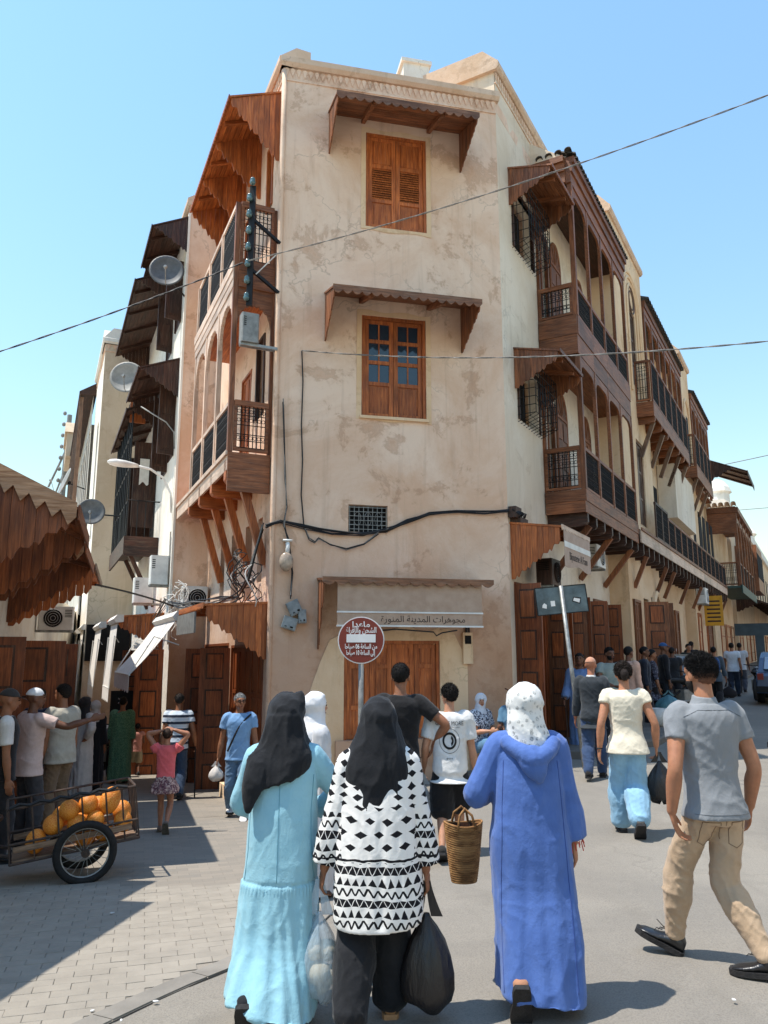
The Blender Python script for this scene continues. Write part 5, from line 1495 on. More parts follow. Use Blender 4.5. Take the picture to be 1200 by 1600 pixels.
cable('far_cable', sag(tuple(RIGHT.w(42, .5, 11.2)), (30, 36, 10.0), .1), .02, cable_grey, 'faint lower cable across the far right street', False)
sn = empty('junction_box', RIGHT.w(.1, .05, 4.3), 0, 'dark cable junction at the right corner of the front', 'junction box')
q = RIGHT.mb(); q.box(-.02, .28, .02, .16, 4.16, 4.36); q.box(.1, .5, .02, .2, 4.05, 4.18); add(RIGHT, q, 'case', wood_dark, sn)
q = RIGHT.mb()
for k in range(6): q.tube([(-.05 + .05 * k, .1, 4.3), (.05 + .06 * k, .22, 4.2 + .03 * (k % 3)), (.2 + .05 * k, .12, 4.1)], .012, 4)
add(RIGHT, q, 'strand', cable_black, sn)

# pylon far down the left
py = empty('utility_pole', (-17.3, 40, -1.4), 0, 'grey steel utility pole with insulators above the left roofs', 'pole')
q = MB(); q.tube([(-17.3, 40, -2), (-17.05, 40, 14.6)], [.2, .13], 8); add(WORLD, q, 'pole', grey_metal, py)
q = MB(); q.tube([(-17.9, 40, 10.6), (-17.12, 40, 12.6)], .06, 5); q.tube([(-17.0, 40, 14.2), (-15.0, 40, 12.7)], .025, 4); q.tube([(-18.2, 40, 8), (-17.1, 40, 11.5)], .05, 5); add(WORLD, q, 'stay', grey_metal, py)
for k in range(7):
    q = MB(); q.ball((-17.32 - .015 * k, 40, 14.7 - k * .62), .1, .1, .12, 8, 6); add(WORLD, q, 'insulator', grey_metal, py)
p2 = empty('utility_pole', (-15.2, 44, -1.4), 0, 'short farther pole just above the left canopies', 'pole')
q = MB(); q.tube([(-15.4, 44, -2), (-15.4, 44, 12.0)], .1, 6); q.tube([(-15.4, 44, 11.6), (-18, 44, 9.2)], .03, 4); add(WORLD, q, 'pole', grey_metal, p2)

# ------------------------------------------------------------------ signs
def V3(*a): return Vector(a)
red_brown = plain('sign_red_brown', (124, 48, 34), .5, .06, 3, .02, 20)
sgx, sgy, sgz = -.30, 10.2, 1.955
sp = empty('round_sign', (sgx, sgy, ground_z(sgx, sgy)), 0, 'round red brown no parking notice in arabic on a steel pole', 'road sign')
q = MB(); q.lathe([(.305, -.008), (.305, .008)], (sgx, sgy, sgz), 40, 'y'); add(WORLD, q, 'rim', white_paint, sp)
q = MB(); q.lathe([(.291, -.012), (.291, -.004)], (sgx, sgy - .002, sgz), 40, 'y'); add(WORLD, q, 'disc', red_brown, sp)
q = MB(); q.box(sgx - .19, sgx + .19, sgy - .018, sgy - .0145, sgz - .03, sgz + .075); add(WORLD, q, 'blank_plate', white_paint, sp)
q = MB(); q.tube([(sgx + .0, sgy + .04, ground_z(sgx, sgy) - .1), (sgx, sgy + .04, sgz + .2)], .036, 10); add(WORLD, q, 'pole', grey_metal, sp, True)
FM = Matrix.Translation((sgx, sgy - .0165, sgz))
for txt, dz, w_, sz in (('ماعدا', .20, .23, .10), ('الشحن والإفراغ'.replace('لإ', 'لإ'), .125, .40, .10), ('من الساعة 06 صباحا', -.085, .42, .085), ('إلى الساعة 10 صباحا', -.165, .38, .085)):
    lettering('lettering', shape(txt), sz, w_, white_paint, sp, Matrix.Translation((sgx, sgy - .0155, sgz + dz)), .001, .002)
# back of a road sign on a leaning post
bk = empty('leaning_sign', (3.08, 12.35, 0), 0, 'grey back of a rectangular road sign on a leaning steel post', 'road sign')
pb, pt = V3(3.10, 12.35, -.1), V3(2.84, 12.35, 2.86)
q = MB(); q.tube([tuple(pb), tuple(pt)], .032, 10); add(WORLD, q, 'post', galv, bk, True)
tilt = math.atan2(pt.x - pb.x, pt.z - pb.z)
SM = Matrix.Translation(pt.lerp(pb, .075)) @ Matrix.Rotation(tilt - .01, 4, 'Y') @ Matrix.Rotation(R(8), 4, 'Z')
back_m = plain('sign_back_grey', (92, 106, 108), .55, .2, 5, .1, 60)
q = MB(); q.box(-.42, .42, .036, .05, -.21, .21); link('panel', q.mesh('panel'), back_m, bk, SM)
q = MB(); q.box(-.43, .43, .030, .052, -.225, -.21); q.box(-.43, .43, .030, .052, .21, .225); q.box(-.435, -.42, .03, .052, -.21, .21); q.box(.42, .435, .03, .052, -.21, .21); link('rim', q.mesh('rim'), iron, bk, SM)
q = MB(); q.box(-.19, -.12, .033, .0358, -.09, -.005); link('sticker', q.mesh('sticker'), white_paint, bk, SM)
q = MB(); q.prism([(-.34, -.1), (-.27, -.12), (-.26, -.06), (-.3, -.03), (-.33, -.06)], 'xz', .033, .0358); link('sticker', q.mesh('sticker'), white_paint, bk, SM)
q = MB(); q.prism([(.17, -.04), (.3, -.09), (.33, .01), (.2, .03)], 'xz', .034, .0358); link('sticker', q.mesh('sticker'), ink_black, bk, SM)
q = MB(); q.prism([(.19, -.03), (.29, -.07), (.31, -.01), (.21, .015)], 'xz', .033, .034); link('sticker', q.mesh('sticker'), white_paint, bk, SM)
# yellow shop sign up the right street
ys = empty('yellow_sign', RIGHT.w(19.9, 1.0, 2.9), 0, 'small yellow projecting sign far up the right street', 'shop sign')
q = RIGHT.mb(); q.box(21.0, 21.06, .55, 1.25, 2.95, 4.15); add(RIGHT, q, 'board', plain('yellow_board', (206, 148, 40), .6, .08, 3, 0), ys)
q = RIGHT.mb()
for k in range(6): q.box(20.992, 20.998, .65, 1.15, 3.1 + k * .16, 3.16 + k * .16)
add(RIGHT, q, 'painted_lines', ink, ys)
bs = empty('hanging_sign', RIGHT.w(26, 1.0, 2.9), 0, 'dark hanging sign board under the far canopy', 'shop sign')
q = RIGHT.mb(); q.box(30.0, 30.1, .8, 3.0, 2.75, 3.35); q.box(30.02, 30.08, 1.7, 2.1, 0.6, 2.75); add(RIGHT, q, 'board', plain('slate_board', (62, 74, 80), .6, .1, 3, 0), bs)

# ------------------------------------------------------------------ roller awnings down the left street
def awning(fr, s0, s1, n0, n1, z0, z1, val, label, m=None, box=True):
    e = empty('roller_awning', fr.w(s0, n0, z0), R(90 - fr.az), label, 'awning', 'roller awnings along the left street')
    m = m or canvas
    q = fr.mb(); us = np.linspace(0, 1, 9)
    rg = []
    for t in us:
        n_, z_ = n0 + (n1 - n0) * t, z0 + (z1 - z0) * t - .05 * math.sin(math.pi * t)
        rg.append([(s0, n_, z_), (s1, n_, z_), (s1, n_, z_ - .006), (s0, n_, z_ - .006)])
    q.loft(rg); add(fr, q, 'canvas', m, e)
    q = fr.mb(); k = int((s1 - s0) / .08)
    q.strip([s0 + (s1 - s0) * i / k for i in range(k + 1)], lambda u: z1 - val + .02 * math.sin(u * 14), lambda u: z1 - .012, n1 + .004, n1 + .010); add(fr, q, 'valance', m, e)
    q = fr.mb(); q.tube([(s0 - .02, n1, z1 - .004), (s1 + .02, n1, z1 - .004)], .016, 6); add(fr, q, 'front_bar', white_metal, e)
    if box:
        q = fr.mb(); q.prism([(n0 - .12, z0 - .04), (n0 + .04, z0 - .06), (n0 + .1, z0 + .02), (n0 + .02, z0 + .12), (n0 - .12, z0 + .12)], 'yz', s0 - .03, s1 + .03); add(fr, q, 'housing', m, e)
    for s_ in (s0 + .05, s1 - .05):
        q = fr.mb(); q.tube([(s_, n0 - .05, z0 - .5), (s_, n0 + (n1 - n0) * .5, z0 - .35), (s_, n1, z1)], .014, 5)
        add(fr, q, 'folding_arm', white_metal, e)
    return e
awning(LEFT, 2.45, 5.3, 1.05, 1.85, 2.45, 1.42, .30, 'large pale awning let down steeply, nearest the corner')
awning(LEFT, 6.2, 8.0, 1.78, 1.88, 2.55, 1.05, .3, 'narrow awning hanging almost straight, second from the corner')
awning(LEFT, 10.2, 12.6, 1.85, 1.97, 2.55, .95, .3, 'narrow hanging awning, third from the corner')
awning(LEFT, 13.5, 15.2, 2.15, 2.25, 2.6, .7, .3, 'long awning hanging in front of the beige tower')
awning(LEFT, 16.2, 18.2, 2.2, 2.32, 2.55, .8, .3, 'awning behind the one at the tower, second from the far end')
awning(LEFT, 19.4, 22.0, 2.25, 2.4, 2.5, .8, .3, 'farthest hanging awning in the left street')
bsg = empty('hanging_sign', LEFT.w(7.2, 1.6, .6), 0, 'small black hanging sign among the left street doors', 'shop sign')
q = LEFT.mb(); q.box(7.2, 7.24, 1.25, 1.75, .25, .95); add(LEFT, q, 'board', ink_black, bsg)
q = LEFT.mb(); q.tube([(7.19, 1.42, .78), (7.19, 1.48, .72), (7.19, 1.42, .66)], .012, 4); q.tube([(7.19, 1.58, .78), (7.19, 1.52, .72), (7.19, 1.58, .66)], .012, 4); q.box(7.188, 7.198, 1.4, 1.6, .38, .41); add(LEFT, q, 'emblem', white_paint, bsg)
sb = empty('shop_signboard', LEFT.w(.8, 1.06, 2.2), 0, 'grey signboard hung under the left shop hood', 'shop sign')
q = LEFT.mb(); q.box(.55, 2.3, 1.06, 1.09, 2.12, 2.46); add(LEFT, q, 'board', grey_metal, sb)
# ------------------------------------------------------------------ people: body building
V = lambda *a: np.array(a, float)
def nrm(v): return v / (np.linalg.norm(v) + 1e-9)
def ik(a, c, l1, l2, pole):
    d = c - a; L = np.linalg.norm(d); mx = (l1 + l2) * .999
    if L > mx: c = a + d / L * mx; d = c - a; L = mx
    x = (l1*l1 - l2*l2 + L*L) / (2 * L); y = math.sqrt(max(0, l1*l1 - x*x))
    u = nrm(d); p = pole - u * (pole @ u)
    if np.linalg.norm(p) < 1e-5: p = V(0, 1, 0) - u * u[1]
    return a + u * x + nrm(p) * y, c

def smooth_path(pts, rad, k=5):
    """Catmull-Rom through points and radii"""
    P = [np.append(p, r) for p, r in zip(pts, rad)]
    out = []
    for i in range(len(P) - 1):
        p0, p1, p2, p3 = P[max(i-1, 0)], P[i], P[i+1], P[min(i+2, len(P)-1)]
        for t in np.linspace(0, 1, k, endpoint=False):
            out.append(.5 * ((2*p1) + (-p0+p2)*t + (2*p0-5*p1+4*p2-p3)*t*t + (-p0+3*p1-3*p2+p3)*t**3))
    out.append(P[-1]); out = np.array(out)
    return out[:, :3], np.maximum(out[:, 3], .002)

def limb(mb, pts, rad, k=5, n=12, flat=None, round_ends=True, start=None):
    """rounded tube; flat = (axis vector, factor) squashes the section along that axis"""
    P, Rr = smooth_path(pts, rad, k)
    t = np.gradient(P, axis=0); t /= np.linalg.norm(t, axis=1)[:, None] + 1e-9
    ref = V(0, 1, 0) if abs(t[0][1]) < .8 else V(1, 0, 0)
    x = nrm(ref - t[0] * (ref @ t[0])); rings = []
    def ring(p, r, tt):
        nonlocal x
        x = nrm(x - tt * (x @ tt)); y = np.cross(tt, x); rg = []
        for q in range(n):
            a = 2 * math.pi * q / n; o = (x * math.cos(a) + y * math.sin(a)) * r
            if flat is not None:
                o = o - flat[0] * (o @ flat[0]) * (1 - flat[1])
            rg.append(tuple(p + o))
        rings.append(rg)
    if round_ends if start is None else start:
        for f in (.95, .7): ring(P[0] - t[0] * Rr[0] * f * .6, Rr[0] * math.sqrt(1 - f * f), t[0])
    for p, r, tt in zip(P, Rr, t): ring(p, r, tt)
    if round_ends:
        for f in (.7, .95): ring(P[-1] + t[-1] * Rr[-1] * f * .6, Rr[-1] * math.sqrt(1 - f * f), t[-1])
    mb.loft(rings)

def stack(mb, rows, n=28, p=2.4):
    """loft of superelliptic sections: (cx, cy, z, rx, ry) or with a tilt dz/dx, dz/dy"""
    rows = [tuple(r) + (0, 0) if len(r) == 5 else r for r in rows]
    A = np.array(rows); fine = []
    for i in range(len(A) - 1):
        p0, p1, p2, p3 = A[max(i-1, 0)], A[i], A[i+1], A[min(i+2, len(A)-1)]
        for t in np.linspace(0, 1, 4, endpoint=False):
            fine.append(.5 * ((2*p1) + (-p0+p2)*t + (2*p0-5*p1+4*p2-p3)*t*t + (-p0+3*p1-3*p2+p3)*t**3))
    fine.append(A[-1])
    rings = []
    for cx, cy, z, rx, ry, tx, ty in fine:
        rg = []
        for k in range(n):
            a = 2 * math.pi * k / n; c, s_ = math.cos(a), math.sin(a)
            x = rx * math.copysign(abs(c) ** (2 / p), c); y = ry * math.copysign(abs(s_) ** (2 / p), s_)
            rg.append((cx + x, cy + y, z + tx * x + ty * y))
        rings.append(rg)
    mb.loft(rings)

def solid(mb, voxel, smooth=3, name='mesh'):
    """one continuous skin around overlapping closed pieces"""
    me = mb.mesh(name); o = bpy.data.objects.new('tmp', me)
    r = o.modifiers.new('r', 'REMESH'); r.mode = 'VOXEL'; r.voxel_size = voxel; r.use_smooth_shade = True
    if smooth:
        s_ = o.modifiers.new('s', 'SMOOTH'); s_.factor = .5; s_.iterations = smooth
    out = evaluate(o); bpy.data.objects.remove(o); bpy.data.meshes.remove(me)
    return out

def displace(me, fn):
    n = len(me.vertices); co = np.empty(n * 3); me.vertices.foreach_get('co', co); co = co.reshape(-1, 3)
    no = np.empty(n * 3); me.vertices.foreach_get('normal', no); no = no.reshape(-1, 3)
    d = fn(co, no)
    co = co + (no * d[:, None] if d.ndim == 1 else d)
    me.vertices.foreach_set('co', co.ravel()); me.update()

def ridges(co, scale, seed, sharp=3.0, warp=.05, shear=0.0):
    """thin raised creases between broad hollows"""
    w = np.stack([pnoise(co * 4.5 + seed), pnoise(co * 4.5 + seed + 17.3), pnoise(co * 4.5 + seed + 31.7)], 1) * warp
    q = co + w
    if shear: q = q + np.stack([np.zeros(len(q)), np.zeros(len(q)), shear * co[:, 0]], 1)
    n = pnoise(q * scale + seed)
    return np.clip(1 - np.abs(n) / .55, 0, 1) ** sharp
def folds(amp=.006, sx=10, sz=16, seed=0, amp2=.004):
    """slanted creases for shirts, trousers and scarves"""
    def f(co, no):
        a = ridges(co, V(sx, sx, sz) * .8, seed, 2.5, .06, .8); b = ridges(co, V(sx, sx, sz) * 1.5, seed + 9, 2.5, .05, -.7)
        c = pnoise(co * V(5, 5, 4) + seed)
        return amp * 1.0 * (a - .3) + amp * .4 * (b - .3) + amp2 * 1.2 * c
    return f

def vfolds(z0, z1, amp, k=9, c=(0, 0), seed=0, base_amp=.003, sway=.6):
    """cloth hanging in long folds that deepen from z0 (top) down to z1"""
    def f(co, no):
        th = np.arctan2(co[:, 1] - c[1], co[:, 0] - c[0]); t = np.clip((z0 - co[:, 2]) / (z0 - z1), 0, 1)
        w = pnoise(np.stack([np.cos(th) * 1.3, np.sin(th) * 1.3, co[:, 2] * 1.2 + seed], 1)) * 1.6
        u = np.sin(k * th + w * 2.4 + sway * co[:, 2]); u2 = np.sin(k * 2.1 * th - w * 3.1 + seed)
        d = amp * t ** .7 * (np.sign(u) * np.abs(u) ** .7 * .6 + .35 * u2)
        long_ = ridges(co, V(8, 8, 1.5), seed, 2.2, .07, .3) - .3; cross = ridges(co, V(9, 9, 6), seed + 4, 3, .08, .9) - .2
        return d + base_amp * (1.9 * long_ + 1.3 * cross) + base_amp * .8 * pnoise(co * 4 + seed)
    return f

SKIN = {}
def skin_mat(c):
    k = 'skin_%d_%d_%d' % c
    if k in MATS: return MATS[k]
    m, t, b = base(k); v = t.n('ShaderNodeTexCoord').outputs['Object']
    f = t.ramp(t.noise(v, 14, 4, .6), .3, .7)
    d = tuple(int(x * .86) for x in c)
    t.l(t.mix(f, lin(d), lin(c)), b.inputs['Base Color'])
    b.inputs['Roughness'].default_value = .5; b.inputs['Specular IOR Level'].default_value = .35
    b.inputs['Subsurface Weight'].default_value = .08; b.inputs['Subsurface Scale'].default_value = .02
    bump(t, b, t.noise(v, 120, 3, .6), .12, .004)
    return m
def hair_mat(c):
    k = 'hair_%d_%d_%d' % c
    if k in MATS: return MATS[k]
    m, t, b = base(k); v = t.n('ShaderNodeTexCoord').outputs['Object']
    n_ = t.noise(t.mapping(v, (1, 1, .35)), 90, 4, .7)
    t.l(t.mix(t.ramp(n_, .35, .65), lin(tuple(int(x * .5) for x in c)), lin(c)), b.inputs['Base Color'])
    b.inputs['Roughness'].default_value = .7; b.inputs['Specular IOR Level'].default_value = .25
    bump(t, b, n_, .9, .015)
    return m
def fade_hair(c, c2, z0, z1):
    m = hair_mat(c).copy(); m.name = 'hair_fade'; t = NT(m); bs = m.node_tree.nodes['Principled BSDF']
    src = bs.inputs['Base Color'].links[0].from_socket
    sx = t.n('ShaderNodeSeparateXYZ'); t.l(t.n('ShaderNodeTexCoord').outputs['Object'], sx.inputs[0])
    f = t.ramp(sx.outputs[2], z0, z1); t.l(t.mix(f, lin(c2), src), bs.inputs['Base Color'])
    return m
FAB = {}
def fab(c, **kw):
    k = 'cloth_%d_%d_%d' % tuple(c)
    if k not in MATS: fabric(k, c, **kw)
    return MATS[k]

class Rig:
    """joints in metres, person facing +Y, x to the right, ground at z = 0"""
    def __init__(s, h, fl=(-.055, .0), fr=(.055, .0), flz=0.0, frz=0.0, pz=None, lean=0.0, side=0.0, twist=0.0, wl=(-.13, .03, .46), wr=(.13, .03, .46),
                 el=(-.25, -1, 0), er=(.25, -1, 0), yaw=0.0, pitch=0.0, kl=(-.05, 1, 0), kr=(.05, 1, 0), px=0.0, py=0.0, sw=.102, roll=0.0, tilt=0.0, arml=1.0):
        s.h = h; H = h
        s.fl = V(fl[0] * H, fl[1] * H, flz * H); s.fr = V(fr[0] * H, fr[1] * H, frz * H)
        al = s.fl + V(0, 0, .045 * H); ar = s.fr + V(0, 0, .045 * H)
        reach = .245 * H + .235 * H
        if pz is None:
            need = []
            for a, sx in ((al, -1), (ar, 1)):
                d2 = (a[0] - (px + sx * .05) * H) ** 2 + (a[1] - py * H) ** 2
                if a[2] < .09 * H: need.append(a[2] + math.sqrt(max(.01, (reach * .992) ** 2 - d2)))
            pz = min(need + [.525 * H]) / H
        s.pel = V(px, py, pz) * H
        s.hl = s.pel + V(-.044, 0, 0) * H; s.hr = s.pel + V(.044, 0, 0) * H
        s.knl, s.al = ik(s.hl, al, .245 * H, .235 * H, V(*kl)); s.knr, s.ar = ik(s.hr, ar, .245 * H, .235 * H, V(*kr))
        s.nk = s.pel + V(side, lean, .33) * H            # neck base
        s.ch = s.pel + V(side * .6, lean * .5, .21) * H
        c, n_ = math.cos(twist), math.sin(twist)
        s.ax = V(c, n_, tilt); s.ay = V(-n_, c, 0)
        s.sl = s.nk + V(0, 0, -.043) * H - s.ax * sw * H; s.sr = s.nk + V(0, 0, -.043) * H + s.ax * sw * H
        s.ul, s.ua = .172 * H * arml, .153 * H * arml
        s.eL, s.wL = ik(s.sl, V(*wl) * H + V(px, py, 0) * H, s.ul, s.ua, V(*el)); s.eR, s.wR = ik(s.sr, V(*wr) * H + V(px, py, 0) * H, s.ul, s.ua, V(*er))
        s.hc = s.nk + V(side * .3, lean * .25 + .012, .092) * H
        cy, sy_, cp, sp_ = math.cos(yaw), math.sin(yaw), math.cos(pitch), math.sin(pitch)
        Mz = np.array([[cy, -sy_, 0], [sy_, cy, 0], [0, 0, 1]]); Mx = np.array([[1, 0, 0], [0, cp, -sp_], [0, sp_, cp]])
        cr, sr_ = math.cos(roll), math.sin(roll); My = np.array([[cr, 0, sr_], [0, 1, 0], [-sr_, 0, cr]])
        s.HM = Mz @ My @ Mx
    def hp(s, x, y, z): return s.hc + s.HM @ (V(x, y, z) * s.h)
    def tp(s, dz, rx, ry, oy=0.0, off=0.0):
        """torso section at a height fraction above the pelvis"""
        t = dz / .33; c = s.pel + (s.nk - s.pel) * t
        return (c[0], c[1] + oy * s.h, c[2], rx * s.h + off, ry * s.h + off)

TORSO_M = [(-.055, .070, .055, 0), (-.02, .093, .066, -.004), (.02, .092, .066, -.004), (.07, .085, .060, 0), (.12, .083, .058, .002), (.19, .094, .064, .002), (.25, .102, .066, 0), (.285, .100, .058, -.004), (.308, .075, .046, -.004), (.325, .045, .038, -.002)]
TORSO_F = [(-.055, .075, .060, -.004), (-.02, .098, .072, -.008), (.02, .096, .070, -.006), (.07, .080, .058, 0), (.12, .076, .056, .002), (.19, .086, .068, .006), (.25, .092, .064, 0), (.285, .090, .056, -.004), (.308, .068, .044, -.004), (.325, .042, .036, -.002)]
TORSO_C = [(-.055, .066, .056, 0), (-.02, .080, .064, 0), (.02, .080, .062, 0), (.07, .078, .060, .004), (.12, .078, .060, .004), (.19, .082, .058, .002), (.25, .086, .056, 0), (.285, .084, .05, -.004), (.308, .064, .042, -.004), (.325, .04, .036, -.002)]

def torso(mb, J, T, off=0.0, lo=-1, hi=9, extra=None, k=1.0):
    rows = [J.tp(z, rx * k, ry * k, oy, off) for z, rx, ry, oy in T if lo <= z <= hi]
    if extra: rows = extra + rows
    stack(mb, rows)

def arm(mb, J, side, k=1.0, off=0.0, upto=2.0, taper=0.0, sleeve=None, start=.0):
    """upper arm and forearm, upto in units of bones (1 = elbow, 2 = wrist)"""
    S, E, W_ = (J.sl, J.eL, J.wL) if side < 0 else (J.sr, J.eR, J.wR); H = J.h
    sh = S + (J.nk - S) * .35 + V(0, 0, -.004) * H
    pts = [sh, S, S + (E - S) * .5, E]; rad = [.027, .0325, .0285, .0235]
    if upto > 1:
        pts += [E + (W_ - E) * .35, E + (W_ - E) * .75, W_]; rad += [.0255, .0195, .0155]
    P, Rr = smooth_path(pts, [r * H * k + off for r in rad], 5)
    if sleeve is not None: pass
    cut = np.concatenate([[0], np.cumsum(np.linalg.norm(np.diff(P, axis=0), axis=1))])
    Lu = np.linalg.norm(S - sh) + np.linalg.norm(E - S); Lf = np.linalg.norm(W_ - E)
    mx = np.linalg.norm(S - sh) + (np.linalg.norm(E - S) * min(1, upto)) + Lf * max(0, upto - 1)
    keep = cut <= mx + 1e-6
    P, Rr = P[keep], Rr[keep]
    if taper: Rr = Rr + taper * np.linspace(0, 1, len(Rr)) ** 1.5
    limb(mb, list(P), list(Rr), 1, 12, round_ends=False if sleeve else True, start=True)
    return P[-1]

def leg(mb, J, side, k=1.0, off=0.0, upto=2.0, flare=0.0, k2=None):
    Hp, K, A = (J.hl, J.knl, J.al) if side < 0 else (J.hr, J.knr, J.ar); H = J.h
    k2 = k2 or k
    pts = [Hp + V(0, 0, .005) * H, Hp + V(0, 0, -.03) * H, Hp + (K - Hp) * .5, K, K + (A - K) * .3, K + (A - K) * .7, A]
    rad = [.034 * min(k, 1.1), .044 * min(k, 1.12), .044 * k, .033 * k2, .0345 * k2, .025 * k2, .020 * k2]
    P, Rr = smooth_path(pts, [r * H + off for r in rad], 5)
    cut = np.concatenate([[0], np.cumsum(np.linalg.norm(np.diff(P, axis=0), axis=1))]); Lt = np.linalg.norm(K - Hp) + .03 * H
    mx = Lt * min(1, upto) + np.linalg.norm(A - K) * max(0, upto - 1)
    keep = cut <= mx + 1e-6; P, Rr = P[keep], Rr[keep]
    if flare: Rr = Rr + flare * np.clip(np.linspace(-.6, 1, len(Rr)), 0, 1)
    limb(mb, list(P), list(Rr), 1, 14, round_ends=True)

def hand(mb, W_, d, palm, h, curl=.5, side=1, thumb_in=.5, spread=.12, k=1.0):
    """palm with four unequal bent fingers and a thumb leaving the side near its base"""
    d = nrm(d); palm = nrm(palm - d * (palm @ d)); x = np.cross(d, palm) * side       # x: towards the thumb side
    L = .108 * h * k; pl = L * .48; pw = L * .42
    c0 = W_; c1 = W_ + d * pl
    # palm
    rings = []
    for t, w_, th in ((-.12, .30, .17), (.05, .36, .17), (.35, .46, .16), (.75, .50, .145), (1.0, .46, .12), (1.08, .36, .08)):
        p = W_ + d * pl * t; rg = []
        for q in range(12):
            a = 2 * math.pi * q / 12; rg.append(tuple(p + x * math.cos(a) * w_ * pw * 1.05 + palm * math.sin(a) * th * pw * 1.1))
        rings.append(rg)
    mb.loft(rings)
    for i, (o, ln) in enumerate(((.36, .50), (.12, .56), (-.12, .52), (-.35, .42))):
        a = W_ + d * pl * .92 + x * o * pw; pts = [a]; ang = 0; dirv = nrm(d + x * o * spread)
        for sg, f in enumerate((.45, .32, .25)):
            ang = curl * (.55 + .55 * sg) if sg else curl * .55
            dirv = nrm(dirv * math.cos(ang) + palm * math.sin(ang)); pts.append(pts[-1] + dirv * L * ln * f)
        limb(mb, pts, [.0085 * h * .6 * k, .0080 * h * .6 * k, .0072 * h * .6 * k, .006 * h * .6 * k], 3, 8)
    a = W_ + d * pl * .22 + x * pw * .42
    b = a + nrm(d * .85 + x * .55 + palm * .35 * thumb_in) * L * .19; c = b + nrm(d + x * .1 + palm * .5 * thumb_in) * L * .17; e = c + nrm(d + palm * .4 * thumb_in - x * .1) * L * .11
    limb(mb, [a, b, c, e], [.011 * h * .62 * k, .0095 * h * .62 * k, .0082 * h * .6 * k, .0065 * h * .6 * k], 3, 8)

def head_shape(mb, J, nose=True, jaw=1.0, k=1.0):
    h = J.h; hp = J.hp
    def eb(c, r):       # oriented ellipsoid
        rings = []
        for i in range(13):
            t = min(max(math.pi * i / 12, .08), math.pi - .08)
            rings.append([tuple(hp(c[0] + r[0]*k*math.sin(t)*math.cos(a), c[1] + r[1]*k*math.sin(t)*math.sin(a), c[2] - r[2]*k*math.cos(t))) for a in np.linspace(0, 2*math.pi, 17)[:-1]])
        mb.loft(rings)
    eb((0, -.006, .014), (.0435, .055, .052)); eb((0, .014, -.022), (.036 * jaw, .040, .046)); eb((0, .034, -.052), (.017, .015, .014))
    eb((0, .030, .012), (.034, .026, .026))
    if nose:
        limb(mb, [hp(0, .052, .006), hp(0, .060, -.008), hp(0, .062, -.016)], [.006 * h, .0075 * h, .009 * h], 3, 8)
        eb((0, .050, -.036), (.014, .008, .007))
    for sx in (-1, 1): eb((sx * .0445, -.004, -.008), (.006, .013, .019))
    limb(mb, [hp(0, -.004, -.03), J.nk + V(0, .002, .035) * h, J.nk + V(0, -.004, -.012) * h], [.031 * h, .030 * h, .033 * h], 4, 14)

def sst(a, b, x):
    t = np.clip((x - a) / (b - a), 0, 1); return t * t * (3 - 2 * t)
def ell(D, a, b, c): return 1 / np.sqrt((D[:, 0] / a) ** 2 + (D[:, 1] / b) ** 2 + (D[:, 2] / c) ** 2)
def radial(J, fn, c=(0, -.006, .012), n=44, m=30):
    """closed surface around the head: fn(directions) gives the radii"""
    t = np.clip(np.pi * np.arange(m + 1) / m, .04, np.pi - .04); a = 2 * np.pi * np.arange(n) / n
    T_, A_ = np.meshgrid(t, a, indexing='ij'); T_, A_ = T_.ravel(), A_.ravel()
    D = np.stack([np.sin(T_) * np.cos(A_), np.sin(T_) * np.sin(A_), -np.cos(T_)], 1)
    P = (V(*c) + D * fn(D)[:, None]) * J.h @ J.HM.T + J.hc
    mb = MB(); mb.loft([[tuple(p) for p in P[i * n:(i + 1) * n]] for i in range(m + 1)]); return mb

def hair_short(J, vol=1.06, front=.36, back=-.80, fade=.22, bumps=.0025, seed=0, top=1.0):
    """short hair as a cap that sinks into the skull below the hairline"""
    def fn(D):
        x, y, z = D.T; r = ell(D, .0435, .055, .052)
        line = back + (front - back) * sst(-.65, .85, y) + .10 * pnoise(D * 5 + seed + 3)
        line = np.where(np.abs(x) > .6, np.maximum(line, -.45 + .5 * sst(-.2, .5, y)), line)
        g = sst(line - fade, line + fade * .35, z)
        nn = pnoise(D * 9 + V(seed, 0, 0)) + .6 * pnoise(D * 22 + V(seed, 0, 0))
        lift = (vol - 1) * (1 + (top - 1) * np.maximum(0, z))
        return r * (.93 + g * (.07 + lift)) + g * bumps * nn
    return radial(J, fn, n=56, m=40)

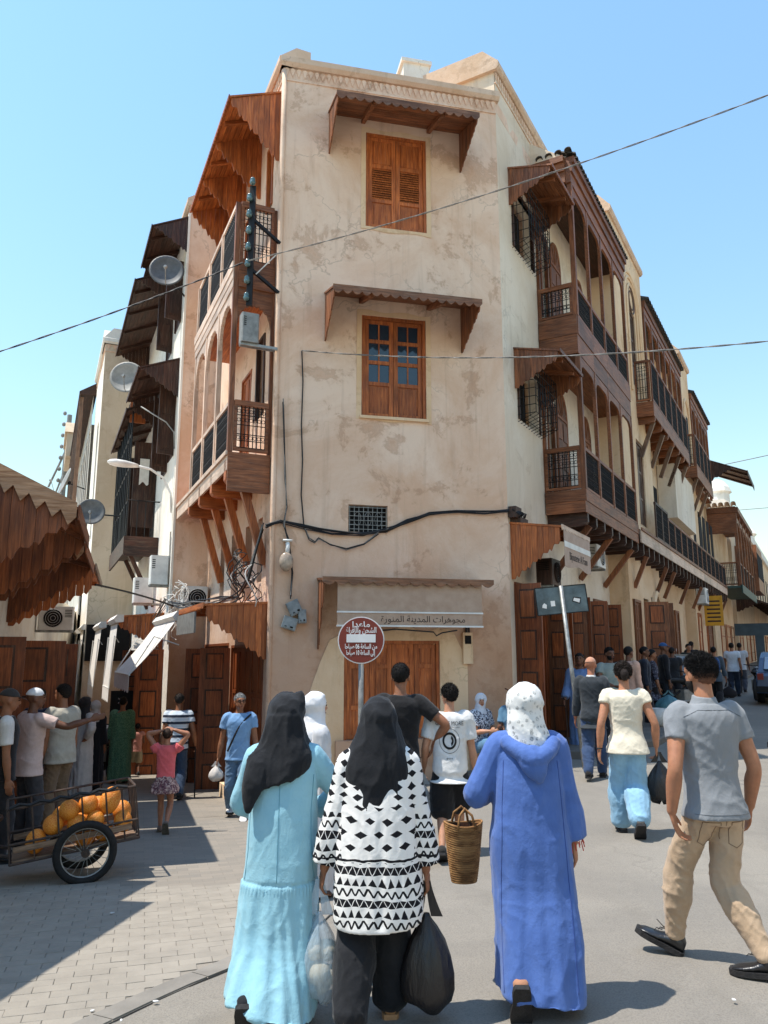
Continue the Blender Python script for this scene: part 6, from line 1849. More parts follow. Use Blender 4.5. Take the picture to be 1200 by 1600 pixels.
def hair_strands(root, J, W, m, count=2500, length=.014, vol=1.06, back=-.80, front=.36, seed=1, curl=.0, comb=(0, -.5, .35)):
    """short hairs standing off the scalp, as thin three sided spikes in one mesh"""
    rg = np.random.RandomState(seed); D = rg.normal(size=(count * 3, 3)); D /= np.linalg.norm(D, axis=1)[:, None]
    x, y, z = D.T; line = back + (front - back) * sst(-.65, .85, y)
    line = np.where(np.abs(x) > .6, np.maximum(line, -.45 + .5 * sst(-.2, .5, y)), line)
    keep = z > line + .06 * rg.normal(size=len(z)); D = D[keep][:count]
    r = ell(D, .0435, .055, .052) * (1 + (vol - 1) * .9); P = V(0, -.006, .012) + D * r[:, None]
    dr = D * .8 + V(*comb) * .5 + rg.normal(size=D.shape) * (.35 + curl); dr /= np.linalg.norm(dr, axis=1)[:, None]
    ln = length / J.h * rg.uniform(.6, 1.3, len(D)) * (.45 + .55 * sst(-.4, .5, D[:, 2])); tip = P + dr * ln[:, None]
    s1 = np.cross(dr, D + .01); s1 /= np.linalg.norm(s1, axis=1)[:, None] + 1e-9; s2 = np.cross(dr, s1); w = .0011
    A = [P + s1 * w, P - s1 * w * .5 + s2 * w * .86, P - s1 * w * .5 - s2 * w * .86, tip]
    A = [(q * J.h) @ J.HM.T + J.hc for q in A]; n = len(D)
    vs = np.stack(A, 1).reshape(-1, 3); fs = []
    for i in range(n): o = 4 * i; fs += [(o, o + 1, o + 3), (o + 1, o + 2, o + 3), (o + 2, o, o + 3)]
    me = bpy.data.meshes.new('hair_strands'); me.from_pydata(vs.tolist(), [], fs)
    o = link('hair_strands', me, m, root, W); o['kind'] = 'stuff'; return o
def seam(owner, W_, pts, w, m, name='seam', side=-1):
    """thin raised ribbon pressed onto the back of a garment along a polyline of (x, z)"""
    src = owner.data; bv = BVHTree.FromPolygons([v.co.copy() for v in src.vertices], [tuple(f.vertices) for f in src.polygons])
    fine = []
    for i in range(len(pts) - 1):
        a, b_ = V(*pts[i]), V(*pts[i + 1]); k = max(2, int(np.linalg.norm(b_ - a) / .015))
        for t in np.linspace(0, 1, k, endpoint=False): fine.append(a + (b_ - a) * t)
    fine.append(V(*pts[-1])); P3 = []
    for x, z in fine:
        hit = bv.ray_cast(Vector((x, side * 2, z)), Vector((0, -side, 0)))
        if hit[0] is not None: P3.append((x, hit[0].y + side * .001, z))
    if len(P3) < 3: return None
    q = MB(); q.tube(P3, w, 5); return link(name, q.mesh(name), m, owner, W_, True)
def foot_part(J, side, yaw=0.0, pitch=0.0, kind='shoe', L=None):
    """returns (upper, sole) builders in person space; pitch > 0 lifts the toe"""
    A = J.al if side < 0 else J.ar; h = J.h; L = L or .155 * h; w = .030 * h
    cy, sy_, cp, sp_ = math.cos(yaw), math.sin(yaw), math.cos(pitch), math.sin(pitch)
    def T(x, y, z):
        y2, z2 = y * cp - z * sp_, y * sp_ + z * cp
        return tuple(A + V(x * cy - y2 * sy_, x * sy_ + y2 * cy, z2))
    az = -.045 * h          # ground below the ankle
    y0 = -.040 * h
    up, so = MB(), MB()
    prof = ((0.0, .62, .046), (.06, .80, .060), (.2, .88, .064), (.36, .84, .050), (.55, .98, .036), (.72, 1.06, .030), (.86, .95, .026), (.96, .66, .020), (1.0, .3, .012))
    rings = []
    for t, ww, hh in prof:
        rg = []; y = y0 + L * t
        for q in range(14):
            a = 2 * math.pi * q / 14; x = w * ww * math.cos(a); z = math.sin(a)
            zz = az + .012 * h + (hh * h - .012 * h) * (z * .5 + .5) * (1 if z > -.5 else 1)
            rg.append(T(x, y, zz))
        rings.append(rg)
    up.loft(rings)
    rings = []
    for t, ww, hh in prof:
        y = y0 - .004 * h + (L + .008 * h) * t; x = w * max(.45, ww) * 1.08
        rings.append([T(-x, y, az), T(x, y, az), T(x, y, az + .016 * h), T(-x, y, az + .016 * h)])
    so.loft(rings)
    return up, so

def face_marks(root, J, W, dark=(40, 26, 20), lip=(120, 66, 56), glasses=False, beard=None):
    """eyes, brows and mouth as small parts on the face"""
    h = J.h; ey = plain('eye_dark', (30, 22, 18), .25, .05, 3, 0) if 'eye_dark' not in MATS else MATS['eye_dark']
    lm = fab(lip)
    for sx in (-1, 1):
        q = MB(); c = J.hp(sx * .0165, .0515, .004); q.ball(tuple(c), .0062 * h, .0062 * h, .0042 * h, 10, 6); link('eye', q.mesh('eye'), ey, root, W, True)
        q = MB(); limb(q, [J.hp(sx * .008, .0555, .0135), J.hp(sx * .017, .0535, .0165), J.hp(sx * .026, .047, .0135)], [.0016 * h, .0024 * h, .0014 * h], 3, 6); link('eyebrow', q.mesh('eyebrow'), ey, root, W, True)
    q = MB(); limb(q, [J.hp(-.014, .0500, -.0365), J.hp(0, .0572, -.0365), J.hp(.014, .0500, -.0365)], [.0022 * h, .0034 * h, .0022 * h], 4, 6); link('mouth', q.mesh('mouth'), lm, root, W, True)
    if glasses:
        q = MB()
        for sx in (-1, 1): q.tube([tuple(J.hp(sx * .0175 + .0125 * math.cos(a), .060, .003 + .010 * math.sin(a))) for a in np.linspace(0, 2 * math.pi, 13)], .0016 * h, 5, False); q.tube([tuple(J.hp(sx * .030, .060, .006)), tuple(J.hp(sx * .044, .0, .004))], .0014 * h, 4)
        q.tube([tuple(J.hp(-.006, .061, .006)), tuple(J.hp(.006, .061, .006))], .0014 * h, 4)
        link('glasses', q.mesh('glasses'), MATS['black_ink'], root, W, True)
    if beard:
        fn = lambda D: ell(D, .0375, .0415, .0475) * np.where((D[:, 2] < -.12) & (D[:, 1] > -.25), 1.03, .88)
        q = radial(J, fn, (0, .014, -.022), 28, 20); link('beard', q.mesh('beard'), hair_mat(beard), root, W, True)

PEOPLE = []
def person(label, x, y, az, h, pose, skin=(166, 116, 86), hair=(30, 24, 20), z=None, group=None, scale=1.0):
    """root Empty at the feet, facing azimuth az"""
    gz = ground_z(x, y) if z is None else z
    root = empty('person', (x, y, gz), R(-az), label, 'person', group)
    J = Rig(h, **pose)
    return root, J, WM[root.name]

def body(root, J, W, skin, voxel=.012, T=TORSO_M, hands=(('', None), ('', None)), legs=True, head=True, arms=True, k=1.0, jaw=1.0, shrink=.0, hl=None, hr=None, nose=True):
    """the continuous skin; covered parts are thinned a little so that clothes clear them"""
    mb = MB(); torso(mb, J, T, -.012 * J.h / 1.7)
    if head: head_shape(mb, J, nose, jaw)
    for sx in (-1, 1):
        if arms:
            arm(mb, J, sx, k)
            spec = hl if sx < 0 else hr
            Wp, E = (J.wL, J.eL) if sx < 0 else (J.wR, J.eR)
            d = nrm(Wp - E)
            spec = dict(curl=.45) if spec is None else dict(spec)
            dd = V(*spec.pop('d')) if 'd' in spec else d
            pn = V(*spec.pop('palm')) if 'palm' in spec else V(-sx * 1.0, .25, 0)
            hand(mb, Wp, dd, pn, J.h, side=sx, **spec)
        leg(mb, J, sx, .86 if not legs else .92)
    me = solid(mb, voxel, 2, 'body')
    o = link('body', me, skin_mat(skin), root, W, True)
    return o

def cloth(root, W, name, mb, m, voxel=.012, smooth=3, fold=None, label=None):
    me = solid(mb, voxel, smooth, name)
    if fold:
        def faded(co, no):
            d = fold(co, no); z0 = co[:, 2].min(); return d * sst(z0 + .004, z0 + .05, co[:, 2])
        displace(me, faded)
    o = link(name, me, m, root, W, True)
    if label: o['label'] = label
    return o

def shoes(root, J, W, m_up, m_sole, yaw=(0, 0), pitch=(0, 0), name='shoe', sole_only=False):
    for i, sx in enumerate((-1, 1)):
        up, so = foot_part(J, sx, yaw[i], pitch[i])
        if not sole_only:
            o = link(name, up.mesh(name), m_up, root, W, True); link('sole', so.mesh('sole'), m_sole, o, W)
        else: link(name, so.mesh(name), m_sole, root, W)
def bare_feet(mb, J, yaw=(0, 0), pitch=(0, 0)):
    for i, sx in enumerate((-1, 1)):
        up, so = foot_part(J, sx, yaw[i], pitch[i]); mb._add(up.v, up.f)

def shirt(J, T=TORSO_M, off=.012, hem=-.05, sleeve=.55, sk=1.15, k=1.0, flare=.0, neck=.33, taper=.008):
    mb = MB()
    rows = []
    for zf, rx, ry, oy in T:
        if zf > neck: continue
        rows.append((zf, rx, ry, oy))
    lo = [r for r in rows if r[0] > hem + .03]
    b0 = min(rows, key=lambda r: abs(r[0] - max(hem, -.02)))
    rows2 = [J.tp(hem, b0[1] * k + flare + .006, b0[2] * k + flare * .8 + .006, b0[3], off + .004)] + [J.tp(r[0], r[1] * k, r[2] * k, r[3], off) for r in lo]
    stack(mb, rows2)
    for sx in (-1, 1):
        if sleeve: arm(mb, J, sx, sk, off * .5, sleeve, taper, sleeve=True)
    return mb
def trousers(J, k=1.1, off=.010, upto=1.97, flare=0.0, top=.0, T=TORSO_M, k2=None):
    mb = MB()
    rows = [J.tp(z, rx, ry, oy, off if z < -.03 else off * .3) for z, rx, ry, oy in T if z <= top + .03]
    stack(mb, rows)
    for sx in (-1, 1): leg(mb, J, sx, k, off, upto, flare, k2)
    return mb
# ------------------------------------------------------------------ the figures in front
def tunic_mat():
    m, t, b = base('printed_tunic')
    sx = t.n('ShaderNodeSeparateXYZ'); t.l(t.n('ShaderNodeTexCoord').outputs['Object'], sx.inputs[0])
    wob = t.noise(t.n('ShaderNodeTexCoord').outputs['Object'], 5, 3, .5); wob2 = t.noise(t.mapping(t.n('ShaderNodeTexCoord').outputs['Object'], loc=(3, 1, 7)), 6, 3, .5)
    X, Z = t.math('ADD', sx.outputs[0], t.math('MULTIPLY_ADD', wob2, .05, -.025)), t.math('ADD', sx.outputs[2], t.math('MULTIPLY_ADD', wob, .07, -.035))
    M_ = t.math
    def band(f, lo, hi): return M_('MULTIPLY', M_('GREATER_THAN', f, lo), M_('LESS_THAN', f, hi))
    def tri(x, p, ph=0.0): return M_('MULTIPLY', M_('ABSOLUTE', M_('SUBTRACT', M_('FRACT', M_('ADD', M_('DIVIDE', x, p), ph)), .5)), 2.0)
    v = M_('DIVIDE', M_('SUBTRACT', Z, .44), .050); row = M_('FLOOR', v); f = M_('FRACT', v)
    par = M_('FLOORED_MODULO', row, 3.0); half = M_('MULTIPLY', M_('FLOORED_MODULO', row, 2.0), .5)
    T1 = tri(X, .044); T1 = M_('MULTIPLY', M_('ABSOLUTE', M_('SUBTRACT', M_('FRACT', M_('ADD', M_('DIVIDE', X, .043), half)), .5)), 2.0)
    inn = M_('DIVIDE', M_('SUBTRACT', f, .14), .72)
    ok = band(f, .14, .86)
    up = M_('MULTIPLY', ok, M_('LESS_THAN', inn, M_('SUBTRACT', M_('MULTIPLY', T1, 1.15), .12)))
    dn = M_('MULTIPLY', ok, M_('GREATER_THAN', inn, M_('ADD', M_('MULTIPLY', T1, 1.1), .10)))
    zig = M_('MULTIPLY', ok, M_('LESS_THAN', M_('ABSOLUTE', M_('SUBTRACT', inn, T1)), .26))
    a0 = M_('MULTIPLY', M_('LESS_THAN', par, .5), M_('MAXIMUM', up, M_('MULTIPLY', dn, M_('GREATER_THAN', T1, -1.0))))
    a1 = M_('MULTIPLY', band(par, .5, 1.5), zig); a2 = M_('MULTIPLY', M_('GREATER_THAN', par, 1.5), up)
    low = M_('MULTIPLY', M_('LESS_THAN', Z, M_('MULTIPLY_ADD', M_('GREATER_THAN', M_('ABSOLUTE', X), .185), .22, .80)), M_('MAXIMUM', a0, M_('MAXIMUM', a1, a2)))
    line = band(Z, .805, .816)
    # loose lozenges higher up
    rv = M_('DIVIDE', M_('SUBTRACT', Z, .84), .066); rr = M_('FLOOR', rv)
    dx = M_('ABSOLUTE', M_('SUBTRACT', M_('FRACT', M_('ADD', M_('DIVIDE', X, .092), M_('MULTIPLY', M_('FLOORED_MODULO', rr, 2.0), .5))), .5))
    dz = M_('ABSOLUTE', M_('SUBTRACT', M_('FRACT', rv), .5))
    loz = M_('LESS_THAN', M_('ADD', M_('MULTIPLY', dx, 1.1), M_('MULTIPLY', dz, 1.25)), .36)
    loz = M_('MULTIPLY', M_('MULTIPLY', loz, band(Z, .84, 1.07)), M_('LESS_THAN', M_('ABSOLUTE', X), .185))
    ax_ = M_('ABSOLUTE', X)
    dx2 = M_('ABSOLUTE', M_('SUBTRACT', M_('FRACT', M_('DIVIDE', X, .07)), .5)); dz2 = M_('ABSOLUTE', M_('SUBTRACT', M_('FRACT', M_('DIVIDE', Z, .052)), .5))
    lz2 = M_('MULTIPLY', M_('MULTIPLY', M_('LESS_THAN', M_('ADD', dx2, dz2), .34), M_('GREATER_THAN', Z, 1.07)), M_('GREATER_THAN', ax_, .08))
    mask = M_('MULTIPLY', M_('MAXIMUM', M_('MAXIMUM', low, line), M_('MAXIMUM', loz, lz2)), M_('GREATER_THAN', sx.outputs[2], .495))
    vv = t.n('ShaderNodeTexCoord').outputs['Object']
    t.l(t.mix(mask, lin((226, 222, 216)), lin((26, 25, 28))), b.inputs['Base Color'])
    b.inputs['Roughness'].default_value = .85; b.inputs['Specular IOR Level'].default_value = .2
    bump(t, b, t.math('ADD', t.noise(vv, 24, 4, .6, .6), t.math('MULTIPLY', t.noise(vv, 200, 2, .5), .25)), .3, .012)
    return m
def scarf_mat():
    m, t, b = base('flowered_scarf'); v = t.n('ShaderNodeTexCoord').outputs['Object']
    vo = t.n('ShaderNodeTexVoronoi'); t.l(t.mapping(v, (1, 1, 1)), vo.inputs['Vector']); vo.inputs['Scale'].default_value = 30; vo.inputs['Randomness'].default_value = .8
    f = t.math('MULTIPLY', t.ramp(vo.outputs['Distance'], .42, .30), t.ramp(t.noise(v, 60, 3, .7), .38, .6))
    t.l(t.mix(t.math('MULTIPLY', f, .85), lin((216, 214, 208)), lin((120, 122, 120))), b.inputs['Base Color'])
    b.inputs['Roughness'].default_value = .85; b.inputs['Specular IOR Level'].default_value = .2
    bump(t, b, t.noise(v, 24, 4, .6, .6), .3, .012)
    return m
black_cloth = fabric('black_scarf', (34, 35, 38), (24, 25, 28), rough=.85, sheen=.1)
cyan_cloth = fabric('cyan_dress', (148, 192, 204), (136, 182, 196), rough=.8, weave=160)
blue_cloth = fabric('blue_djellaba', (80, 108, 168), (70, 98, 158), rough=.8, weave=160)
rubber_sole = plain('dark_sole', (38, 36, 36), .8, .2, 40, .5, 160)
sandal_m = plain('tan_sandal', (176, 132, 92), .6, .1, 8, .1, 50)
SK1 = (176, 122, 92); SK2 = (150, 100, 72); SK3 = (190, 138, 108); SK4 = (112, 74, 54)

def cape_head(J, k=1.16, back=.0, chin=True):
    """scarf wrapped round head and neck as one volume"""
    def fn(D):
        x, y, z = D.T; r = ell(D, .0435 * k * 1.24, .056 * k * 1.18, .053 * k * 1.06)
        r = np.where((y > .35) & (z < .55), r * (1 - .16 * sst(.35, .8, y) * (1 if chin else .5)), r)
        return r * (1 + .02 * np.sin(z * 9 + x * 3))
    return radial(J, fn)

# -- woman in the cyan dress
p, J, W = person('woman in a long cyan tiered dress and black headscarf, walking away', -.545, 4.38, 2, 1.63, dict(fl=(-.075, -.155), flz=.06, fr=(.045, .10), wl=(-.07, .17, .60), wr=(.09, .17, .60), el=(-.7, -.6, -.2), er=(.9, -.35, -.2), lean=.012, sw=.094))
body(p, J, W, SK1, .012, TORSO_F)
q = MB()
stack(q, [(-.02, -.10, .12, .222, .27, -.24, -.06), (-.02, -.07, .24, .215, .235, -.16, 0), (-.02, -.02, .40, .212, .190, -.06, 0), (-.015, 0, .58, .208, .178), (-.01, 0, .665, .202, .170), (-.005, 0, .71, .194, .162), (0, 0, .82, .190, .156), (0, .0, .95, .186, .150), (0, .005, 1.10, .180, .142), (0, .01, 1.22, .182, .132), (0, .012, 1.30, .165, .108), (0, .014, 1.345, .12, .08), (0, .016, 1.375, .075, .06)], 40)
for sx in (-1, 1): arm(q, J, sx, 1.08, .010, 1.85, .018)
_v1 = vfolds(.69, .1, .018, 8, (-.02, 0), 1, .0022)
def _dressf(co, no):
    d = _v1(co, no); up = co[:, 2] > .69
    d2 = .006 * (ridges(co, V(6, 6, 2), 2, 2, .07, 1.0) - .3) + .002 * (ridges(co, V(12, 12, 6), 5, 3, .06, -.8) - .2) + .004 * pnoise(co * V(4, 4, 2) + 4)
    seam = -.006 * np.exp(-((co[:, 2] - .688) / .008) ** 2) + .004 * np.exp(-((co[:, 2] - .66) / .025) ** 2) * np.sin(np.arctan2(co[:, 1], co[:, 0]) * 60)
    return np.where(up, d2, d) + seam
dr_ = cloth(p, W, 'dress', q, cyan_cloth, .008, 1, _dressf)
q = cape_head(J, 1.17)
stack(q, [(-.02, -.015, 1.185, .165, .145, .32, .10), (-.015, -.012, 1.26, .180, .140, .18, .06), (0, -.006, 1.33, .158, .130, .05, 0), (0, -.006, 1.40, .125, .118), (0, .0, 1.47, .108, .112), (0, .008, 1.53, .096, .108)], 36)
limb(q, [V(-.06, -.06, 1.36), V(-.13, -.12, 1.25), V(-.155, -.145, 1.12), V(-.165, -.14, 1.04)], [.06, .07, .055, .02], 5, 12, (V(.3, 1, 0) / 1.044, .45))
limb(q, [V(.03, .02, 1.60), V(.075, .03, 1.63), V(.085, .0, 1.55)], [.03, .022, .02], 4, 10)
cloth(p, W, 'headscarf', q, black_cloth, .009, 3, folds(.011, 10, 4, 3, .004))
cdk = fab((92, 150, 168))
seam(dr_, W, [(-.17, 1.22), (-.16, 1.05), (-.165, .85), (-.18, .7)], .002, cdk); seam(dr_, W, [(.17, 1.22), (.16, 1.05), (.165, .85), (.18, .7)], .002, cdk); seam(dr_, W, [(0, 1.2), (0, .95), (0, .7)], .0016, cdk)
shoes(p, J, W, black_cloth, rubber_sole, (0.1, -.05), (-1.0, 0), 'clog')

# -- woman in the printed tunic
p, J, W = person('woman in a black and white geometric tunic with a black headscarf', -.03, 4.26, 0, 1.58, dict(fl=(-.085, -.10), flz=.02, fr=(.04, .08), wl=(-.19, .02, .415), wr=(.165, .02, .415), el=(-.6, -.8, 0), er=(.6, -.8, 0), sw=.094, arml=1.1))
body(p, J, W, SK2, .008, TORSO_F, hl=dict(curl=1.15, palm=(.9, .3, 0)), hr=dict(curl=1.15, palm=(-.9, .3, 0)))
q = MB()
stack(q, [(0, -.005, .50, .228, .175, .05, .14), (0, 0, .62, .232, .175, .03, .06), (0, 0, .76, .224, .168), (0, 0, .90, .210, .158), (0, .0, 1.05, .198, .146), (0, .005, 1.16, .196, .135), (0, .01, 1.245, .180, .115), (0, .012, 1.295, .135, .085), (0, .012, 1.33, .08, .06)], 40)
for sx in (-1, 1): arm(q, J, sx, 1.10, .012, 1.88, .034, sleeve=True)
_v2 = vfolds(1.15, .45, .009, 6, (0, 0), 6, .0025)
cloth(p, W, 'tunic', q, tunic_mat(), .008, 1, _v2)
cloth(p, W, 'trousers', trousers(J, 1.22, .016, 1.99, .028, T=TORSO_F, k2=1.5), black_cloth, .010, 2, folds(.009, 8, 8, 5, .004))
q = cape_head(J, 1.17)
def vhem(rows): stack(q, rows, 40)
rings = []
for t in np.linspace(0, 1, 16):
    rg = []
    for k in range(44):
        a = 2 * math.pi * k / 44; cx, sy_ = math.cos(a), math.sin(a)
        hem = 1.20 - .22 * max(0, -sy_) ** 2.0 + .03 * max(0, sy_)
        zt = 1.47; z_ = zt + (hem - zt) * t
        f = min(1, (zt - z_) / .22); rx = .102 + (.188 - .102) * f; ry = .112 + (.146 - .112) * f
        if z_ < 1.2: rx *= 1.0 + (1.2 - z_) * .15; ry *= 1 + (1.2 - z_) * .3
        rg.append((rx * cx, .004 + ry * sy_, z_))
    rings.append(rg)
q.loft(list(reversed(rings)))
cloth(p, W, 'headscarf', q, black_cloth, .009, 3, folds(.010, 9, 4, 9, .004))
shoes(p, J, W, sandal_m, sandal_m, (0, 0), (-.45, 0), 'sandal')
TUNIC_HANDS = [Vector(W @ Vector(J.wL)), Vector(W @ Vector(J.wR))]

# -- woman in the blue djellaba
p, J, W = person('woman in a blue hooded robe with a flowered white headscarf', .79, 4.42, 3, 1.63, dict(fl=(-.06, -.13), flz=.055, fr=(.04, .09), wl=(-.14, .15, .63), wr=(.155, .03, .445), el=(-.5, -.8, -.6), er=(.7, -.8, 0), sw=.094))
body(p, J, W, SK1, .008, TORSO_F, hr=dict(curl=.75, palm=(-.9, .35, 0)), hl=dict(curl=1.2))
q = MB()
stack(q, [(.02, -.06, .085, .232, .235, -.12, -.05), (.02, -.05, .2, .230, .222, -.08, 0), (.02, -.03, .40, .224, .195), (.01, 0, .60, .220, .172), (.0, 0, .80, .214, .168), (0, .0, .95, .200, .155), (0, .005, 1.10, .192, .148), (0, .01, 1.22, .188, .136), (0, .012, 1.30, .168, .110), (0, .014, 1.345, .12, .08), (0, .016, 1.375, .075, .06)], 40)
for sx in (-1, 1): arm(q, J, sx, 1.12, .012, 1.86, .030, sleeve=True)
# hood lying on the back
limb(q, [V(-.12, -.07, 1.335), V(-.05, -.135, 1.29), V(.02, -.155, 1.255), V(.09, -.13, 1.285), V(.135, -.06, 1.335)], [.035, .045, .05, .045, .035], 5, 12)
limb(q, [V(0.0, -.15, 1.27), V(.03, -.165, 1.20), V(.045, -.155, 1.14)], [.075, .06, .02], 5, 12, (V(0, 1, 0), .5))
_v3 = vfolds(.9, .05, .015, 5, (.02, 0), 12, .0022, 1.2)
dj = cloth(p, W, 'djellaba', q, blue_cloth, .008, 1, lambda co, no: _v3(co, no) + .008 * (ridges(co, V(3.6, 3.6, 1.5), 21, 1.6, .1, 1.0) - .3))
q = cape_head(J, 1.15)
stack(q, [(.01, -.01, 1.315, .125, .105, -.12, .1), (.005, -.004, 1.38, .112, .108), (0, .0, 1.44, .102, .108), (0, .006, 1.50, .096, .106)], 32)
limb(q, [V(.07, -.03, 1.38), V(.135, -.02, 1.27), V(.15, .0, 1.12)], [.035, .045, .03], 5, 10, (V(.5, .8, 0), .4))
cloth(p, W, 'headscarf', q, scarf_mat(), .009, 3, folds(.008, 10, 5, 15, .003))
q = MB()
for k in range(16):
    a = 2 * math.pi * k / 16; c_ = J.wR - nrm(J.wR - J.eR) * .028; u = nrm(np.cross(nrm(J.wR - J.eR), V(0, 1, 0))); v_ = np.cross(nrm(J.wR - J.eR), u)
    b0 = c_ + (u * math.cos(a) + v_ * math.sin(a)) * .052; q.tube([tuple(b0), tuple(b0 + nrm(J.wR - J.eR) * (.028 + .012 * (k % 3)) + (u * math.cos(a) + v_ * math.sin(a)) * .006)], .0028, 4)
link('cuff_fringe', q.mesh('cuff_fringe'), fab((196, 62, 48)), p, W)['kind'] = 'stuff'
bdk = fab((48, 74, 140))
for x_ in (-.155, .165): seam(dj, W, [(x_ * .9, 1.24), (x_, 1.0), (x_ * 1.1, .6), (x_ * 1.15, .14)], .002, bdk)
seam(dj, W, [(-.2, .11), (-.05, .095), (.1, .075), (.22, .06)], .0025, bdk, 'hem_stitch')
tb = MB(); 
for k in range(5): tb.tube([(.165 + .008 * k, -.165, .40), (.165 + .008 * k, -.172, .355)], .003, 4)
link('slit_tassel', tb.mesh('slit_tassel'), fab((150, 92, 100)), p, W)
shoes(p, J, W, fab((168, 120, 92)), rubber_sole, (0, 0), (-1.1, 0), 'slipper')
BLUE_HAND = W @ Vector(J.wL); BLUE_ELB = W @ Vector(J.eL)

# -- man in the grey polo
p, J, W = person('man in a grey polo shirt and beige trousers striding left', 1.95, 4.78, -8, 1.80, dict(fl=(-.085, .16), flz=.004, fr=(.085, -.10), frz=.012, wl=(-.155, -.01, .475), wr=(.15, .04, .475), el=(-.45, -1, 0), er=(.4, -1, 0), lean=.012, yaw=.22, twist=.0, pitch=-.04, kl=(-.6, .8, 0), kr=(-.45, .9, 0)))
body(p, J, W, (178, 122, 90), .0075, TORSO_M, hl=dict(curl=.5, palm=(.8, -.5, -.1), d=(.35, .1, -1)), hr=dict(curl=.8))
polo = cloth(p, W, 'polo_shirt', shirt(J, TORSO_M, .012, -.035, .62, 1.06, .97, .004, .33, .006), fabric('grey_polo', (134, 136, 138), (126, 128, 130), weave=300), .010, 3, folds(.007, 6, 8, 31, .004))
q = MB(); stack(q, [(J.nk[0], J.nk[1] - .002, J.nk[2] - .028, .092, .082, 0, .1), (J.nk[0], J.nk[1], J.nk[2] + .005, .072, .070, 0, .12), (J.nk[0], J.nk[1] + .003, J.nk[2] + .034, .064, .066, 0, .15)], 28)
cloth(p, W, 'collar', q, MATS['grey_polo'], .009, 1)
chino = cloth(p, W, 'trousers', trousers(J, 1.0, .010, 1.9, .004, k2=1.2), fabric('beige_chino', (186, 160, 132), (172, 146, 118), weave=260), .010, 2, folds(.008, 8, 11, 33, .004))
q = hair_short(J, 1.09, .42, -.85, .35, .005, 2, 1.7); link('hair', q.mesh('hair'), fade_hair((24, 20, 18), (118, 82, 64), J.hc[2] - .045, J.hc[2] + .02), p, W, True)
hair_strands(p, J, W, hair_mat((26, 22, 20)), 5000, .022, 1.09, -.45, .42, 4, .1, (0, .3, .5))
face_marks(p, J, W, beard=(34, 27, 23))
dk = fab((120, 98, 76)); pz = J.pel[2]
for sx in (-1, 1):
    x0, x1 = sorted((sx * .035, sx * .125)); seam(chino, W, [(x0, pz - .075), (x1, pz - .075), (x1, pz - .20), ((x0 + x1) / 2, pz - .225), (x0, pz - .20), (x0, pz - .075)], .0022, dk, 'back_pocket')
seam(chino, W, [(J.pel[0], pz - .03), (J.pel[0] - .004, pz - .18)], .002, dk)
pdk = fab((104, 106, 110))
seam(polo, W, [(-.185, J.nk[2] - .085), (-.10, J.nk[2] - .045), (.10, J.nk[2] - .045), (.185, J.nk[2] - .085)], .0018, pdk)
seam(polo, W, [(-.172, pz - .03), (.172, pz - .03)], .0018, pdk, 'hem_stitch')
leather = plain('black_leather', (30, 30, 32), .3, .15, 20, .2, 60, spec=.6)
shoes(p, J, W, leather, rubber_sole, (1.0, .85), (.40, -.08), 'boot')
for i, sx in enumerate((-1, 1)):
    A = J.al if sx < 0 else J.ar; K = J.knl if sx < 0 else J.knr; d = nrm(K - A)
    q = MB(); limb(q, [A - d * .02, A + d * .05, A + d * .10], [.050, .049, .050], 4, 14); link('boot_shaft', q.mesh('boot_shaft'), leather, p, W, True)
    q = MB(); f_ = V(-.9, .6, .3 if sx < 0 else 0); b0 = A + V(-.035, .035, .035)
    for k in range(3): q.tube([tuple(b0 + f_ * (.02 * k) + V(-.025, 0, -.012 * k)), tuple(b0 + f_ * (.02 * k + .01) + V(0, 0, .008 - .012 * k)), tuple(b0 + f_ * (.02 * k) + V(.025, 0, -.012 * k))], .003, 4)
    q.tube([tuple(b0 + V(-.01, 0, .01)), tuple(b0 + V(-.045, .02, .05)), tuple(b0 + V(-.02, .05, .03)), tuple(b0)], .0025, 4); link('lace', q.mesh('lace'), leather, p, W)

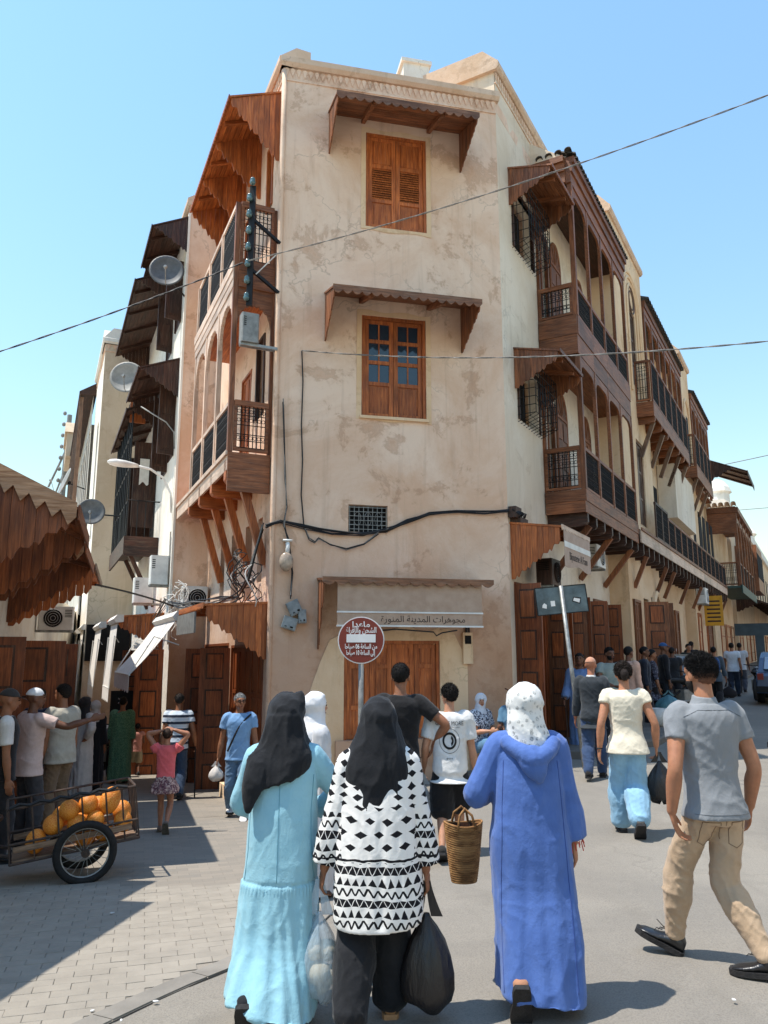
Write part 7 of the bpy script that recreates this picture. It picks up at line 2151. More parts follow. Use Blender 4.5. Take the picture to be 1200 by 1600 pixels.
# ------------------------------------------------------------------ bags and basket in hands
def plastic(name, c, alpha=1.0, rough=.25):
    m, t, b = base(name); v = t.n('ShaderNodeTexCoord').outputs['Object']
    n_ = t.noise(t.mapping(v, (1, 1, .25)), 30, 5, .65, .8)
    t.l(t.mix(t.ramp(n_, .35, .7), lin(tuple(int(x * .8) for x in c)), lin(c)), b.inputs['Base Color'])
    b.inputs['Roughness'].default_value = rough; b.inputs['Alpha'].default_value = alpha; b.inputs['Specular IOR Level'].default_value = .5
    bump(t, b, n_, .5, .02)
    return m
def carrier_bag(name, top, h, w, d, m, label, az=0.0, seed=0, wob=.02, handle=.14, contents=None):
    """plastic carrier bag hanging from a hand: gathered neck, bulging belly, two loop handles"""
    top = Vector(top); root = empty(name, top - Vector((0, 0, h + handle)), R(-az), label, 'bag')
    W_ = Matrix.Translation(top) @ Matrix.Rotation(R(-az), 4, 'Z')
    q = MB(); rings = []; n = 40; rnd = random.Random(seed)
    ph = [rnd.uniform(0, 6.28) for _ in range(6)]
    prof = [(0, .10), (.05, .16), (.14, .38), (.28, .66), (.45, .88), (.62, 1.0), (.78, 1.0), (.9, .88), (.97, .6), (1.0, .12)]
    for t, r in prof:
        rg = []
        for k in range(n):
            a = 2 * math.pi * k / n
            f = 1 + wob * (2.2 if t < .5 else 1) * (math.sin(5 * a + ph[0] + 3 * t) + .7 * math.sin(9 * a + ph[1] - 4 * t) + .5 * math.sin(3 * a + ph[2] + 6 * t))
            rg.append((w / 2 * r * f * math.cos(a), d / 2 * r * f * math.sin(a), -handle - h * t + .02 * math.sin(2 * a + ph[3]) * (t > .9)))
        rings.append(rg)
    q.loft(list(reversed(rings)))
    link('sack', q.mesh('sack'), m, root, W_, True)
    for sx in (-1, 1):
        q = MB(); rings = []
        for t in np.linspace(0, 1, 8):
            x = sx * (.012 + .05 * w * t ** 1.5 * 3); z_ = .015 - (handle + .03) * t; ww = .010 + .02 * t
            rings.append([(x - ww, -.004, z_), (x + ww, -.004, z_), (x + ww, .004, z_), (x - ww, .004, z_)])
        q.loft(rings); link('handle', q.mesh('handle'), m, root, W_)
    return root, W_
hl, hr = TUNIC_HANDS
carrier_bag('plastic_bag', hr + Vector((.0, .0, -.055)), .45, .275, .22, plastic('black_plastic', (34, 31, 32), 1, .35), 'bulging black plastic bag in the right hand of the tunic wearer', 5, 2, .022)
b_, bw = carrier_bag('plastic_bag', hl + Vector((-.02, .0, -.055)), .42, .22, .20, plastic('blue_plastic', (200, 220, 232), .48, .25), 'see through pale blue bag of vegetables beside the cyan dress', 0, 5, .03)
rt = plain('turnip', (226, 214, 186), .6, .12, 14, .1, 30)
for k, (x_, y_, z_, r_) in enumerate(((-.03, 0, -.32, .065), (.04, .02, -.33, .06), (.0, -.03, -.42, .065), (.05, 0, -.44, .055), (-.045, .03, -.45, .055), (.01, .03, -.50, .05))):
    q = MB(); q.ball((x_, y_, z_), r_, r_ * .95, r_ * .85, 14, 10); o = link('vegetable', q.mesh('vegetable'), rt, None, bw, True)
    tag(o, ('pale turnip, upper left in the see through bag', 'pale turnip, upper right in the see through bag', 'pale turnip in the middle of the see through bag', 'pale turnip, lower right in the see through bag', 'pale turnip, lower left in the see through bag', 'smallest turnip at the bottom of the see through bag')[k], 'vegetable', 'vegetables in the see through bag')
# woven basket on the blue woman's arm
straw = wood('straw', (178, 132, 82), (112, 76, 42), 'x', rough=.8, rand=0)
bc = Vector((.46, 4.72, .485)); bk_ = empty('straw_basket', bc, R(12), 'brown woven straw basket on the arm of the blue robed woman', 'basket')
Wb = Matrix.Translation(bc) @ Matrix.Rotation(R(10), 4, 'Z') @ Matrix.Diagonal((.74, .74, .86, 1))
q = MB(); nr = 26
for k in range(nr):
    t = k / (nr - 1); rx_, ry_ = .095 + .055 * t ** .8, .075 + .03 * t; z_ = .36 * t
    q.tube([(rx_ * math.cos(a), ry_ * math.sin(a), z_ + .012 * math.cos(2 * a) * t) for a in np.linspace(0, 2 * math.pi, 41)], .0085, 6, False)
q.loft([[(r_ * .092 * math.cos(a), r_ * .072 * math.sin(a), .0) for a in np.linspace(0, 2 * math.pi, 25)[:-1]] for r_ in (.05, 1.0)])
o = link('woven_coils', q.mesh('woven_coils'), straw, bk_, Wb, True); o['kind'] = 'stuff'
q = MB(); q.loft([[((.085 + .052 * t) * math.cos(a), (.066 + .03 * t) * math.sin(a), .01 + .34 * t) for a in np.linspace(0, 2 * math.pi, 33)[:-1]] for t in np.linspace(0, 1, 5)], False); link('lining', q.mesh('lining'), wood_dark, bk_, Wb)
for sy_ in (-1, 1):
    q = MB(); q.tube([(-.07, sy_ * .10, .34), (-.05, sy_ * .08, .42), (0, sy_ * .05, .46), (.05, sy_ * .08, .42), (.07, sy_ * .10, .34)], .010, 6); link('handle', q.mesh('handle'), straw, bk_, Wb, True)
# ------------------------------------------------------------------ everybody else
def simple_person(label, x, y, az, h, pose, top, bottom, skin=SK1, hair=(28, 23, 20), T=TORSO_M, vox=.014, sleeve=.55, hem=-.05, shoe=(40, 36, 34), face=False, hairkw=None, bald=False,
                  skirt=None, short=None, group='people in the square', glasses=False, beard=None, k=1.02, top_m=None, tk=1.1, bare=False, hl=None, hr=None, sflare=0.0):
    p, J, W = person(label, x, y, az, h, pose, group=group)
    mbd = body(p, J, W, skin, vox, T, hl=hl, hr=hr)
    cloth(p, W, 'shirt', shirt(J, T, .015, hem, sleeve, 1.15, k, sflare), top_m or fab(top), vox * .95, 2, folds(.006, 6, 9, x, .003))
    if skirt: pass
    elif short: cloth(p, W, 'shorts', trousers(J, 1.2, .016, short, .02, T=T), fab(bottom), vox, 2, folds(.006, 7, 9, y, .003))
    else: cloth(p, W, 'trousers', trousers(J, tk, .012, 1.93, .01, T=T, k2=tk * 1.2), fab(bottom), vox, 2, folds(.008, 8, 14, y, .003))
    if hair and not bald:
        q = hair_short(J, **(hairkw or {})); link('hair', q.mesh('hair'), hair_mat(hair), p, W, True)
        if vox < .0135: hair_strands(p, J, W, hair_mat(hair), 1500, .014, (hairkw or {}).get('vol', 1.06), seed=int(abs(x * 10)))
    if face: face_marks(p, J, W, glasses=glasses, beard=beard)
    shoes(p, J, W, fab(shoe), rubber_sole, pitch=pose.get('_p', (0, 0)) if False else (0, 0))
    return p, J, W
def robe_person(label, x, y, az, h, pose, robe, scarf=None, skin=SK1, hair=(28, 23, 20), vox=.014, T=TORSO_F, hemz=.06, scarf_cape=.12, group='people in the square', face=False, wide=1.0, sleeve=1.85, robe_m=None, hl=None, hr=None):
    p, J, W = person(label, x, y, az, h, pose, group=group)
    body(p, J, W, skin, vox, T, hl=hl, hr=hr)
    q = MB(); H = h / 1.62; c0, c1 = J.pel, J.nk
    def at(z): t = (z * H - c0[2]) / (c1[2] - c0[2]); c = c0 + (c1 - c0) * max(0, t); return c[0], c[1]
    rows = []
    for z, rx, ry in ((hemz / H, .215 * wide, .18 * wide), (.25, .212 * wide, .178 * wide), (.5, .205 * wide, .168 * wide), (.75, .198 * wide, .160), (.92, .186, .150), (1.08, .180, .140), (1.2, .18, .13), (1.285, .16, .105), (1.33, .115, .08), (1.36, .07, .06)):
        cx, cy = at(z); rows.append((cx, cy, z * H, rx * H, ry * H))
    stack(q, rows, 32)
    for sx in (-1, 1): arm(q, J, sx, 1.12, .012, sleeve, .022, sleeve=True)
    cloth(p, W, 'robe', q, robe_m or fab(robe), vox, 2, vfolds(.95, 0, .014, 7, (0, 0), x, .004))
    if scarf:
        q = cape_head(J, 1.12)
        stack(q, [(J.nk[0], J.nk[1] - .01, J.nk[2] - scarf_cape, .155 * H, .13 * H, 0, .15), (J.nk[0], J.nk[1], J.nk[2] - .05, .145 * H, .115 * H), (J.nk[0], J.nk[1] + .004, J.nk[2] + .02, .092 * H, .09 * H), (J.hc[0], J.hc[1], J.hc[2] - .03, .075 * H, .082 * H)], 28)
        cloth(p, W, 'headscarf', q, fab(scarf), vox * .85, 3, folds(.006, 8, 12, y, .003))
    elif hair:
        q = hair_short(J); link('hair', q.mesh('hair'), hair_mat(hair), p, W, True)
    if face: face_marks(p, J, W)
    shoes(p, J, W, fab((60, 50, 44)), rubber_sole)
    return p, J, W
WALK = dict(fl=(-.05, .12), fr=(.05, -.13), frz=.025, wl=(-.15, -.04, .47), wr=(.15, .07, .48))
WALK2 = dict(fr=(.05, .12), fl=(-.05, -.13), flz=.025, wl=(-.15, .07, .48), wr=(.15, -.04, .47))
STAND = dict(fl=(-.06, .0), fr=(.06, .02))

# man in black in front of the door, boy in the printed tee
p, J, W = simple_person('tall man in a black tee in front of the shop door, seen from behind', .16, 7.7, 8, 1.86, dict(WALK, wr=(.165, .05, .56), er=(1, -.3, 0), wl=(-.14, .1, .5)), (28, 27, 28), (34, 33, 36), SK2, vox=.011, hairkw=dict(vol=1.08), sleeve=.62, hr=dict(curl=.7))
p, J, W = person('boy in a white printed tee and black shorts carrying a thin bag', .64, 7.75, 6, 1.60, dict(fl=(-.05, -.14), flz=.03, fr=(.05, .10), wl=(-.16, .05, .50), wr=(.155, .02, .47), yaw=.45), group='people in the square')
body(p, J, W, SK3, .011, TORSO_C)
ts = cloth(p, W, 'tee', shirt(J, TORSO_C, .024, -.085, .75, 1.2, 1.12, .022, .33, .012), fab((222, 220, 216)), .010, 2, folds(.006, 6, 8, 3, .003))
cloth(p, W, 'shorts', trousers(J, 1.3, .022, .98, .03, T=TORSO_C), fab((26, 25, 26)), .012, 2, folds(.006, 7, 9, 3, .003))
q = hair_short(J, 1.12, .4, -.8, .25, .006); link('hair', q.mesh('hair'), hair_mat((34, 28, 24)), p, W, True); hair_strands(p, J, W, hair_mat((34, 28, 24)), 2000, .02, 1.12, -.8, .4, 7)
face_marks(p, J, W, glasses=True)
shoes(p, J, W, fab((50, 48, 46)), rubber_sole, (0, 0), (-.5, 0))
def back_print(owner, W_, name, body_txt, size, width, cz, m=ink_black, extra=None, cx=0.0):
    """flat lettering pressed onto the back of a garment"""
    if extra is None:
        c = bpy.data.curves.new(name, 'FONT'); c.body = body_txt; c.align_x = 'CENTER'; c.align_y = 'CENTER'; c.size = size; c.resolution_u = 2
        o = bpy.data.objects.new(name, c); me = evaluate(o); bpy.data.objects.remove(o)
        co = np.empty(len(me.vertices) * 3); me.vertices.foreach_get('co', co); co = co.reshape(-1, 3)
        k = width / (co[:, 0].max() - co[:, 0].min()); P2 = np.stack([co[:, 0] * k + cx, np.zeros(len(co)), co[:, 1] + cz], 1)
    else:
        me = extra.mesh(name); co = np.empty(len(me.vertices) * 3); me.vertices.foreach_get('co', co); P2 = co.reshape(-1, 3)
    src = owner.data; vs = [v.co.copy() for v in src.vertices]; fs = [tuple(f.vertices) for f in src.polygons]
    bv = BVHTree.FromPolygons(vs, fs)
    for i in range(len(P2)):
        hit = bv.ray_cast(Vector((P2[i, 0], -2, P2[i, 2])), Vector((0, 1, 0)))
        P2[i, 1] = (hit[0].y if hit[0] is not None else -.15) - .0035
    me.vertices.foreach_set('co', P2.ravel()); me.update(); me.materials.clear()
    return link(name, me, m, owner, W_)
def ring_mb(cx, cz, r0, r1, kx=.85, n=40, a0=0, a1=2 * math.pi):
    q = MB(); vs = []
    for a in np.linspace(a0, a1, n + 1): vs += [(cx + r0 * kx * math.cos(a), 0, cz + r0 * math.sin(a)), (cx + r1 * kx * math.cos(a), 0, cz + r1 * math.sin(a))]
    q._add(vs, [(2*i, 2*i+1, 2*i+3, 2*i+2) for i in range(n)]); return q
zc = J.nk[2]
back_print(ts, W, 'print', 'GRACE MORE', .055, .27, zc - .11)
back_print(ts, W, 'print', 'ALWAYS KEEP MOVING', .016, .20, zc - .145)
back_print(ts, W, 'print', '', 0, 0, 0, extra=ring_mb(0, zc - .27, .058, .080)); back_print(ts, W, 'print', '', 0, 0, 0, extra=ring_mb(0, zc - .27, .112, .116)); back_print(ts, W, 'print', '', 0, 0, 0, extra=ring_mb(.012, zc - .27, .018, .046, .6, 20, -1.4, 1.4))
back_print(ts, W, 'print', 'grace', .022, .06, zc - .43)
carrier_bag('plastic_bag', Vector(W @ Vector(J.wL)) + Vector((-.02, 0, -.06)), .34, .2, .14, plastic('white_plastic', (226, 226, 224), .8, .35), 'thin white plastic bag in the boy\'s left hand', 0, 8, .03, .08)

# woman in white scarf and glasses behind the cyan one
robe_person('woman in a white headscarf and glasses half hidden by the sign pole', -.60, 6.75, 62, 1.62, dict(STAND), (206, 204, 204), (222, 220, 220), SK3, vox=.013, face=True)
# two women sitting by the corner
def sitting(label, x, y, az, h, top, bottom, scarf=None, pose=None, hair=None, skin=SK2, top_m=None):
    ps = dict(fl=(-.07, .26), fr=(.07, .26), pz=.28, wl=(-.08, .2, .42), wr=(.08, .2, .42), kl=(0, .3, 1), kr=(0, .3, 1)); ps.update(pose or {})
    p, J, W = person(label, x, y, az, h, ps, group='people in the square')
    body(p, J, W, skin, .013, TORSO_F); face_marks(p, J, W)
    cloth(p, W, 'blouse', shirt(J, TORSO_F, .016, -.05, .8, 1.25, 1.05), top_m or fab(top), .013, 2, folds(.006, 6, 8, x, .003))
    cloth(p, W, 'skirt', trousers(J, 1.35, .02, 1.7, .04, T=TORSO_F), fab(bottom), .014, 3, folds(.008, 7, 9, y, .003))
    if scarf:
        q = cape_head(J, 1.1); stack(q, [(J.nk[0], J.nk[1], J.nk[2] - .07, .12, .105), (J.nk[0], J.nk[1], J.nk[2] + .02, .085, .085), (J.hc[0], J.hc[1], J.hc[2] - .03, .07, .08)], 24)
        cloth(p, W, 'headscarf', q, fab(scarf), .011, 3, folds(.005, 8, 12, 2, .002))
    if hair:
        q = hair_short(J, 1.2, .3, -.8, .2, .008, 3, 1.2); limb(q, [J.hp(0, -.05, -.02), J.hp(0, -.06, -.08), J.hp(0, -.05, -.14)], [.06, .055, .03], 4, 10); link('hair', q.mesh('hair'), hair_mat(hair), p, W, True)
    shoes(p, J, W, fab((50, 44, 40)), rubber_sole)
    return p, J, W
def printed(name, c1, c2, sc=40, edge=(.48, .52)):
    m, t, b = base(name); v = t.n('ShaderNodeTexCoord').outputs['Object']
    t.l(t.mix(t.ramp(t.noise(v, sc, 3, .6, .8), *edge), lin(c1), lin(c2)), b.inputs['Base Color']); b.inputs['Roughness'].default_value = .85
    return m
sitting('seated woman in a white headscarf and navy patterned blouse by the corner', 1.55, 12.75, 140, 1.6, (40, 44, 70), (92, 130, 160), (216, 218, 224), dict(yaw=-.6), top_m=printed('navy_leaves', (34, 38, 62), (206, 208, 214)), skin=SK3)
sitting('seated woman in a blue dress leaning her face on her hand', 2.05, 12.55, -150, 1.6, (86, 124, 150), (70, 108, 140), None, dict(wl=(-.02, .12, .72), el=(-.6, .3, -1), pitch=-.15), (30, 22, 18), skin=SK4)

# right hand side of the square
p, J, W = person('woman in a cream tee and pale blue trousers walking up the right street', 2.47, 8.1, 10, 1.68, dict(fl=(-.045, .09), fr=(.03, -.14), frz=.05, wl=(-.165, -.02, .49), wr=(.17, .02, .50), el=(-.5, -1, 0), er=(.5, -1, 0)), group='people in the square')
body(p, J, W, (186, 128, 96), .009, TORSO_F, hr=dict(curl=1.1))
cloth(p, W, 'tee', shirt(J, TORSO_F, .018, -.045, .34, 1.1, 1.05, .006, .33, .008), fab((228, 216, 192)), .010, 2, folds(.007, 6, 8, 5, .003))
cloth(p, W, 'trousers', trousers(J, 1.2, .018, 1.9, .03, T=TORSO_F, k2=1.6), fab((140, 180, 204)), .009, 1, folds(.007, 8, 9, 6, .004))
q = hair_short(J, 1.16, .42, -.85, .3, .012, 5, 1.25); limb(q, [J.hp(0, -.045, .02), J.hp(0, -.068, .0), J.hp(0, -.06, -.03)], [.035, .042, .03], 4, 10); link('hair', q.mesh('hair'), hair_mat((44, 32, 25)), p, W, True); hair_strands(p, J, W, hair_mat((44, 32, 25)), 2500, .03, 1.16, -.85, .42, 6, .9)
shoes(p, J, W, fab((88, 84, 80)), rubber_sole, (0, 0), (0, -.75))
q = MB(); q.tube([tuple(J.wL + V(.028 * math.cos(a), .028 * math.sin(a), .005)) for a in np.linspace(0, 2 * math.pi, 17)], .006, 6, False); link('wrist_watch', q.mesh('wrist_watch'), ink_black, p, W)
carrier_bag('plastic_bag', Vector(W @ Vector(J.wR)) + Vector((.02, 0, -.06)), .40, .28, .18, MATS['black_plastic'], 'black plastic bag held by the woman in the cream tee', 10, 9, .03, .07)
p, J, W = simple_person('old man in a dark jacket and jeans with a knitted skullcap', 3.02, 11.45, 18, 1.72, dict(WALK2, wl=(-.15, .06, .48)), (52, 56, 60), (52, 70, 100), (172, 112, 84), bald=True, sleeve=1.85, hem=-.1, sflare=.01, vox=.012)
def skullcap(J, p, W, c):
    fn = lambda D: ell(D, .0435, .055, .052) * np.where(D[:, 2] > .1 - .1 * D[:, 1], 1.07, .9)
    q = radial(J, fn); link('skullcap', q.mesh('skullcap'), fab(c), p, W, True)
skullcap(J, p, W, (184, 134, 108))
q = MB(); stack(q, [(J.nk[0], J.nk[1], J.nk[2] - .03, .08, .075), (J.nk[0], J.nk[1] + .002, J.nk[2] + .015, .062, .064)], 20); link('collar', q.mesh('collar'), fab((206, 204, 200)), p, W, True)
p, J, W = robe_person('man in a pale blue djellaba leaning on a cane beside the shop doors', 3.55, 14.2, -160, 1.70, dict(STAND, wr=(.16, .10, .52)), (104, 128, 170), None, SK4, (30, 26, 24), T=TORSO_M, face=True)
cn = W @ Vector(J.wR); q = MB(); q.tube([(cn.x, cn.y - .02, cn.z), (cn.x + .02, cn.y - .05, ground_z(cn.x, cn.y) + .0)], .012, 6); q.tube([(cn.x, cn.y - .02, cn.z), (cn.x - .03, cn.y - .03, cn.z + .04), (cn.x - .07, cn.y - .03, cn.z + .03)], .013, 6)
tag(add(WORLD, q, 'walking_cane', wood_dark), 'dark cane of the man in the pale blue djellaba', 'cane')
simple_person('bearded man in a grey green tee standing at the shop entrance', 4.15, 14.4, 175, 1.78, dict(STAND, wr=(.02, .14, .62), er=(.8, .2, -.5), yaw=.2), (142, 152, 146), (46, 46, 50), SK4, face=True, beard=(26, 22, 20), vox=.013)
simple_person('man in a peach shirt turning away behind the bearded man', 4.75, 15.2, 60, 1.78, dict(STAND), (214, 172, 150), (60, 56, 54), SK4, sleeve=1.8)
# the flowered woman, capped man, backpack and the rest up the street
simple_person('woman in a dark flowered smock with a big teal bag on the pavement', 6.15, 18.0, 100, 1.66, dict(STAND, wr=(.16, .06, .46)), (44, 46, 62), (40, 38, 42), SK2, T=TORSO_F, hem=-.2, sleeve=1.3, sflare=.03, top_m=printed('dark_flowers', (36, 36, 50), (120, 122, 140), 30, (.52, .62)), face=True, hairkw=dict(back=-.8, vol=1.15))
carrier_bag('shopping_bag', Vector((6.35, 17.6, .98)), .42, .62, .35, plastic('teal_plastic', (86, 132, 140), 1, .35), 'big teal shopping bag of the woman in the flowered smock', 20, 12, .03, .08)
p, J, W = simple_person('man in black wearing a blue cap behind the flowered woman', 6.75, 18.9, 95, 1.80, dict(STAND), (30, 30, 34), (40, 44, 52), SK4, bald=True, sleeve=1.8, face=True)
def cap(J, p, W, c, brim=True):
    fn = lambda D: ell(D, .0435, .055, .052) * np.where(D[:, 2] > .12, 1.10, .88)
    q = radial(J, fn); o = link('cap', q.mesh('cap'), fab(c), p, W, True)
    if brim:
        q = MB(); q.loft([[tuple(J.hp(.04 * math.cos(a), .045 + .05 * max(0, math.sin(a)), .022 + dz - .012 * max(0, math.sin(a)))) for a in np.linspace(0, math.pi, 12)] for dz in (0, .004)]); link('brim', q.mesh('brim'), fab(c), o, W, True)
cap(J, p, W, (48, 84, 132))
simple_person('man in dark clothes leaning in the doorway left of the blue cap', 5.75, 17.3, 110, 1.74, dict(STAND), (38, 42, 52), (36, 36, 40), SK4, face=True, sleeve=1.8)
p, J, W = simple_person('woman with a blue rucksack and a dark handbag walking up the street', 9.2, 21.8, 28, 1.68, dict(WALK), (72, 84, 96), (34, 33, 36), SK2, T=TORSO_F, sleeve=1.8, hem=-.08)
q = MB(); stack(q, [(0, -.17, 1.0, .14, .07), (0, -.18, 1.1, .16, .09), (0, -.17, 1.28, .15, .08), (0, -.14, 1.36, .10, .05)], 20)
me_ = q.mesh('rucksack'); o = link('rucksack', me_, fab((40, 84, 140)), None, W, True); tag(o, 'blue rucksack on the back of the woman with the handbag', 'rucksack')
carrier_bag('handbag', Vector(W @ Vector(J.wR)) + Vector((.05, 0, -.02)), .3, .42, .16, fab((36, 32, 34)), 'dark handbag of the woman with the rucksack', 28, 14, .008, .2)
simple_person('person in a white tee walking ahead of the blue rucksack', 11.4, 25.6, 30, 1.74, dict(WALK2), (214, 218, 224), (52, 58, 72), SK2, vox=.016)
simple_person('person in a pale shirt just behind the white tee', 12.3, 27.0, 28, 1.72, dict(WALK), (190, 192, 196), (70, 72, 80), SK4, vox=.018)
robe_person('figure in a pink headscarf among the crowd', 8.9, 24.0, 30, 1.6, dict(STAND), (84, 80, 78), (196, 172, 166), vox=.018)
for i, (x_, y_, c_, a_, lb) in enumerate(((7.6, 20.6, (40, 42, 46), 20, 'man in charcoal behind the parked motorcycle'), (8.2, 22.4, (58, 56, 50), 70, 'man in olive beside the glass display box'), (9.6, 24.6, (44, 48, 40), 200, 'man in dark green in the middle of the far crowd'), (10.4, 26.4, (36, 36, 42), 40, 'man in black at the far crowd\'s right edge'), (8.9, 26.2, (60, 52, 50), 150, 'man in brown at the far crowd\'s left edge'))):
    simple_person(lb, x_, y_, a_, 1.66 + .03 * i, dict([STAND, WALK, WALK2, dict(STAND, wr=(.05, .16, .62)), WALK][i], yaw=(-.5, .3, .6, -.2, .1)[i]), c_, [(44, 44, 50), (92, 84, 70), (60, 70, 92), (120, 110, 96), (40, 40, 44)][i], (SK4, SK2, SK1, SK4, SK2)[i], vox=.018, sleeve=(.55, 1.8, .6, 1.8, .5)[i])
# the woman cut by the right edge
p, J, W = simple_person('person in a white tee holding a phone, cut off by the right edge', 4.27, 8.1, -20, 1.68, dict(STAND, wl=(-.13, .10, .55), el=(-.6, -.8, 0)), (226, 226, 226), (120, 160, 190), (186, 130, 100), T=TORSO_F, vox=.011, sleeve=.7)
ph = W @ Vector(J.wL); q = MB(); q.box(ph.x - .06, ph.x + .03, ph.y + .02, ph.y + .035, ph.z - .1, ph.z - .05); tag(add(WORLD, q, 'phone', ink_black), 'black phone in the hand at the right edge', 'phone')

# ---- left side of the square
p, J, W = simple_person('grey haired man in a light blue polo with sunglasses facing the camera', -2.08, 11.4, 168, 1.72, dict(WALK, wl=(-.16, .05, .47), wr=(.16, -.02, .47), yaw=.25), (120, 158, 198), (86, 112, 138), SK2, (170, 168, 164), face=True, glasses=True, vox=.011, hairkw=dict(vol=1.04), shoe=(206, 202, 198))
q = MB(); limb(q, [J.sl + V(.02, .08, .05), J.ch + V(.0, .13, .02), J.pel + V(.15, .10, .05)], [.014, .014, .014], 5, 8, (V(0, 1, 0), .4)); link('bag_strap', q.mesh('bag_strap'), ink_black, p, W, True)
carrier_bag('paper_bag', Vector(W @ Vector(J.wR)) + Vector((-.02, -.02, -.06)), .2, .2, .14, fab((206, 198, 190)), 'small pale bag in the hand of the man in the blue polo', 0, 21, .04, .04)
def stripe_mat():
    m, t, b = base('striped_shirt'); sx = t.n('ShaderNodeSeparateXYZ'); t.l(t.n('ShaderNodeTexCoord').outputs['Object'], sx.inputs[0])
    f = t.math('FRACT', t.math('DIVIDE', sx.outputs[2], .11)); f2 = t.math('FRACT', t.math('DIVIDE', sx.outputs[2], .055))
    c = t.mix(t.math('LESS_THAN', f, .45), lin((196, 208, 220)), lin((38, 48, 66))); c = t.mix(t.math('MULTIPLY', t.math('LESS_THAN', f2, .18), .6), c, lin((226, 228, 232)))
    t.l(c, b.inputs['Base Color']); b.inputs['Roughness'].default_value = .85; return m
p, J, W = simple_person('man in a navy and white striped shirt with a cane, seen from behind', -3.5, 13.5, -10, 1.73, dict(WALK, wr=(.17, .05, .50)), (0, 0, 0), (58, 74, 96), SK2, (60, 54, 50), top_m=stripe_mat(), vox=.012, hairkw=dict(front=.7, vol=1.03))
cn = W @ Vector(J.wR); gzz = ground_z(cn.x, cn.y); q = MB(); q.tube([(cn.x, cn.y, cn.z), (cn.x + .03, cn.y - .02, gzz)], .012, 6); tag(add(WORLD, q, 'walking_cane', ink_black), 'thin black cane of the striped shirt man', 'cane')
p, J, W = person('girl in a pink top and ruffled flowered skirt, hands behind her head', -2.76, 10.15, -5, 1.26, dict(fl=(-.04, .06), fr=(.05, -.12), frz=.06, wl=(-.05, .02, .98), wr=(.06, .0, .99), el=(-1, .1, .2), er=(1, .0, .25)), group='people in the square')
body(p, J, W, (170, 116, 88), .009, TORSO_C)
cloth(p, W, 'top', shirt(J, TORSO_C, .012, -.08, .4, 1.25, 1.02, .015, .33, .01), fab((218, 100, 104)), .009, 2, folds(.006, 8, 11, 5, .003))
q = MB(); stack(q, [(0, 0, J.pel[2] - .17, .175, .16), (0, 0, J.pel[2] - .1, .16, .145), (0, 0, J.pel[2] - .02, .125, .11), (0, 0, J.pel[2] + .04, .10, .09)], 32)
cloth(p, W, 'skirt', q, printed('flower_skirt', (92, 52, 62), (190, 160, 150), 34, (.45, .6)), .010, 2, vfolds(J.pel[2], J.pel[2] - .2, .016, 12, (0, 0), 3, .004))
q = hair_short(J, 1.12, .4, -.85, .25, .006); limb(q, [J.hp(0, -.05, .03), J.hp(0, -.075, .02), J.hp(0, -.07, -.01)], [.03, .035, .02], 4, 10); link('hair', q.mesh('hair'), hair_mat((62, 44, 32)), p, W, True)
q = MB(); q.loft([[tuple(J.hp(.047 * math.cos(a), -.006 + .060 * math.sin(a), z_ + .01 * math.sin(a))) for a in np.linspace(0, 2 * math.pi, 25)[:-1]] for z_ in (.012, .03)], False); link('head_band', q.mesh('head_band'), fab((190, 120, 116)), p, W, True)
shoes(p, J, W, fab((120, 100, 90)), plain('worn_sole', (92, 84, 72), .8, .2, 20, .4, 60), (0, 0), (0, -1.1))
robe_person('woman in a green embroidered robe with a shoulder strap', -5.25, 15.9, -8, 1.66, dict(STAND), (84, 120, 92), None, SK2, (28, 24, 22), robe_m=printed('green_weave', (66, 104, 78), (100, 140, 108), 60), vox=.014)
robe_person('woman in a long grey white robe with a hand on her hip', -5.15, 13.6, 30, 1.64, dict(STAND, wr=(.12, -.06, .60), er=(1, -.4, .0)), (198, 190, 184), (40, 36, 38), SK2, vox=.014)
robe_person('person in a long black robe beside the green robe', -5.4, 14.8, 10, 1.58, dict(STAND), (30, 29, 31), (196, 186, 178), SK2, vox=.016)
simple_person('man in a beige tee standing behind the melon cart', -4.1, 10.1, -60, 1.80, dict(STAND, yaw=.2), (176, 170, 156), (118, 98, 78), SK2, (44, 36, 30), face=True, vox=.012, k=1.12)
p, J, W = simple_person('man in a pale pink shirt and white cap reaching out an arm', -4.08, 9.2, 35, 1.74, dict(STAND, wr=(.30, .24, .80), er=(.3, -.3, -1), yaw=-.5), (206, 182, 174), (62, 60, 62), SK4, bald=True, vox=.012, face=True, sleeve=.7, hem=-.07)
skullcap(J, p, W, (224, 226, 228))
p, J, W = simple_person('man in a dark cap and black waistcoat at the left edge', -3.98, 8.35, 60, 1.72, dict(STAND, pitch=-.15), (214, 212, 208), (44, 42, 44), SK2, bald=True, vox=.012, face=True, sleeve=.75)
cap(J, p, W, (58, 54, 52)); cloth(p, W, 'waistcoat', shirt(J, TORSO_M, .024, -.05, 0, 1, 1.03), fab((32, 30, 32)), .012, 2)
simple_person('man in navy behind the white cap', -4.9, 11.2, 20, 1.76, dict(STAND), (46, 56, 82), (50, 50, 56), SK4, vox=.016)
p, J, W = simple_person('small child in a pink vest and khaki shorts by the left doors', -5.45, 17.6, -20, 1.10, dict(WALK), (190, 130, 116), (150, 136, 110), SK4, T=TORSO_C, vox=.012, short=.95, sleeve=.2)

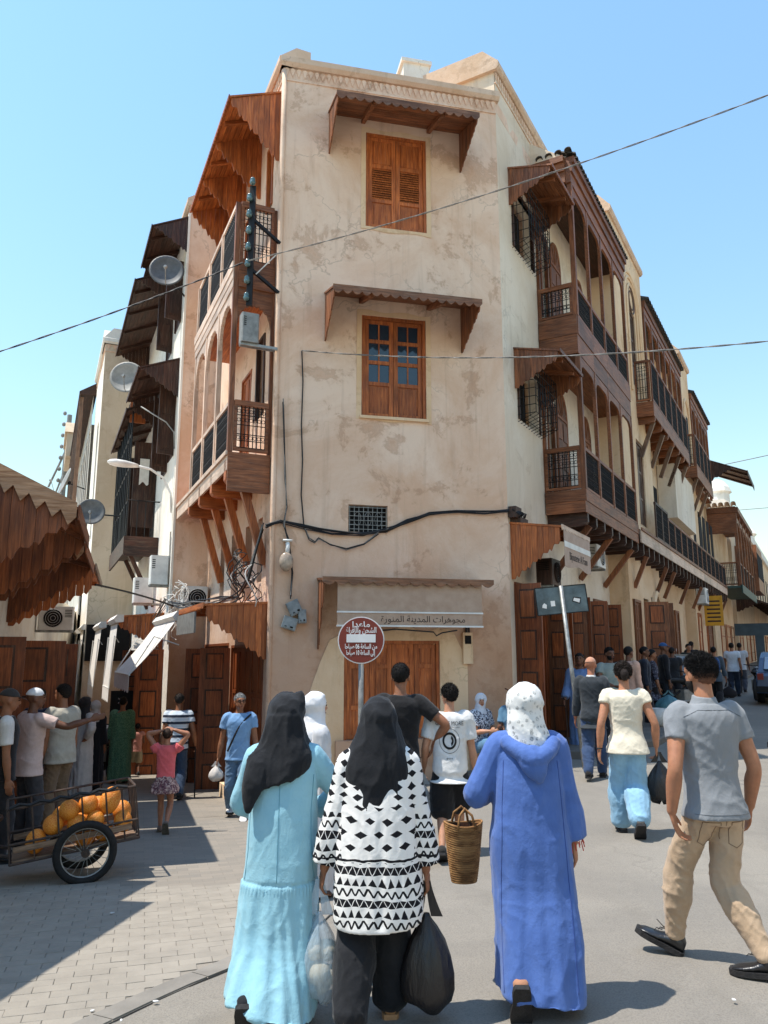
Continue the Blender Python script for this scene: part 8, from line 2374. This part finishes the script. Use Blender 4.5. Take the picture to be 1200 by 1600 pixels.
# woman's scarfed companion etc. are done; the melon cart
CX, CY = -2.86, 7.75; cz = ground_z(CX, CY)
cart = empty('melon_cart', (CX, CY, cz), R(25), 'rusty two wheeled handcart with wire sides loaded with netted melons', 'cart')
WC = Matrix.Translation((CX, CY, cz)) @ Matrix.Rotation(R(25), 4, 'Z') @ Matrix.Diagonal((.84, .84, .84, 1))
TL = Matrix.Translation((0, 0, .33)) @ Matrix.Rotation(R(-7), 4, 'Y') @ Matrix.Translation((0, 0, -.33))
WT = WC @ TL
rust = plain('rusty_iron', (78, 60, 48), .75, .3, 14, .4, 60, c2=(46, 40, 38))
plank_c = wood_old_x
def cpart(name, m, fn, W_=WT, smooth=False):
    q = MB(); fn(q); return link(name, q.mesh(name), m, cart, W_, smooth)
for sy_ in (-1, 1):
    yv = sy_ * .36
    w = cpart('wheel', rust, lambda q: q.lathe([(.045, yv - .05), (.045, yv + .05)], (0, 0, .33), 12, 'y'), WC)
    def tyre(q):
        n, m_ = 40, 10; rings = []
        for i in range(n):
            a = 2 * math.pi * i / n; rings.append([((.29 + .042 * math.cos(b_)) * math.cos(a), yv + .034 * math.sin(b_), .33 + (.29 + .042 * math.cos(b_)) * math.sin(a)) for b_ in np.linspace(0, 2 * math.pi, m_ + 1)[:-1]])
        rings.append(rings[0]); q.loft(rings, False)
    q = MB(); tyre(q); link('tyre', q.mesh('tyre'), rubber, w, WC, True)
    q = MB(); q.tube([(.252 * math.cos(a), yv, .33 + .252 * math.sin(a)) for a in np.linspace(0, 2 * math.pi, 41)], .012, 6, False); link('rim', q.mesh('rim'), galv, w, WC, True)
    q = MB()
    for k in range(18): a = 2 * math.pi * k / 18; q.tube([(.04 * math.cos(a + .3), yv + .03 * (-1) ** k, .33 + .04 * math.sin(a + .3)), (.25 * math.cos(a), yv, .33 + .25 * math.sin(a))], .003, 3, False)
    o = link('spokes', q.mesh('spokes'), galv, w, WC); o['kind'] = 'stuff'
cpart('axle', rust, lambda q: q.tube([(0, -.42, .33), (0, .42, .33)], .02, 8), WC)
for k in range(6): cpart('floor_plank', plank_c, lambda q: q.box(-.72, .55, -.30 + k * .1, -.205 + k * .1, .36, .385))
for yv in (-.33, .33):
    for zv in (.36, .56, .92): cpart('side_rail', rust, lambda q: q.tube([(-.74, yv, zv), (.57, yv, zv)], .014, 6))
    for xv in (-.74, -.5, -.25, 0, .25, .42, .57): cpart('upright', rust, lambda q: q.tube([(xv, yv, .36), (xv, yv, .92)], .010, 5))
    cpart('side_board', plank_c, lambda q: q.box(-.7, .5, yv - .012, yv + .012, .47, .53))
for xv in (-.74, .57):
    for zv in (.36, .92): cpart('end_rail', rust, lambda q: q.tube([(xv, -.33, zv), (xv, .33, zv)], .014, 6))
    for yv in (-.15, .0, .15): cpart('upright', rust, lambda q: q.tube([(xv, yv, .36), (xv, yv, .92)], .010, 5))
for yv in (-.22, .22): cpart('shaft', rust, lambda q: q.tube([(-.74, yv, .42), (-1.25, yv, .62), (-1.45, yv, .95)], .02, 7))
cpart('handle_bar', rust, lambda q: q.tube([(-1.45, -.26, .95), (-1.45, .26, .95)], .02, 7))
cpart('saddle', wood_dark, lambda q: q.ball((-.95, 0, .80), .17, .13, .07, 14, 8), smooth=True)
cpart('rope', cable_black, lambda q: q.tube([(-.72 + .1 * k, -.34 + .02 * (k % 2), .93 + .025 * (k % 2)) for k in range(13)], .018, 6))
cpart('blue_sack', fabric('sack_cloth', (126, 150, 178), (90, 110, 140), weave=60), lambda q: (stack(q, [(-1.02, -.34, .02, .05, .05), (-1.02, -.34, .2, .10, .07), (-1.0, -.33, .45, .11, .08), (-1.0, -.31, .66, .07, .06)], 18)), smooth=True)
def melon_mat():
    m, t, b = base('netted_melon'); v = t.n('ShaderNodeTexCoord').outputs['Object']
    vo = t.n('ShaderNodeTexVoronoi', feature='DISTANCE_TO_EDGE'); t.l(v, vo.inputs['Vector']); vo.inputs['Scale'].default_value = 46
    net = t.ramp(vo.outputs['Distance'], .09, .02)
    c = t.mix(t.ramp(t.noise(v, 6, 4, .6), .3, .7), lin((196, 100, 14)), lin((222, 132, 26)))
    t.l(t.mix(t.math('MULTIPLY', net, .75), c, lin((232, 176, 84))), b.inputs['Base Color']); b.inputs['Roughness'].default_value = .5
    bump(t, b, net, .5, .006); return m
mel = melon_mat()
spots = [(-.13, -.22, .78, .125, .12), (.07, -.20, .80, .12, .12), (.30, -.22, .80, .125, .165), (-.06, -.24, .62, .12, .11), (.13, -.25, .63, .11, .11), (-.30, -.22, .66, .12, .12), (-.48, -.20, .52, .12, .14), (.02, -.18, .46, .13, .12), (.42, -.24, .55, .115, .13), (-.2, .05, .68, .12, .12), (.2, .08, .70, .13, .13), (.0, .1, .56, .12, .12), (.22, -.2, .47, .12, .11), (.45, .1, .6, .12, .13)]
names_m = ['left one of the top row of orange melons on the cart', 'middle one of the top row of orange melons on the cart', 'tall oval orange melon at the right end of the top row', 'orange melon in the centre of the middle row', 'orange melon right of centre in the middle row', 'orange melon at the left of the middle row', 'orange melon low at the left end of the cart', 'orange melon seen through the near wheel', 'orange melon bulging at the right end of the cart', 'orange melon at the back left of the load', 'orange melon at the back right of the load', 'orange melon at the back in the middle', 'orange melon low behind the wheel top', 'orange melon in the far right corner of the load']
for (a_, b_, c_, r_, rz_), nm in zip(spots, names_m):
    q = MB(); q.ball((0, 0, 0), r_ * .95, r_ * .95, rz_, 22, 16)
    o = link('melon', q.mesh('melon'), mel, None, WT @ Matrix.Translation((a_, b_, c_)) @ Matrix.Diagonal((.92, .92, .92, 1)) @ Matrix.Rotation(random.uniform(-.5, .5), 4, 'Y') @ Matrix.Rotation(random.uniform(0, 6), 4, 'Z'), True)
    tag(o, nm, 'melon', 'melons on the cart')
# litter on the ground
lit = plain('paper_scrap', (206, 204, 200), .8, .05, 4, 0)
for i_, (x_, y_, s_, lb) in enumerate(((-1.25, 4.62, .018, 'white paper scrap on the paving joint'), (-1.55, 4.5, .016, 'white paper scrap among the near bricks'), (1.80, 4.35, .014, 'white scrap on the asphalt by the striding man'), (.95, 6.6, .018, 'small scrap on the asphalt behind the blue robe'), (-2.1, 6.4, .02, 'scrap lying in the shade beside the cart'), (-1.35, 4.36, .013, 'tiny pale scrap beside the curved joint'))):
    q = MB(); q.prism([(s_ * math.cos(a_) * random.uniform(.6, 1.2), s_ * .6 * math.sin(a_) * random.uniform(.6, 1.2)) for a_ in np.linspace(0, 5.4, 7)], 'xy', 0, .004)
    tag(link('paper_scrap', q.mesh('paper_scrap'), lit, None, Matrix.Translation((x_, y_, ground_z(x_, y_) + .018 + .001 * i_)) @ Matrix.Rotation(i_, 4, 'Z')), lb, 'litter', 'litter')

# parked car and motorcycles up the right street
def car(x, y, az, label):
    gz = ground_z(x, y); root = empty('parked_car', (x, y, gz), R(-az), label, 'car')
    Wc = Matrix.Translation((x, y, gz)) @ Matrix.Rotation(R(-az), 4, 'Z')
    paint = plain('car_paint', (60, 78, 104), .2, .05, 3, 0, spec=.7); gl = glass_blue
    prof = [(-2.0, .35, .78, .80), (-1.95, .30, .86, .86), (-1.6, .28, .95, .88), (-1.0, .26, 1.0, .9), (0, .26, 1.0, .9), (1.0, .26, .98, .9), (1.5, .28, .90, .88), (1.9, .32, .78, .84), (2.0, .40, .62, .74)]
    q = MB(); q.loft([[(-w_, y_, z0), (w_, y_, z0), (w_ * 1.02, y_, (z0 + z1) / 2), (w_ * .95, y_, z1), (-w_ * .95, y_, z1), (-w_ * 1.02, y_, (z0 + z1) / 2)] for y_, z0, z1, w_ in prof]); link('body', q.mesh('body'), paint, root, Wc)
    cab = [(-1.85, .88, .90, .78), (-1.5, .94, 1.30, .72), (-1.1, .97, 1.45, .68), (0, .97, 1.48, .68), (.5, .97, 1.40, .68), (1.2, .95, .99, .78)]
    q = MB(); q.loft([[(-.80, y_, z0), (.80, y_, z0), (w_, y_, z1), (-w_, y_, z1)] for y_, z0, z1, w_ in cab]); link('cabin', q.mesh('cabin'), paint, root, Wc)
    q = MB(); q.loft([[(-.62, -1.87, .98), (.62, -1.87, .98), (.64, -1.8, .98), (-.64, -1.8, .98)], [(-.58, -1.52, 1.32), (.58, -1.52, 1.32), (.6, -1.45, 1.32), (-.6, -1.45, 1.32)]]); link('rear_window', q.mesh('rear_window'), plain('pale_glass', (140, 156, 172), .1, .05, 2, 0, spec=.8), root, Wc)
    for sx in (-1, 1):
        q = MB(); q.box(sx * .72 - .08, sx * .72 + .08, -2.03, -1.95, .68, .86); link('tail_light', q.mesh('tail_light'), plain('tail_red', (120, 26, 22), .3, .05, 3, 0) if 'tail_red' not in MATS else MATS['tail_red'], root, Wc)
        for yy in (-1.25, 1.25):
            q = MB(); q.lathe([(.2, sx * .78 - .1), (.31, sx * .78 - .1), (.32, sx * .78), (.31, sx * .78 + .1), (.2, sx * .78 + .1)], (0, yy, .32), 20, 'x'); link('wheel', q.mesh('wheel'), rubber, root, Wc, True)
    q = MB(); q.box(-.26, .26, -2.05, -2.03, .52, .64); link('number_plate', q.mesh('number_plate'), white_paint, root, Wc)
    q = MB(); q.box(-.86, .86, -2.08, -1.98, .34, .5); link('bumper', q.mesh('bumper'), rubber, root, Wc)
    return root
car(12.35, 23.9, 28, 'dark blue hatchback parked at the right edge of the street')
def motorbike(x, y, az, label):
    gz = ground_z(x, y) + .1; root = empty('motorcycle', (x, y, gz), R(-az), label, 'motorcycle'); Wc = Matrix.Translation((x, y, gz)) @ Matrix.Rotation(R(-az), 4, 'Z')
    for yy in (-.6, .6):
        q = MB(); rings = []
        for i in range(25):
            a = 2 * math.pi * i / 24; rings.append([((.05 * math.sin(b_)), yy + (.26 + .05 * math.cos(b_)) * math.cos(a), .31 + (.26 + .05 * math.cos(b_)) * math.sin(a)) for b_ in np.linspace(0, 2 * math.pi, 9)[:-1]])
        q.loft(rings, False); link('wheel', q.mesh('wheel'), rubber, root, Wc, True)
    for nm, m_, fn in (('tank', ink_black, lambda q: q.ball((0, .12, .80), .13, .26, .13, 14, 10)), ('seat', rubber, lambda q: q.ball((0, -.3, .80), .12, .34, .06, 14, 8)), ('engine', grey_metal, lambda q: q.box(-.13, .13, -.15, .22, .28, .58)),
                       ('fork', galv, lambda q: (q.tube([(-.07, .62, .31), (-.07, .40, .95)], .02, 6), q.tube([(.07, .62, .31), (.07, .40, .95)], .02, 6))), ('handlebar', iron, lambda q: q.tube([(-.34, .25, 1.02), (-.1, .38, .98), (.1, .38, .98), (.34, .25, 1.02)], .014, 6)),
                       ('frame', iron, lambda q: (q.tube([(0, .4, .85), (0, 0, .62), (0, -.6, .32)], .025, 6), q.tube([(0, .4, .8), (0, .15, .3), (0, -.3, .32), (0, -.5, .75)], .022, 6))), ('headlight', white_metal, lambda q: q.ball((0, .5, .88), .08, .07, .08, 12, 8)), ('exhaust', galv, lambda q: q.tube([(.14, .1, .32), (.16, -.3, .30), (.16, -.75, .36)], [.02, .035, .04], 8))):
        q = MB(); fn(q); link(nm, q.mesh(nm), m_, root, Wc, nm in ('tank', 'seat', 'headlight'))
    return root
motorbike(7.35, 19.3, 60, 'motorcycle parked beyond the man in the blue cap')
motorbike(8.35, 20.9, 40, 'second motorcycle parked nearer the far crowd')
motorbike(11.0, 23.2, 30, 'motorcycle standing left of the dark blue car')
motorbike(-5.75, 16.6, -25, 'dark scooter parked between the green robe and the child')
dbx = empty('display_case', (8.6, 22.9, ground_z(8.6, 22.9)), R(-30), 'glass display case on legs in front of the far shops', 'display case')
q = MB(); q.box(8.2, 9.0, 22.7, 23.2, 1.1, 1.75); add(WORLD, q, 'glass_box', MATS['pale_glass'], dbx)
q = MB()
for a_, b_ in ((8.22, 22.72), (8.98, 22.72), (8.22, 23.18), (8.98, 23.18)): q.box(a_ - .02, a_ + .02, b_ - .02, b_ + .02, .3, 1.8)
q.box(8.2, 9.0, 22.7, 23.2, 1.76, 1.8); add(WORLD, q, 'frame', grey_metal, dbx)
bkt = empty('white_bucket', (5.75, 16.6, .3), 0, 'white plastic bucket on the pavement by the shop doors', 'bucket')
q = MB(); gz_ = ground_z(5.75, 16.6) + .13; q.lathe([(.13, gz_), (.17, gz_ + .36), (.18, gz_ + .36), (.15, gz_ + .02)], (5.75, 16.6, 0), 18); add(WORLD, q, 'pail', white_metal, bkt, True)
bpy.data.scenes.remove(TMP)
